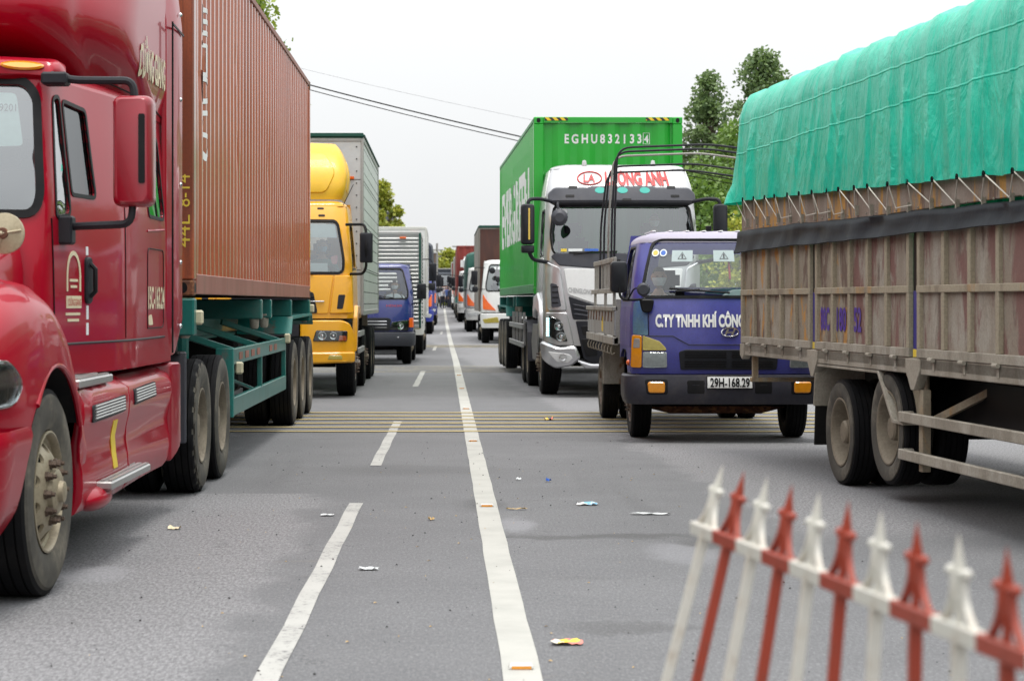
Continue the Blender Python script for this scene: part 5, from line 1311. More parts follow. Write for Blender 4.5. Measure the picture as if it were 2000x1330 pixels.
# bumper
BW = Wrap([(.40, .06, 1.0), (.46, .01, 1.045), (.62, .0, 1.05), (.715, .03, 1.04)], .18, .05)
ub = BW.uy(.62, .55); MB().patch(BW, [(-ub, .41), (ub, .41), (ub, .71), (-ub, .71)], -.12, .03, (), .08, .02).build('bumper', 'bumper_purple', H1, smooth=50)
for sg in (1, -1): surf_patch(H1, BW, 'fog_recess', rpoly([(sg*.64, .51), (sg*.86, .51), (sg*.88, .66), (sg*.64, .66)], .03), 'black', .02, .033, .08)
for sg in (1, -1): surf_patch(H1, BW, 'bumper_lamp', rpoly([(sg*.67, .53), (sg*.84, .53), (sg*.85, .635), (sg*.67, .635)], .025), 'amber', .03, .045, .05, .008)
surf_patch(H1, BW, 'bumper_slot', rpoly([(-.44, .52), (-.26, .52), (-.26, .65), (-.44, .65)], .02), 'black', .02, .033, .08, both=True)
pl = surf_patch(H1, BW, 'number_plate', rect(-.238, .238, .573, .687, .008), 'white_mark', .02, .045, .1, .003)
ring_patch(pl, BW, 'plate_rim', rect(-.232, .232, .579, .681), .008, 'black', .048)
lettering('29H-168.29', .075, lambda u, v: BW(BW.ux(u - .205), .592 + v, .0495), 'black', pl, width=.41, bold=.025, cell=.05)
# wipers, mirrors, aerial, papers on the screen
wiper(H1, W, -.62, .02, 1.60, 1.555); wiper(H1, W, .15, .8, 1.555, 1.6)
for sg in (-1, 1):
    mirror_box(H1, (sg*1.14, .12, 1.73), .18, .33, .1)
    MB().tube(fillet([V(sg*.86, .1, 1.50), V(sg*1.0, .04, 1.49), V(sg*1.13, .06, 1.50), V(sg*1.14, .08, 1.62)], .06), .014, 8).build('mirror_arm', 'black', H1)
    MB().prism(rpoly([(sg*.80, 1.36), (sg*.90, 1.36), (sg*.93, 1.5), (sg*.77, 1.5)], .04), FRONT(.1), -.02, .04).build('mirror_base', 'black', H1, .012)
    MB().lathe([(-.02, .001), (-.02, .05), (.0, .07), (.012, .066), (.014, .001)], 24, V(sg*.90, -.05, 1.60), 'y').build('round_mirror', 'grey_plastic', H1)
    MB().tube(fillet([V(sg*.90, -.04, 1.60), V(sg*.99, -.03, 1.62), V(sg*1.05, .03, 1.5)], .04), .009, 6).build('mirror_arm', 'black', H1)
for x, m2 in ((-.80, 'label_yellow'), (-.71, 'blue_mark')):
    c_ = surf_patch(H1, W, 'sticker', ell(x, 1.99, .042, .04, 16), 'paper', -.005, .0015, .1, 0); surf_patch(H1, W, 'sticker_centre', ell(x, 1.99, .028, .026, 14), m2, .0016, .003, .1, 0, par=c_)
for x in (-.48, .0): 
    c_ = surf_patch(H1, W, 'notice', rect(x - .13, x + .11, 1.91, 2.03), 'paper', -.03, -.025, .1, 0)
    tri = [W(W.ux(x - .01 + .055*math.sin(a)), 1.96 + .045*math.cos(a), -.02) for a in (0, 2*PI/3, 4*PI/3)]
    MB().tube(tri, .004, 5, True).build('notice_mark', 'black', c_); MB().tube([W(W.ux(x - .01), 1.945, -.02), W(W.ux(x - .01), 1.985, -.02)], .008, 5).build('notice_mark', 'black', c_)
MB().tube([W(W.ux(.05), 2.0, -.06), W(W.ux(.05), 1.9, -.07), W(W.ux(.05), 1.74, -.07)], .012, 6).build('hanging_charm', 'red_mark', H1)
MB().prism(rpoly([(-.05, 1.5), (.75, 1.5), (.7, 1.62), (.1, 1.6)], .03), FRONT(.5), -.15, .05).build('bag_on_dash', 'shirt_white', H1, .02)
MB().lathe([(0, .03), (.05, .032), (.055, .02), (.055, .001)], 12, V(-.1, .9, 2.24), 'z').build('roof_vent', 'black', H1)
# wheels, chassis, bed
for sg in (1, -1):
    wheel(H1, sg*.945, 1.1, .405, sg, 'steer', .215, .235, tyre='tyre', rim='rim_rust')
    wheel(H1, sg*.98, 4.75, .405, sg, 'drive', .215, .235, True, tyre='tyre_dusty', rim='rim_rust')
axle(H1, 1.1, .8, .38, .055); axle(H1, 4.75, .8, .4); chassis(H1, .5, 6.2, .72, .38, .18)
MB().tube([V(-.75, 1.15, .36), V(-.5, 1.1, .3), V(.5, 1.1, .3), V(.75, 1.15, .36)], .045, 8).build('beam_axle', 'rust', H1)
MB().box(-.35, .35, .5, 1.6, .42, .8).build('gearbox', 'chassis_black', H1, .05)
BY0, BY1, BZ = 1.78, 6.0, 1.06
MB().box(-1.05, 1.05, BY0, BY1, BZ - .06, BZ).build('bed_floor', 'bed_grey', H1)
for sg in (1, -1):
    bb = MB().box(*sorted((sg*1.03, sg*1.05)), BY0, BY1, BZ + .03, 1.37).build('dropside', 'bed_board', H1)
    MB().box(*sorted((sg*1.01, sg*1.075)), BY0, BY1, 1.37, 1.42).build('dropside_cap', 'bed_grey', H1, .006)
    MB().box(*sorted((sg*1.0, sg*1.07)), BY0, BY1, .985, 1.075).build('bed_rail', 'bed_grey', H1, .006)
    for i, c_ in enumerate(('purple_mark', 'purple_mark', 'mark_yellow', 'orange_lens')):
        y = BY0 + 2.7 - .55 * i; MB().box(*sorted((sg*1.05, sg*1.053)), y, y + .22, 1.12, 1.3).build('paint_smear', c_, H1) if i in (2,) else None
    for i in range(9):
        y = BY0 + .25 + i * .46
        MB().tube(fillet([V(sg*1.05, y, .97), V(sg*1.07, y, .93), V(sg*1.06, y, .87), V(sg*1.02, y, .89)], .03), .008, 6).build('rope_hook', 'grimy_steel', H1)
        MB().tube([V(sg*1.058, y, 1.36), V(sg*1.062, y + .02, 1.25), V(sg*1.058, y + .06, 1.25)], .006, 5).build('latch', 'rust', H1)
    # mud guard
    MB().box(*sorted((sg*.72, sg*.99)), 4.2, 4.24, .45, .98).build('mud_flap', 'bed_grey', H1, .01)
    # stake rack above the dropside
    x = sg*1.035
    for z, y0, y1 in ((1.95, 1.85, 4.9), (1.6, 1.85, 5.3)): MB().box(x - .02, x + .02, y0, y1, z - .028, z + .028).build('rack_rail', 'bed_grey', H1, .005)
    for i in range(9): 
        y = 1.9 + .36 * i; MB().box(x - .014, x + .014, y - .022, y + .022, 1.6, 1.97).build('rack_bar', 'bed_grey', H1, .004)
    for y in (1.95, 3.2, 4.85): MB().box(x - .016, x + .016, y - .03, y + .03, 1.07, 1.62).build('rack_post', 'bed_grey', H1, .004)
MB().box(-1.03, 1.03, BY1 - .03, BY1, BZ, 1.4).build('tailboard', 'bed_board', H1)
MB().box(-1.03, 1.03, BY0, BY0 + .03, BZ, 1.5).build('headboard', 'bed_grey', H1)
MB().tube([V(-.7, 2.1, 1.28), V(.2, 2.3, 1.28)], .2, 16).build('gas_drum', 'rust', H1)
for i, y in enumerate((1.95, 2.35, 2.8, 3.45, 4.0)):
    zt = (3.24, 3.22, 3.2, 3.12, 3.08)[i]; ov = .06 * (i % 2)
    pts = fillet([V(-1.04, y, 1.6), V(-1.03, y - .0, 2.4), V(-1.0 + .01*i, y - .02*i, zt - .02), V(.05, y, zt + .02), V(.93, y, zt - .1), V(1.0, y, 2.4), V(1.04, y, 1.6)], .16, 6)
    MB().tube(pts, .0125, 8).build('hoop', 'bed_grey' if i == 2 else 'dark_plastic', H1)
# ------------------------------------------------------------------ silver tractor with the green container
CL = thing('tractor_truck', 'silver and white cab-over tractor with red name on its roof, under the green container', 'truck', (2.77, 31.4, 0), .018)
W = Wrap([(.45, .10, 1.2), (.75, .02, 1.22), (1.3, .0, 1.22), (1.9, .035, 1.21), (2.2, .08, 1.2), (2.96, .27, 1.16), (3.2, .36, 1.14), (3.58, .75, 1.06)], .26, .12)
wind = rpoly([(-1.08, 2.22), (1.08, 2.22), (1.13, 2.5), (1.09, 2.95), (-1.09, 2.95), (-1.13, 2.5)], .08)
sw = rpoly([(.55, 2.2), (1.35, 2.2), (1.35, 2.9), (.68, 2.9)], .07)
b_r = [(.55, .8), (.72, 1.1), (.9, 1.32), (1.5, 1.38), (2.1, 1.3), (2.2, 1.2)]
cab_shell(CL, W, 1.2, 3.56, 2.25, 'silver_paint', wind, [sw], (.08, .3, .03), bottom=W.side(b_r[::-1], -1) + W.side(b_r, 1), sp=.16, glassm='glass', gasket=.03, inner='headliner')
cab_inside(CL, W, 2.2, 2.25, .35, 1.5, (.62, -.62))
person('masked driver seen through the windscreen of the silver tractor', (2.77 + .60, 31.4 + 1.35, 2.02), .018, 'sit', 'shirt_white', 'mask_white')
surf_patch(CL, W, 'roof_panel', rpoly([(-1.0, 3.2), (1.0, 3.2), (.93, 3.58), (-.93, 3.58)], .03), 'white_paint', -.01, .01, .12)
for sg in (1, -1): MB().patch(W, W.side(rpoly([(.72, 3.1), (1.6, 3.1), (1.6, 3.55), (1.0, 3.55)], .05), sg), -.004, .012, (), .15, .01).build('side_deflector', 'white_paint', CL)
# visor
MB().patch(lambda u, v, d: W(u, v, d * (1 - .35 * (v - 2.96) / .27)), W.front(rpoly([(-1.12, 2.965), (1.12, 2.965), (1.14, 3.12), (1.08, 3.2), (.55, 3.2), (.5, 3.215), (-.5, 3.215), (-.55, 3.2), (-1.08, 3.2), (-1.14, 3.12)], .03)), -.02, .16, (), .1, .03).build('sun_visor', 'grey_plastic', CL, smooth=50)
vz = lambda u, v, d=.166: W(W.ux(u), v, (d) * (1 - .35 * (v - 2.96) / .27))
for x in (-.36, 0, .36): MB().patch(lambda u, v, d: vz(u, v, d), ell(x, 3.145, .085, .045, 20), .15, .164, (), .06).build('visor_dot', 'mint_dot', CL)
for x, z_ in ((-.8, 3.19), (-.84, 3.06), (.8, 3.19), (.84, 3.06), (.06, 3.0)): MB().patch(lambda u, v, d: vz(u, v, d), rpoly([(x-.07, z_-.018), (x+.07, z_-.018), (x+.07, z_+.018), (x-.07, z_+.018)], .015), .15, .167, (), .06).build('visor_slot', 'black', CL)
for x in (-.62, .62): MB().lathe([(0, .04), (.05, .04), (.1, .03), (.11, .001)], 12, W(W.ux(x), 3.57, 0) + V(0, .05, .02), 'z').build('marker_lamp', 'lamp_white', CL)
# name and monogram on the roof panel
lettering('LƯƠNG ANH', .215, lambda u, v: W(W.ux(-.27 + u), 3.275 + v * 1.0, .026), 'red_mark', CL, width=1.08, bold=.05, cell=.07)
MB().tube([W(W.ux(-.53 + .205*math.cos(2*PI*i/36)), 3.385 + .105*math.sin(2*PI*i/36), .02) for i in range(36)], .012, 6, True).build('monogram_ring', 'red_mark', CL)
lettering('LA', .13, lambda u, v: W(W.ux(-.635 + u), 3.32 + v, .026), 'red_mark', CL, width=.2, cell=.07, bold=.025)
# screen surround, front panels
surf_patch(CL, W, 'scuttle', rpoly([(-1.12, 2.17), (-1.0, 2.03), (-.5, 1.99), (.5, 1.99), (1.0, 2.03), (1.12, 2.17), (1.06, 2.215), (-1.06, 2.215)], .03), 'grey_plastic', -.01, .03, .1, .01)
surf_patch(CL, W, 'scuttle_vent', rect(-.25, -.05, 2.03, 2.12, .01), 'black', .03, .035, .1)
surf_patch(CL, W, 'centre_panel', rpoly([(-.93, 1.98), (.93, 1.98), (.86, 1.58), (.4, 1.42), (-.4, 1.42), (-.86, 1.58)], .04), 'white_paint', -.01, .03, .1, .012)
for sg in (-1, 1):
    q = (lambda p: p) if sg < 0 else mirror
    surf_patch(CL, W, 'corner_pillar', q(rpoly([(-1.19, 2.1), (-.98, 1.99), (-.87, 1.34), (-1.15, 1.34)], .05)), 'silver_paint', -.01, .036, .08, .012)
    v_ = surf_patch(CL, W, 'air_inlet', q(rpoly([(-1.11, 1.76), (-1.02, 1.74), (-.96, 1.4), (-1.09, 1.38)], .03)), 'grey_plastic', .03, .042, .06)
    for k in range(4): surf_patch(CL, W, 'inlet_fin', q(rect(-1.08, -1.0, 1.45 + .08*k, 1.465 + .08*k)), 'black', .042, .05, .1, 0, par=v_)
    surf_patch(CL, W, 'lamp_bezel', q(rpoly([(-1.17, 1.31), (-.87, 1.31), (-.76, .82), (-1.0, .80), (-1.19, .86)], .03)), 'silver_paint', -.01, .04, .08, .012)
    hl = lamp_unit(CL, Wrap([(a, b - .045, c + .03) for a, b, c in W.p], .26, .12), q(rpoly([(-1.15, 1.27), (-.98, 1.2), (-.86, .86), (-1.0, .87), (-1.15, .95)], .03)), bowls=[(sg*1.0, 1.1, .07), (sg*.96, .94, .075)])
    for k in range(8): surf_patch(CL, W, 'daytime_led', q(rect(-1.135, -1.105, .95 + .036*k, .975 + .036*k)), 'led', .07, .078, .1, 0, par=hl)
    surf_patch(CL, W, 'bumper_corner', q(rpoly([(-1.22, .88), (-1.0, .78), (-.74, .80), (-.66, .62), (-.8, .5), (-1.05, .46), (-1.2, .58)], .05)), 'silver_paint', -.06, .07, .08, .03)
    fg = surf_patch(CL, W, 'fog_pod', q(rpoly([(-1.12, .72), (-.82, .68), (-.78, .63), (-.86, .56), (-1.02, .58)], .02)), 'white_paint', .06, .078, .06)
    p = W(W.ux(sg*.93), .645, .08); MB().lathe([(-.03, .055), (.0, .05), (.015, .03), (.01, .001)], 18, p, 'y').build('fog_lamp', 'chrome', CL)
    # arched wing and steps at the side
    MB().patch(W, W.side(rpoly([(.42, .9), (.66, .92), (.9, 1.3), (1.5, 1.36), (2.0, 1.3), (2.15, 1.2), (2.2, 1.36), (1.9, 1.58), (1.2, 1.62), (.7, 1.5), (.5, 1.3)], .04), sg), -.01, .05, (), .1, .02).build('wheel_arch', 'silver_paint', CL, smooth=50)
    MB().patch(W, W.side(rpoly([(.5, 1.66), (1.9, 1.66), (1.9, 2.16), (.5, 2.16)], .04), sg), -.004, .006, (), .15).build('door_skin', 'silver_paint', CL)
    mirror_box(CL, (sg*1.48, -.02, 2.66), .21, .62, .16, 'dark_plastic', .06); mirror_box(CL, (sg*1.48, -.02, 2.28), .2, .12, .15, 'dark_plastic', .03)
    MB().tube(fillet([V(sg*1.08, .3, 3.02), V(sg*1.3, .1, 3.06), V(sg*1.47, .0, 3.04), V(sg*1.48, .0, 2.9)], .12), .028, 8).build('mirror_arm', 'dark_plastic', CL)
    MB().tube(fillet([V(sg*1.46, .0, 2.24), V(sg*1.4, .05, 2.12), V(sg*1.15, .25, 2.08)], .1), .03, 8).build('mirror_arm', 'dark_plastic', CL)
    if sg < 0: MB().box(-1.475, -1.45, -.108, -.1, 2.42, 2.9).build('mirror_reflection', 'label_yellow', CL, .005)  # yellow strip painted in for the orange reflection in the left mirror
    wheel(CL, sg*1.2, 1.42, .51, sg, 'steer', .29, .29, tyre='tyre', rim='rim_dirty')
    for y in (4.75, 6.1): wheel(CL, sg*1.21, y, .51, sg, 'drive', .27, dual=True, tyre='tyre', rim='rim_dirty')
    MB().prism([(4.05, .45), (4.1, .95), (4.35, 1.15), (5.2, 1.15), (5.2, 1.12), (4.37, 1.12), (4.14, .93), (4.09, .45)], lambda u, v, d: V(sg*d, u, v), .65, 1.24).build('mudguard', 'grey_plastic', CL, .008)
    MB().prism(rpoly([(2.35, .5), (3.9, .5), (3.9, 1.05), (2.35, 1.05)], .2), lambda u, v, d: V(sg*d, u, v), .6, 1.15).build('fuel_tank', 'alu', CL)
    for y in (2.6, 2.95, 3.3, 3.65): MB().tube([V(sg*1.16, y, .5), V(sg*1.18, y, .8), V(sg*1.16, y, 1.08), V(sg*.8, y, 1.1)], .02, 6).build('tank_strap', 'alu', CL)
surf_patch(CL, W, 'grille', rpoly([(-.85, 1.56), (-.38, 1.405), (.38, 1.405), (.85, 1.56), (.78, 1.2), (-.78, 1.2)], .03), 'dark_plastic', -.01, .034, .1, .01)
for k in range(3): surf_patch(CL, W, 'grille_bar', rpoly([(-.78 + .02*k, 1.44 - .07*k), (-.36, 1.36 - .06*k), (.36, 1.36 - .06*k), (.78 - .02*k, 1.44 - .07*k), (.77, 1.42 - .07*k), (.36, 1.34 - .06*k), (-.36, 1.34 - .06*k), (-.77, 1.42 - .07*k)], 0), 'grey_plastic', .03, .05, .12, .004)
surf_patch(CL, W, 'lower_mask', rpoly([(-.74, 1.18), (.74, 1.18), (.62, .62), (.5, .54), (-.5, .54), (-.62, .62)], .03), 'dark_plastic', -.06, .04, .1, .01)
for sg in (1, -1):
    surf_patch(CL, W, 'mesh_inlet', rpoly([(sg*.66, 1.1), (sg*.3, 1.12), (sg*.34, .98), (sg*.62, .96)], .03), 'black', .04, .046, .1); surf_patch(CL, W, 'mesh_inlet', rpoly([(sg*.66, .9), (sg*.44, .92), (sg*.4, .66), (sg*.58, .64)], .03), 'black', .04, .046, .1)
surf_patch(CL, W, 'bumper_lip', rpoly([(-.72, .60), (-.5, .535), (.5, .535), (.72, .60), (.6, .46), (-.6, .46)], .03), 'silver_paint', -.06, .07, .1, .02)
lettering('CHENGLONG', .075, lambda u, v: W(W.ux(-.85 + u), 1.62 + v - .1*u, .036), 'grey_mark', CL, width=.36, bold=.03, cell=.06)
wiper(CL, W, -.85, -.1, 2.23, 2.24, .035); wiper(CL, W, .1, .85, 2.24, 2.23, .035)
MB().lathe([(-.03, .001), (-.03, .07), (.02, .13), (.03, .001)], 20, V(-1.0, -.12, 2.76), 'y').build('front_mirror', 'grey_plastic', CL)
MB().tube([V(-1.0, -.1, 2.78), V(-1.02, .0, 2.95), V(-1.0, .2, 3.0)], .02, 8).build('mirror_arm', 'dark_plastic', CL)
c_ = W(W.ux(-.82), 2.47, -.05); MB().lathe([(-.01, .001), (-.01, .075), (.01, .08), (.012, .001)], 24, c_, 'y').build('blind_spot_mirror', 'black', CL)
for x, w_, m2 in ((-.93, .05, 'mark_yellow'), (-.75, .12, 'paper'), (-.5, .12, 'blue_mark')): surf_patch(CL, W, 'sticker', rect(x - w_*.9, x + w_*.9, 2.245, 2.29), m2, -.005, .002, .1, 0)
surf_patch(CL, W, 'sticker', ell(-.93, 2.87, .045, .045, 16), 'paper', -.005, .002, .1, 0)
axle(CL, 1.42, .9, .5, .06); axle(CL, 4.75, .9, .51); axle(CL, 6.1, .9, .51); chassis(CL, .4, 7.0, .9, .42, .28)
MB().box(-.9, .9, .3, 1.0, .55, .9).build('underbody', 'chassis_black', CL, .04)

GC = container('shipping_container', 'bright green corrugated shipping container marked EGHU8321334', (2.695, 33.5, 1.6), .018, 'green_box', 'green_rail', front_p=.41, casting='green_box')
h = 1.219
fx = lambda u, v, e=.004: V(u, .03 + corr(u, .41, .045) - e, v)
lettering('EGHU832133', .15, lambda u, v: fx(-.71 + u, 2.47 + v), 'white_mark', GC, width=1.26, bold=.03, sp=1.5, cuts=[q + .71 for q in breaks(-.71, .6, .41)])
lettering('4', .13, lambda u, v: fx(.595 + u, 2.48 + v), 'white_mark', GC, width=.075, bold=.012, cuts=[q - .595 for q in breaks(.5, .7, .41)])
MB().tube([fx(.58, 2.455, .006), fx(.685, 2.455, .006), fx(.685, 2.635, .006), fx(.58, 2.635, .006)], .007, 4, True).build('digit_box', 'white_mark', GC)
for a, b in ((-1.04, -.66), (.62, 1.0)): MB().box(a, b, -.004, .0, 2.835, 2.885).build('hazard_tape', 'hazard', GC)
sx = lambda u, z, e=.004: V(-(h - .012 - corr(u)) - e, u, z)     # wall that faces the road
L0 = 11.2
lettering('EVERGREEN', 1.15, lambda u, v: sx(L0 - u, 1.05 + v), 'white_mark', GC, width=9.6, bold=.03, cuts=[L0 - q for q in breaks(L0 - 9.6, L0)])
trailer('container_trailer', 'teal skeletal trailer under the green container', (2.695, 33.5, .085), .018, False, flaps=True)

# ------------------------------------------------------------------ generic van body and cab-over builder for the rest of the queue
def van_box(root, x0, x1, y0, y1, z0, z1, mat, frame='alu_dull', ribs=None, cap=None, seams=(), bolts=False, post=None):
    """goods body: panels, corner posts, rails"""
    b = MB().box(x0 + .02, x1 - .02, y0 + .02, y1, z0, z1).build('box_body', mat, root, .01)
    for x in (x0, x1 - .05):
        for y in (y0, y1 - .05): MB().box(x, x + .05, y, y + .05, z0 - .02, z1 + .004).build('corner_post', post or frame, root, .008)
    for z in (z0 - .03, z1 - .05):
        for x in (x0 + .002, x1 - .047): MB().box(x, x + .045, y0 + .05, y1 - .05, z, z + .08).build('side_rail', frame, root, .006)
        MB().box(x0 + .05, x1 - .05, y0 + .002, y0 + .04, z, z + .08).build('front_rail', frame, root, .006)
    if ribs:
        zz = z0 + .12
        while zz < z1 - .1:
            MB().box(x0 + .06, x1 - .06, y0 - .002, y0 + .03, zz, zz + ribs * .5).build('rib', 'alu', root, ribs * .12)
            for sg, x in ((-1, x0), (1, x1)): MB().box(*sorted((x + sg*.002, x - sg*.03)), y0 + .06, y1 - .06, zz, zz + ribs * .5).build('rib', 'alu', root, ribs * .12)
            zz += ribs
    for z in seams:
        for x in (x0, x1): MB().box(*sorted((x + .016 if x == x0 else x - .016, x + (.024 if x == x0 else -.024) * 0 + (.0195 if x == x0 else -.0195))), y0 + .05, y1 - .05, z - .004, z + .004).build('panel_joint', 'black', root) if False else MB().box(x - .0005 + (.018 if x == x0 else -.021), x + (.021 if x == x0 else -.0175), y0 + .05, y1 - .05, z - .006, z + .006).build('panel_joint', 'chassis_black', root)
        MB().box(x0 + .05, x1 - .05, y0 + .017, y0 + .021, z - .005, z + .005).build('panel_joint', 'chassis_black', root)
    if bolts:
        mb = MB()
        for z in [z0 + .15 + .2*i for i in range(int((z1 - z0) / .2))]:
            for y in [y0 + .3 + .3*i for i in range(int((y1 - y0) / .3))]: mb.box(x1 - .021, x1 - .013, y, y + .015, z, z + .015)
            for x in (x1 - .12, x0 + .12): mb.box(x - .01, x + .01, y0 + .01, y0 + .022, z, z + .02)
        tag(mb.build('bolts', 'chassis_black', root), kind='stuff')
    if cap:
        MB().box(x0 - .02, x1 + .02, y0 - .03, y1 + .02, z1 + .004, z1 + .09).build('roof_cover', cap, root, .03, seg=2)
    return b
def soft_top(root, x0, x1, y0, y1, z0, z1, mat, seed=1, name='canvas_top'):
    """rounded canvas tilt with folds"""
    vs = []; n = 24; m = 18; cx = (x0 + x1) / 2; hw = (x1 - x0) / 2
    rows = [(0, .0)] + [(i / n, 1) for i in range(n + 1)] + [(1, 0)]
    for i in range(n + 1):
        y = y0 + (y1 - y0) * i / n
        for k in range(m + 1):
            a = -1 + 2 * k / m; ax = abs(a)
            if ax > .62: t_ = (ax - .62) / .38; x = hw * (1 - .05 * (1 - t_)); z = z1 - .25 - (z1 - .25 - z0) * t_
            else: th = ax / .62; x = hw * .95 * math.sin(th * PI / 2) ** .8; z = z1 - .25 * (1 - math.cos(th * PI / 2)) ** 1.2
            d = noise.noise(V(y * 1.8, a * 3, seed)) * .035 + .03 * abs(math.sin(y * 2.6))
            e = .06 if i in (0, n) else 0
            vs.append(V(cx + math.copysign(x - d * .5 - e, a) if ax > 1e-6 else cx, y, z - d - e))
    fs = [(i*(m+1)+k, i*(m+1)+k+1, (i+1)*(m+1)+k+1, (i+1)*(m+1)+k) for i in range(n) for k in range(m)]
    fs += [tuple(range(m + 1))[::-1], tuple(n*(m+1) + k for k in range(m + 1))]
    return MB().add(vs, fs).build(name, mat, root, smooth=70)
def std_mirror(root, x, y, z, sg, w=.19, h=.42, zarm=(.3, -.32), xa=None, mat='dark_plastic', r=.014):
    mirror_box(root, (x, y, z), w, h, .1, mat, .03); xa = xa if xa is not None else x - sg*.35
    MB().tube(fillet([V(xa, y + .2, z + zarm[0]), V(x - sg*.03, y + .05, z + zarm[0]), V(x - sg*.0, y + .0, z + zarm[0] - .12), V(x, y - .06, z), V(x, y, z + zarm[1] + .1), V(x - sg*.05, y + .05, z + zarm[1]), V(xa, y + .2, z + zarm[1])], .08), r, 8).build('mirror_arm', 'black', root)

# ------------------------------------------------------------------ yellow box truck
YT = thing('box_truck', 'yellow cab-over box truck with a bulging roof deflector and plain metal body', 'truck', (-2.6, 31.2, 0), 0)
W = Wrap([(.5, .0, 1.2), (.9, .0, 1.22), (1.25, .02, 1.22), (1.6, .05, 1.21), (1.88, .1, 1.2), (2.72, .34, 1.13), (2.98, .48, 1.09)], .2, .1)
wind = rpoly([(-1.06, 1.93), (1.06, 1.93), (1.08, 2.1), (1.02, 2.7), (-1.02, 2.7), (-1.08, 2.1)], .07)
sw = rpoly([(.5, 1.95), (.72, 2.0), (1.5, 2.0), (1.5, 2.66), (.66, 2.66)], .06)
b_r = [(.45, 1.22), (.55, 1.3), (.9, 1.4), (1.6, 1.4), (1.9, 1.25)]
cab_shell(YT, W, 1.24, 2.95, 1.95, 'yellow_paint', wind, [sw], (.1, .3, .02), bottom=W.side(b_r[::-1], -1) + W.side(b_r, 1), sp=.16, glassm='glass', gasket=.04, inner='headliner')
cab_inside(YT, W, 1.9, 1.95, .3, 1.2, (.65, -.6))
person('driver with a blue face mask behind the windscreen of the yellow truck', (-2.6 + .68, 31.2 + 1.25, 1.6), .1, 'sit', 'shirt_teal', 'mask_blue')
surf_patch(YT, W, 'screen_sheet', rpoly([(-1.02, 2.5), (1.02, 2.47), (1.0, 2.68), (-1.0, 2.68)], .02), 'paper', -.04, -.035, .12, 0)
surf_patch(YT, W, 'dash_paper', rect(.3, .85, 1.95, 2.08), 'paper', -.06, -.05, .12, 0); surf_patch(YT, W, 'red_bag', rpoly([(.92, 2.06), (1.0, 2.06), (1.02, 2.2), (.9, 2.18)], .03), 'red_lens', -.06, -.04, .06, 0)
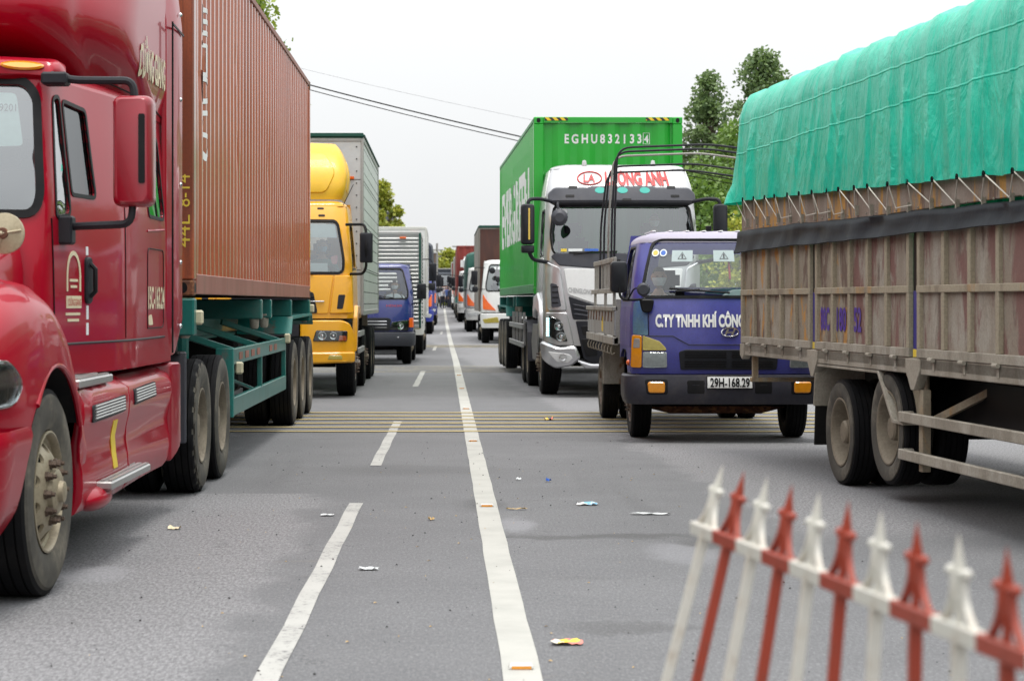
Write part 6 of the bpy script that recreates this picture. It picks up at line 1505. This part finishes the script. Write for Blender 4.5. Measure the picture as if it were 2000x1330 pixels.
for sg in (-1, 1):
    q = (lambda p: p) if sg > 0 else mirror
    surf_patch(YT, W, 'visor_slot', q(rpoly([(.72, 2.90), (.83, 2.90), (.83, 2.93), (.72, 2.93)], .012)), 'black', 0, .008, .06); surf_patch(YT, W, 'visor_slot', q(rpoly([(.73, 2.79), (.84, 2.79), (.84, 2.82), (.73, 2.82)], .012)), 'black', 0, .008, .06)
    surf_patch(YT, W, 'front_panel', q(rpoly([(.42, 1.87), (.93, 1.87), (.84, 1.29), (.66, 1.29), (.58, 1.62), (.42, 1.66)], .03)), 'yellow_paint', -.01, .02, .1, .01)
    surf_patch(YT, W, 'corner_panel', q(rpoly([(.95, 1.87), (1.19, 1.87), (1.2, 1.3), (.86, 1.29)], .03)), 'yellow_paint', -.01, .03, .08, .012)
    surf_patch(YT, W, 'corner_vent', q(rpoly([(1.0, 1.58), (1.1, 1.58), (1.06, 1.36), (.97, 1.36)], .02)), 'dark_plastic', .02, .034, .06)
    bp = surf_patch(YT, W, 'bumper_panel', q(rpoly([(.42, 1.19), (1.05, 1.19), (1.15, 1.14), (1.2, 1.0), (1.21, .86), (1.21, .55), (.42, .52)], .04)), 'yellow_paint', -.08, .05, .1, .02)
    lamp_unit(YT, Wrap([(a, b - .05, c + .03) for a, b, c in W.p], .2, .1), q(rpoly([(.61, .87), (1.13, .87), (1.14, 1.03), (.66, 1.04)], .03)), bowls=[(sg*.75, .955, .068), (sg*.92, .955, .06)], amber=q(rpoly([(1.0, .88), (1.12, .88), (1.12, .95), (1.02, .96)], .01)))
    surf_patch(YT, W, 'bumper_groove', q(rpoly([(.5, .72), (1.19, .72), (1.19, .735), (.5, .735)], 0)), 'amber', .05, .052, .1, 0) if False else None
    surf_patch(YT, W, 'bumper_step', q(rpoly([(.42, .53), (1.2, .55), (1.2, .71), (.42, .70)], .02)), 'yellow_paint', .04, .08, .1, .02)
    surf_patch(YT, W, 'fog_lamp', q(rpoly([(.84, .6), (1.06, .6), (1.05, .66), (.86, .66)], .01)), 'yellow_lens', .07, .088, .06)
    MB().patch(W, W.side(rpoly([(.36, .7), (.55, .75), (.72, 1.1), (.95, 1.28), (1.7, 1.28), (1.9, 1.2), (1.9, 1.4), (.8, 1.42), (.4, 1.24)], .03), sg), -.02, .05, (), .1, .02).build('wheel_arch', 'yellow_paint', YT, smooth=50)
    std_mirror(YT, sg*1.42, .12, 2.3, sg, .2, .46, (.36, -.4), sg*1.1, r=.022)
    wheel(YT, sg*1.22, 1.1, .51, sg, 'steer', .29, .29, tyre='tyre_dark', rim='rim_rust')
    for y in (4.9, 8.2, 9.5) if True else (): wheel(YT, sg*1.22, y, .51, sg, 'steer' if y < 5 else 'drive', .27, dual=(y > 5), tyre='tyre_dark', rim='rim_dirty')
    for z in (.95, .68): MB().beam((sg*1.22, 2.2, z), (sg*1.22, 4.1, z), .04, .09).build('side_guard', 'alu_dull', YT, .006)
    for y in (2.4, 3.9): MB().beam((sg*1.18, y, .6), (sg*1.18, y, 1.2), .05, .06).build('guard_post', 'chassis_black', YT)
    MB().prism([(2.25, .5), (3.9, .5), (3.9, 1.1), (2.25, 1.1)], lambda u, v, d: V(sg*d, u, v), .6, 1.1).build('tool_locker', 'chassis_black', YT, .03)
    MB().prism([(4.2, 1.25), (4.5, 1.3), (5.4, 1.3), (5.6, 1.05), (5.57, 1.05), (5.38, 1.27), (4.5, 1.27), (4.2, 1.22)], lambda u, v, d: V(sg*d, u, v), .8, 1.24).build('mudguard', 'rib_steel', YT)
surf_patch(YT, W, 'grille', rpoly([(-.62, 1.62), (.62, 1.62), (.68, 1.3), (-.68, 1.3)], .04), 'dark_plastic', -.01, .03, .1)
for k in range(3): surf_patch(YT, W, 'grille_bar', rect(-.66, .78 if k == 1 else .62, 1.4 + .07*k, 1.415 + .07*k), 'chrome' if k == 1 else 'black', .03, .05, .1, .003)
surf_patch(YT, W, 'lower_grille', rect(-.4, .4, .55, 1.18, .03), 'dark_plastic', -.08, .03, .1)
wiper(YT, W, .05, .62, 1.9, 1.9, .04); wiper(YT, W, -.75, -.1, 1.94, 1.96, .04)
MB().tube([V(1.02, .6, 2.92), V(1.2, .66, 3.3)], .006, 5).build('aerial', 'black', YT)
# bulging deflector on the roof
DW = Wrap([(3.05, .56, 1.0), (3.2, .56, 1.06), (3.45, .64, 1.09), (3.7, .82, 1.04), (3.9, 1.06, .95), (3.98, 1.24, .88)], .13, .1)
ub = [(DW.uy(1.9, z), z) for z in [3.06 + .92*i/10 for i in range(11)]]; ub = ub + [(-u, z) for u, z in ub[::-1]]
MB().patch(DW, ub, -.01, 0, (), .1, 0, sides=False).build('roof_deflector', 'yellow_pale', YT, smooth=70)
tp = [DW.base(u, 3.98) for u in [-DW.uy(1.9, 3.98) + 2*DW.uy(1.9, 3.98)*i/30 for i in range(31)]]
MB().add(tp + [V(0, 1.5, 4.03)], [(i, i + 1, 31) for i in range(30)] + [(30, 0, 31)]).build('deflector_top', 'yellow_pale', YT, smooth=70)
for sg in (1, -1): MB().patch(DW, DW.side(rpoly([(1.15, 3.2), (1.75, 3.2), (1.75, 3.7), (1.35, 3.7)], .08), sg), -.004, .012, (), .12, .01).build('deflector_cheek', 'yellow_pale', YT)
MB().patch(DW, DW.front(rpoly([(-.8, 3.16), (.8, 3.16), (.92, 3.5), (.8, 3.8), (-.8, 3.8), (-.92, 3.5)], .1)), -.004, .018, (), .12, .015).build('deflector_face', 'yellow_pale', YT, smooth=50)
van_box(YT, -1.26, 1.28, 2.75, 10.6, 1.28, 4.18, 'steel_box', 'alu_dull', cap='tarp_green', seams=(2.0, 2.75, 3.5), bolts=True)
MB().box(1.0, 1.12, 2.72, 2.75, 3.5, 3.55).build('marker_lamp', 'orange_lens', YT, .006)
axle(YT, 1.1, .9, .5, .06); chassis(YT, .4, 10.4, .95, .42, .28); MB().box(-.9, .9, .25, 1.0, .6, 1.0).build('underbody', 'chassis_black', YT, .05)

# ------------------------------------------------------------------ dark blue small box truck
def mighty(label, loc, body, sp=.16, x_person=None):
    B = thing('box_truck', label, 'truck', loc, 0)
    W = Wrap([(.62, .06, .98), (.9, .02, .98), (1.2, .05, .98), (1.5, .12, .97), (2.25, .5, .88), (2.3, .53, .87)], .2, .1)
    wind = rpoly([(-.84, 1.56), (.84, 1.56), (.86, 1.7), (.78, 2.24), (-.78, 2.24), (-.86, 1.7)], .07)
    b_r = [(.55, .78), (.7, .95), (1.4, .95), (1.6, .86)]
    cab_shell(B, W, .84, 2.28, 1.65, body, wind, [rpoly([(.66, 1.52), (1.45, 1.52), (1.45, 2.2), (.86, 2.2)], .06)], (.1, .28, .02), bottom=W.side(b_r[::-1], -1) + W.side(b_r, 1), sp=sp, glassm='glass_clear', gasket=.03)
    cab_inside(B, W, 1.53, 1.65, .3, .7, (.5, -.5))
    for sg in (1, -1):
        q = (lambda p: p) if sg > 0 else mirror
        lamp_unit(B, Wrap([(a, b - .015, c + .01) for a, b, c in W.p], .2, .1), q(rpoly([(.42, .82), (.86, .80), (.88, 1.06), (.48, 1.0)], .03)), bowls=[(sg*.68, .91, .085)])
        surf_patch(B, W, 'indicator', q(rpoly([(.87, .88), (.96, .88), (.96, 1.1), (.89, 1.1)], .02)), 'orange_lens', -.01, .03, .06)
        std_mirror(B, sg*1.17, .1, 1.72, sg, .22, .36, (.28, -.3), sg*.9)
        wheel(B, sg*.92, 1.1, .39, sg, 'steer', .22, .22, tyre='tyre_dark', rim='rim_dirty', nuts=None); wheel(B, sg*.97, 4.3, .39, sg, 'drive', .22, .22, True, tyre='tyre_dark')
        surf_patch(B, W, 'fog_lamp', ell(sg*.62, .62, .06, .06, 18), 'chrome', .06, .09, .06, .01)
    g = surf_patch(B, W, 'grille', rpoly([(-.42, .80), (.42, .80), (.46, 1.06), (.4, 1.1), (-.4, 1.1), (-.46, 1.06)], .03), 'dark_plastic', -.01, .02, .1)
    for k in range(3): surf_patch(B, W, 'grille_bar', rect(-.36, .36, .87 + .07*k, .89 + .07*k), 'chrome', .02, .03, .15, 0, par=g)
    BW2 = Wrap([(.44, .05, .98), (.6, .0, 1.0), (.78, .02, .99)], .2, .08); ub = BW2.uy(.5, .6)
    MB().patch(BW2, [(-ub, .44), (ub, .44), (ub, .77), (-ub, .77)], -.1, .03, (), .1, .03).build('bumper', 'grey_plastic', B, smooth=50)
    wiper(B, W, -.05, .5, 1.62, 1.56)
    lettering('HD650', .05, lambda u, v: W(W.ux(.35 + u), 1.36 + v, .006), 'red_mark', B, width=.36)
    axle(B, 1.1, .8, .38, .05); chassis(B, .4, 5.6, .68, .36, .18); MB().box(-.4, .4, .4, 1.5, .4, .75).build('engine_block', 'chassis_black', B, .04)
    return B, W
BT, _ = mighty('dark blue small box truck with a ribbed metal body behind the yellow truck', (-1.68, 47.7, 0), 'blue_paint')
van_box(BT, -1.08, 1.14, 1.9, 6.4, .86, 3.14, 'alu_dull', 'alu_dull', ribs=.095, post='tarp_green')
MB().box(.62, .78, 1.87, 1.9, 3.0, 3.05).build('marker_lamp', 'orange_lens', BT, .006)
person('masked driver in white inside the dark blue small truck', (-1.68 + .52, 47.7 + 1.1, 1.12), 0, 'sit', 'shirt_white', 'mask_white')
# ------------------------------------------------------------------ trucks farther down the queue
def hino(label, x0, y0, paint_m='cream_white', cat='truck', person_on=False, sp=.25, fog='yellow_lens'):
    """white cab-over with slanting orange corner lamps"""
    B = thing('cargo_truck', label, cat, (x0, y0, gz(y0)), 0)
    W = Wrap([(.5, .02, 1.15), (.9, .0, 1.17), (1.3, .03, 1.17), (1.8, .1, 1.15), (2.75, .38, 1.06), (2.85, .42, 1.04)], .22, .12)
    wind = rpoly([(-1.0, 1.86), (1.0, 1.86), (1.03, 2.05), (.95, 2.74), (-.95, 2.74), (-1.03, 2.05)], .08)
    b_r = [(.5, .95), (.7, 1.2), (1.6, 1.25), (1.9, 1.15)]
    cab_shell(B, W, 1.1, 2.82, 1.95, paint_m, wind, [rpoly([(.6, 1.85), (1.6, 1.85), (1.6, 2.65), (.8, 2.65)], .06)], (.12, .3, .02), bottom=W.side(b_r[::-1], -1) + W.side(b_r, 1), sp=sp, glassm='glass', gasket=.04)
    cab_inside(B, W, 1.84, 1.95, .3, 1.1, (.55, -.55))
    for sg in (1, -1):
        q = (lambda p: p) if sg > 0 else mirror
        surf_patch(B, W, 'indicator', q(rpoly([(1.12, 1.72), (1.1, 1.2), (.66, 1.16), (.98, 1.5)], .03)), 'orange_lens', -.01, .03, .08)
        surf_patch(B, W, 'bumper_end', q(rpoly([(.2, .55), (1.15, .55), (1.17, 1.05), (.2, 1.05)], .05)), paint_m, -.08, .05, .15, .02)
        surf_patch(B, W, 'headlight', q(rpoly([(.55, .74), (1.05, .72), (1.1, .86), (.6, .94)], .03)), fog, .04, .065, .1, .01)
        std_mirror(B, sg*1.42, -.05, 2.3, sg, .22, .5, (.36, -.4), sg*1.05)
        mirror_box(B, (sg*1.4, -.05, 1.9), .2, .2, .1)
        wheel(B, sg*1.15, 1.2, .5, sg, 'steer', .28, .28, tyre='tyre_dark', nuts=None)
        for y in (5.6, 6.9): wheel(B, sg*1.18, y, .5, sg, 'drive', .26, dual=True, tyre='tyre_dark')
        MB().beam((sg*1.15, 2.4, .7), (sg*1.15, 4.8, .7), .04, .1).build('side_guard', 'alu_dull', B)
    surf_patch(B, W, 'grille', rpoly([(-.62, 1.36), (.62, 1.36), (.55, 1.1), (-.55, 1.1)], .04), 'dark_plastic', -.01, .03, .2)
    surf_patch(B, W, 'bumper_centre', rect(-.2, .2, .55, 1.05), 'dark_plastic', -.08, .04, .2)
    MB().tube([W(W.ux(-1.15 + 2.3*i/12), 1.08, .012) for i in range(13)], .014, 5).build('panel_seam', 'black', B)
    lettering('SUPER', .06, lambda u, v: W(W.ux(-.5 + u), 1.46 + v, .01), 'grey_plastic', B, width=.4, cell=.2)
    MB().lathe([(-.02, .001), (-.02, .06), (.01, .11), (.02, .001)], 16, V(-.8, -.08, 2.55), 'y').build('round_mirror', 'dark_plastic', B)
    MB().lathe([(-.02, .001), (-.02, .06), (.01, .1), (.02, .001)], 16, V(-.6, -.05, 2.25), 'y').build('round_mirror', 'dark_plastic', B)
    surf_patch(B, W, 'notice', rect(.0, .3, 1.95, 2.2), 'paper', -.03, -.025, .3, 0); surf_patch(B, W, 'notice', rect(-.6, -.3, 1.95, 2.2), 'paper', -.03, -.025, .3, 0)
    for x in (-.75, -.6): surf_patch(B, W, 'sticker', ell(x, 2.64, .05, .05, 12), 'paper', -.005, .002, .3, 0)
    wiper(B, W, -.6, .1, 1.88, 1.9, .04)
    axle(B, 1.2, .9, .48, .06); chassis(B, .4, 8.6, .95, .42, .26); MB().box(-.8, .8, .3, 1.6, .5, .95).build('underbody', 'chassis_black', B, .05)
    return B
HA = hino('white truck with a rust-streaked brown box and green roof cover', 2.50, 71.4, 'white_paint')
van_box(HA, -1.23, 1.2, 2.25, 12.5, 1.15, 4.12, 'rusty_box', 'weathered_box', cap='tarp_green')
MB().box(-1.24, -1.215, 2.3, 12.4, 1.2, 4.1).build('side_panel', 'weathered_box', HA)
HB = hino('white truck carrying a load under a dark green canvas cover', 2.2, 92.5, 'cream_white', fog='lamp_white')
MB().box(-1.2, 1.2, 2.2, 9.6, 1.1, 2.0).build('cargo_bed', 'bed_grey', HB, .02)
soft_top(HB, -1.22, 1.22, 2.15, 9.7, 1.9, 3.72, 'tarp_green', 3)
HC = hino('white tractor in front of the dark red container, far down the queue', 1.98, 116, 'white_paint', fog='lamp_white')
MB().box(-1.0, 1.0, .8, 1.9, 2.95, 3.75).build('roof_deflector', 'white_paint', HC, .2, seg=3)
RC = container('shipping_container', 'dark red shipping container far down the queue', (1.98, 118.6, gz(118) + 1.5), 0, 'red_box', 'red_box', casting='red_box', front_p=.41)
trailer('container_trailer', 'far skeletal trailer under the dark red container', (1.98, 118.6, gz(118)), 0, False)
HD = hino('white truck behind the dark red container with a pale box', 1.9, 137, 'cream_white', fog='lamp_white')
van_box(HD, -1.2, 1.2, 2.3, 10, 1.2, 3.9, 'weathered_box', 'alu_dull')
HE = hino('farthest white truck in the right-hand queue', 1.8, 152, 'white_paint', fog='lamp_white')
van_box(HE, -1.2, 1.2, 2.3, 10, 1.2, 3.6, 'red_box', 'alu_dull')
# left-hand queue behind the small blue truck
LW = hino('truck with a tall off-white box, mostly hidden behind the ribbed box', -1.72, 57.0, 'cream_white')
van_box(LW, -1.2, 1.24, 2.3, 9.2, 1.1, 3.62, 'white_paint', 'cream_white')
MB().box(.75, .95, 2.27, 2.3, 3.4, 3.46).build('marker_lamp', 'orange_lens', LW, .006)
LB = hino('royal blue truck with a slate canvas cover in the left-hand queue', -1.62, 88, 'royal_blue', fog='lamp_white')
MB().box(-1.2, 1.2, 2.2, 9.6, 1.1, 2.1).build('cargo_bed', 'royal_blue', LB, .02)
soft_top(LB, -1.2, 1.22, 2.1, 9.6, 2.0, 4.1, 'tarp_slate', 6)
LC = hino('dark truck with a brown box behind the royal blue truck', -1.52, 108, 'blue_paint', fog='lamp_white')
van_box(LC, -1.2, 1.2, 2.3, 10, 1.2, 3.9, 'weathered_box', 'alu_dull')
LD = hino('farthest truck in the left-hand queue', -1.75, 130, 'cream_white', fog='lamp_white')
van_box(LD, -1.2, 1.2, 2.3, 10, 1.2, 3.8, 'tarp_slate', 'alu_dull')
# people at the far end of the road
random.seed(8)
spots = [(-.55, 160, 'shirt_dark', None), (-.1, 158, 'shirt_white', None), (.28, 161, 'shirt_blue', None), (.62, 159, 'shirt_dark', 'blue_mark'), (.1, 164, 'shirt_pale', None), (-.35, 166, 'shirt_blue', 'white_mark'), (.5, 166, 'shirt_dark', None)]
pl_ = ['dark-clothed pedestrian leftmost in the far crowd', 'white-shirted pedestrian in the middle of the far crowd', 'blue-shirted pedestrian in front in the far crowd', 'rightmost pedestrian with a blue helmet in the far crowd', 'pale-shirted pedestrian behind the front row of the far crowd', 'blue-shirted pedestrian with a white helmet in the far crowd', 'dark-clothed pedestrian at the back right of the far crowd']
for (x, y, sh, hm), lb in zip(spots, pl_): person(lb, (x, y, gz(y)), random.uniform(-.6, .6), 'stand', sh, 'mask_white', 'people at the far end of the road', hm, hands=True)
FT = hino('grey truck closing the far end of the road behind the crowd', -.3, 172, 'tarp_slate', fog='lamp_white')
van_box(FT, -1.2, 1.2, 2.3, 10, 1.2, 3.3, 'tarp_slate', 'alu_dull')

# ------------------------------------------------------------------ striped spear fence in the foreground
FN = thing('spear_fence', 'bent red and white spear-topped fence in the foreground', 'fence', (.48, 3.75, 0), 0)
U = V(.197, -1.29, 0) / 9
def spear(i):
    red = i % 2 == 1; mt = 'fence_red' if red else 'fence_white'
    lean = .262 * max(0, 1 - i / 7.5) ** 1.0; c = U * i; zr = 1.05
    P = empty('picket', (c.x, c.y, zr), 0, FN); P.rotation_euler = (0, math.atan(lean), math.atan2(-U.x, U.y) * 0)
    d = U.normalized(); n_ = V(0, 0, 1)
    MB().box(-.0088, .0088, -.0088, .0088, -1.06, .0).box(-.005, .005, -.005, .005, .0, .05).build('bar', mt, P, .002)
    # spear head
    MB().add([V(-.011, 0, .07), V(0, -.0065, .07), V(.011, 0, .07), V(0, .0065, .07), V(0, 0, .128), V(-.006, 0, .03), V(0, -.005, .03), V(.006, 0, .03), V(0, .005, .03)],
             [(0, 1, 4), (1, 2, 4), (2, 3, 4), (3, 0, 4), (5, 6, 1, 0), (6, 7, 2, 1), (7, 8, 3, 2), (8, 5, 0, 3)]).build('spear_head', mt, P)
    # cross knob and the two curved wings that sweep down to the rail
    k = MB()
    for s in (1, -1):
        k.sphere(d * s * .026 + V(0, 0, .077), .0075, 8, 6)
    k.tube([d * -.026 + V(0, 0, .077), d * .026 + V(0, 0, .077)], .005, 6); k.build('cross_knob', mt, P)
    for s in (1, -1):
        pts = [d * s * (.016 + .05 * (t_ ** 2.4)) + V(0, 0, .07 - .072 * t_) for t_ in [j / 8 for j in range(9)]]
        mb = MB()
        for a, b in zip(pts, pts[1:]): mb.beam(a, b, .009, .007, up=d)
        mb.build('scroll_wing', mt, P)
    q = MB().box(-.0095, .0095, -.073, .073, -.012, .012); M = d.to_track_quat('Y', 'Z').to_matrix(); q.v = [M @ v for v in q.v]
    o = q.build('rail_segment', mt, FN, .002); o.location = (c.x, c.y, zr)
    return P
for i in range(-0, 13): spear(i)
MB().beam(tuple(V(0, 0, .2)), tuple(U * 12 + V(0, 0, .2)), .02, .025).build('lower_rail', 'fence_white', FN)
MB().beam(tuple(U * 12.4 + V(0, 0, 0)), tuple(U * 12.4 + V(0, 0, 1.1)), .04, .04).build('end_post', 'fence_white', FN)

# ------------------------------------------------------------------ trees
def leaf_mat(name, c1, c2, tr):
    m, t, b = _mat(name)
    oi = t.nodes.new('ShaderNodeNewGeometry'); n = ns(t, .9, 3, .5); r_ = t.nodes.new('ShaderNodeMath'); r_.operation = 'ADD'
    f = mth(t, 'ADD', mth(t, 'MULTIPLY', n, .7), mth(t, 'MULTIPLY', oi.outputs['Random Per Island'], .5))
    c = mixc(t, rng(t, f, .35, .85), c1, c2); t.links.new(c, b.inputs['Base Color']); b.inputs['Roughness'].default_value = .55
    tl = t.nodes.new('ShaderNodeBsdfTranslucent'); t.links.new(mixc(t, .5, c, tr), tl.inputs[0])
    mx = t.nodes.new('ShaderNodeMixShader'); mx.inputs[0].default_value = .3; t.links.new(b.outputs[0], mx.inputs[1]); t.links.new(tl.outputs[0], mx.inputs[2])
    t.links.new(mx.outputs[0], t.nodes['Material Output'].inputs[0])
leaf_mat('leaf_dark', (.09, .15, .06), (.2, .28, .115), (.24, .36, .08))  # greens lightened to put overcast haze into the colour
leaf_mat('leaf_mid', (.08, .16, .03), (.18, .28, .06), (.24, .4, .05))
leaf_mat('leaf_bright', (.12, .2, .03), (.3, .36, .05), (.4, .5, .05))
leaf_mat('leaf_yellow', (.2, .26, .03), (.42, .42, .06), (.5, .5, .05))
paint('bark', (.12, .095, .07), .9, 0, 0, .4, bumpy=.6, scale=4)
def tree(label, loc, h, rx, kind, mat, n=2600, leaf=.16, seed=1, trunk_h=.3, gap=.0, group='trees along the road', name='broadleaf_tree'):
    T = thing(name, label, 'tree', loc, 0, group); rnd = random.Random(seed)
    tr = [V(0, 0, -.3)]; 
    for i in range(6): tr.append(V(rnd.uniform(-.1, .1) * rx * i / 6, rnd.uniform(-.1, .1) * rx * i / 6, h * .9 * (i + 1) / 6))
    r0 = .03 * h * .6 + .05
    trunk = MB().tube(tr, [r0 * (1 - .88 * i / 6) for i in range(7)], 10).build('trunk', 'bark', T)
    clumps = []
    for i in range(110 if kind == 'tall' else 46):
        t_ = rnd.random()
        if kind == 'tall': z = h * (trunk_h + (1 - trunk_h) * t_); rr = rx * (1 - t_) ** .7 * (.55 + 1.7 * min(.35, t_ + .02)) * rnd.uniform(.7, 1.25)
        else: z = h * (trunk_h + (1 - trunk_h) * t_); rr = rx * math.sqrt(max(.05, 1 - (2 * t_ - .75) ** 2 / 1.6))
        a = rnd.random() * 2 * PI; q = rr * (.35 + .65 * math.sqrt(rnd.random()))
        c = V(q * math.cos(a), q * math.sin(a), z); s = (rx * (.34 if kind != 'tall' else .2)) * rnd.uniform(.6, 1.3); clumps.append((c, s))
        b0 = V(0, 0, max(h * trunk_h * .7, z - q * .8 - .2))
        MB().tube([b0, (b0 + c) / 2 + V(0, 0, -.1), c], [r0 * .3, r0 * .2, r0 * .06], 6).build('limb', 'bark', trunk)
    vs = []; fs = []
    for k in range(n):
        c, s = clumps[rnd.randrange(len(clumps))]
        d = V(rnd.gauss(0, 1), rnd.gauss(0, 1), rnd.gauss(0, .8)).normalized() * s * (rnd.random() ** .4)
        p = c + d; ax = V(rnd.gauss(0, 1), rnd.gauss(0, 1), rnd.gauss(0, .6)).normalized(); bx_ = ax.cross(V(rnd.gauss(0, 1), rnd.gauss(0, 1), rnd.gauss(0, 1))).normalized()
        l_ = leaf * rnd.uniform(.6, 1.4); w_ = l_ * .42; o = len(vs)
        vs += [p, p + ax * l_ * .5 + bx_ * w_, p + ax * l_, p + ax * l_ * .5 - bx_ * w_]; fs.append((o, o + 1, o + 2, o + 3))
    MB().add(vs, fs).build('crown', mat, T, smooth=0)
    return T
tree('tall slender dark tree right of the green container', (9.2, 71, -.1), 9.4, 1.9, 'tall', 'leaf_dark', 11000, .14, 3, .15)
tree('tall dark tree rising behind the teal tarpaulin', (11.4, 73, -.1), 10.3, 2.6, 'tall', 'leaf_dark', 12000, .15, 4, .15)
tree('mid green tree showing behind the bare steel hoops', (9.3, 62, -.1), 6.6, 2.3, 'round', 'leaf_mid', 16000, .15, 5, .12)
tree('rounded green tree behind the silver tractor mirror', (8.0, 57, -.1), 5.0, 1.9, 'round', 'leaf_mid', 14000, .13, 6, .08)
tree('dense green tree beside the teal tarpaulin edge', (10.2, 58, -.1), 5.4, 2.0, 'round', 'leaf_mid', 12000, .14, 16, .08)
tree('yellow-green shrub between the silver tractor and the stake truck', (7.75, 53, -.1), 3.75, .8, 'round', 'leaf_yellow', 2400, .12, 7, .2, name='shrub', group=None)
tree('tree with yellow-green crown above the small box truck', (-5.2, 175, gz(175)), 10.6, 1.6, 'round', 'leaf_yellow', 8000, .34, 8, .4)
tree('yellow-green tree closing the far end of the road', (-.3, 215, 1), 6.0, 2.0, 'round', 'leaf_yellow', 8000, .3, 9, .1)
tree('bright green tree at the far end of the road', (1.4, 225, 1), 5.6, 2.2, 'round', 'leaf_bright', 8000, .3, 10, .1)
tree('leafy tree poking above the brown container', (-5.2, 57, -.1), 10.1, 1.2, 'round', 'leaf_bright', 3000, .16, 12, .5)
# far buildings, lamp post, overhead wires
paint('dark_wall', (.1, .105, .12), .8, 0, 0, .3); paint('pale_wall', (.5, .5, .5), .8, 0, 0, .3)
BD = thing('building', 'dark building edge beside the yellow-green tree', 'building', (-5.0, 195, 1), 0)
MB().box(-1.0, .3, 0, 8, 0, 9.0).build('wall', 'dark_wall', BD, .05); MB().box(-1.1, .4, -.1, 8.1, 9.0, 9.2).build('roof', 'pale_wall', BD, .03)
for k in range(3): MB().box(-.7, .0, -.03, 0, 2 + 2.3*k, 3.2 + 2.3*k).build('window', 'glass_dark', BD)
SPR = thing('church_tower', 'pale pointed tower tip above the dark red container', 'tower', (3.2, 290, 1), 0)
MB().box(-.9, .9, 0, 1.8, 0, 6.8).build('shaft', 'pale_wall', SPR); MB().add([V(-1, -.1, 6.8), V(1, -.1, 6.8), V(1, 1.9, 6.8), V(-1, 1.9, 6.8), V(0, .9, 9.0)], [(0, 1, 4), (1, 2, 4), (2, 3, 4), (3, 0, 4)]).build('spire', 'pale_wall', SPR)
LP = thing('utility_pole', 'thin grey utility pole above the left-hand queue far away', 'pole', (-.62, 200, 1), 0)
MB().tube([V(0, 0, 0), V(0, 0, 6.2)], [.14, .1], 10).build('shaft', 'kerb_stone', LP); MB().box(-.6, .6, -.05, .05, 5.5, 5.6).build('crossarm', 'kerb_stone', LP); MB().box(-.45, .45, -.05, .05, 4.9, 4.98).build('crossarm', 'kerb_stone', LP)
ST2 = thing('street_lamp', 'distant street lamp arm above the dark red container', 'street lamp', (2.3, 190, 1), 0)
MB().tube(fillet([V(0, 0, 0), V(0, 0, 5.4), V(-.9, 0, 5.6)], .5), .07, 8).build('shaft', 'kerb_stone', ST2); MB().box(-1.5, -.8, -.12, .12, 5.56, 5.68).build('lamp_head', 'kerb_stone', ST2, .03)
def wire(label, pts, r=.018):
    tag(MB().tube(pts, r, 5).build('overhead_wire', 'chassis_black'), label, 'wire', 'overhead wires')
def cat_pts(a, b, sag, n=28): return [V(*a).lerp(V(*b), i / n) - V(0, 0, sag * 4 * (i / n) * (1 - i / n)) for i in range(n + 1)]
wire('upper of the two close wires crossing the sky', cat_pts((-14, 55, 10.48), (14, 55, 3.79), .75))
wire('lower of the two close wires crossing the sky', cat_pts((-14, 55, 10.36), (14, 55, 3.69), .77), .012)
wire('faint wire above the two close wires', cat_pts((-14, 56, 10.7), (14, 56, 4.6), .7), .003)
for k in range(3): wire(['top', 'middle', 'lowest'][k] + ' far wire running from the utility pole', cat_pts((-1.1 + .5*k, 200, 6.6 - .5*(k == 2)), (5, 200, 4.3 - .35*k), .4), .012)

# tree masses added along both verges, mostly out of frame, to darken reflections
def added_treeline(label, x, y0, y1, seed):
    rnd = random.Random(seed); vs = []; n = 60; prof = [(-1.2, 0), (-1.6, 1.6), (-1.3, 3.4), (-.6, 4.8), (.4, 5.2), (1.4, 4.0), (1.6, 0)]
    for i in range(n + 1):
        y = y0 + (y1 - y0) * i / n; hk = 1 + .35 * noise.noise(V(y * .16, seed, 0)) + .15 * noise.noise(V(y * .6, seed, 4))
        for a, z in prof: vs.append(V(x + a * 1.1 + .5 * noise.noise(V(y * .5, z, seed)), y, z * hk - .1))
    m = len(prof); fs = [(i*m+k, i*m+k+1, (i+1)*m+k+1, (i+1)*m+k) for i in range(n) for k in range(m - 1)] + [tuple(range(m)), tuple(n*m + k for k in range(m))[::-1]]
    core = list(vs)
    for k in range(9000):
        i = rnd.randrange(n); j = rnd.randrange(m - 1); p = core[i*m+j].lerp(core[(i+1)*m+j], rnd.random()).lerp(core[i*m+j+1], rnd.random())
        p = p + V(rnd.gauss(0, .25), rnd.gauss(0, .25), rnd.gauss(0, .25)); ax = V(rnd.gauss(0, 1), rnd.gauss(0, 1), rnd.gauss(0, .6)).normalized(); b2 = ax.cross(V(rnd.gauss(0, 1), rnd.gauss(0, 1), rnd.gauss(0, 1))).normalized(); l_ = rnd.uniform(.2, .42); o = len(vs)
        vs += [p, p + ax * l_ * .5 + b2 * l_ * .4, p + ax * l_, p + ax * l_ * .5 - b2 * l_ * .4]; fs.append((o, o + 1, o + 2, o + 3))
    tag(MB().add(vs, fs).build('added_treeline', 'leaf_dark', smooth=0), label, 'trees', kind='stuff')
added_treeline('mass of dark green trees added along the right-hand verge to darken reflections', 15.2, -12, 50, 3)
added_treeline('unseen mass of dark green trees added along the left-hand verge to darken reflections', -13.5, -12, 120, 5)
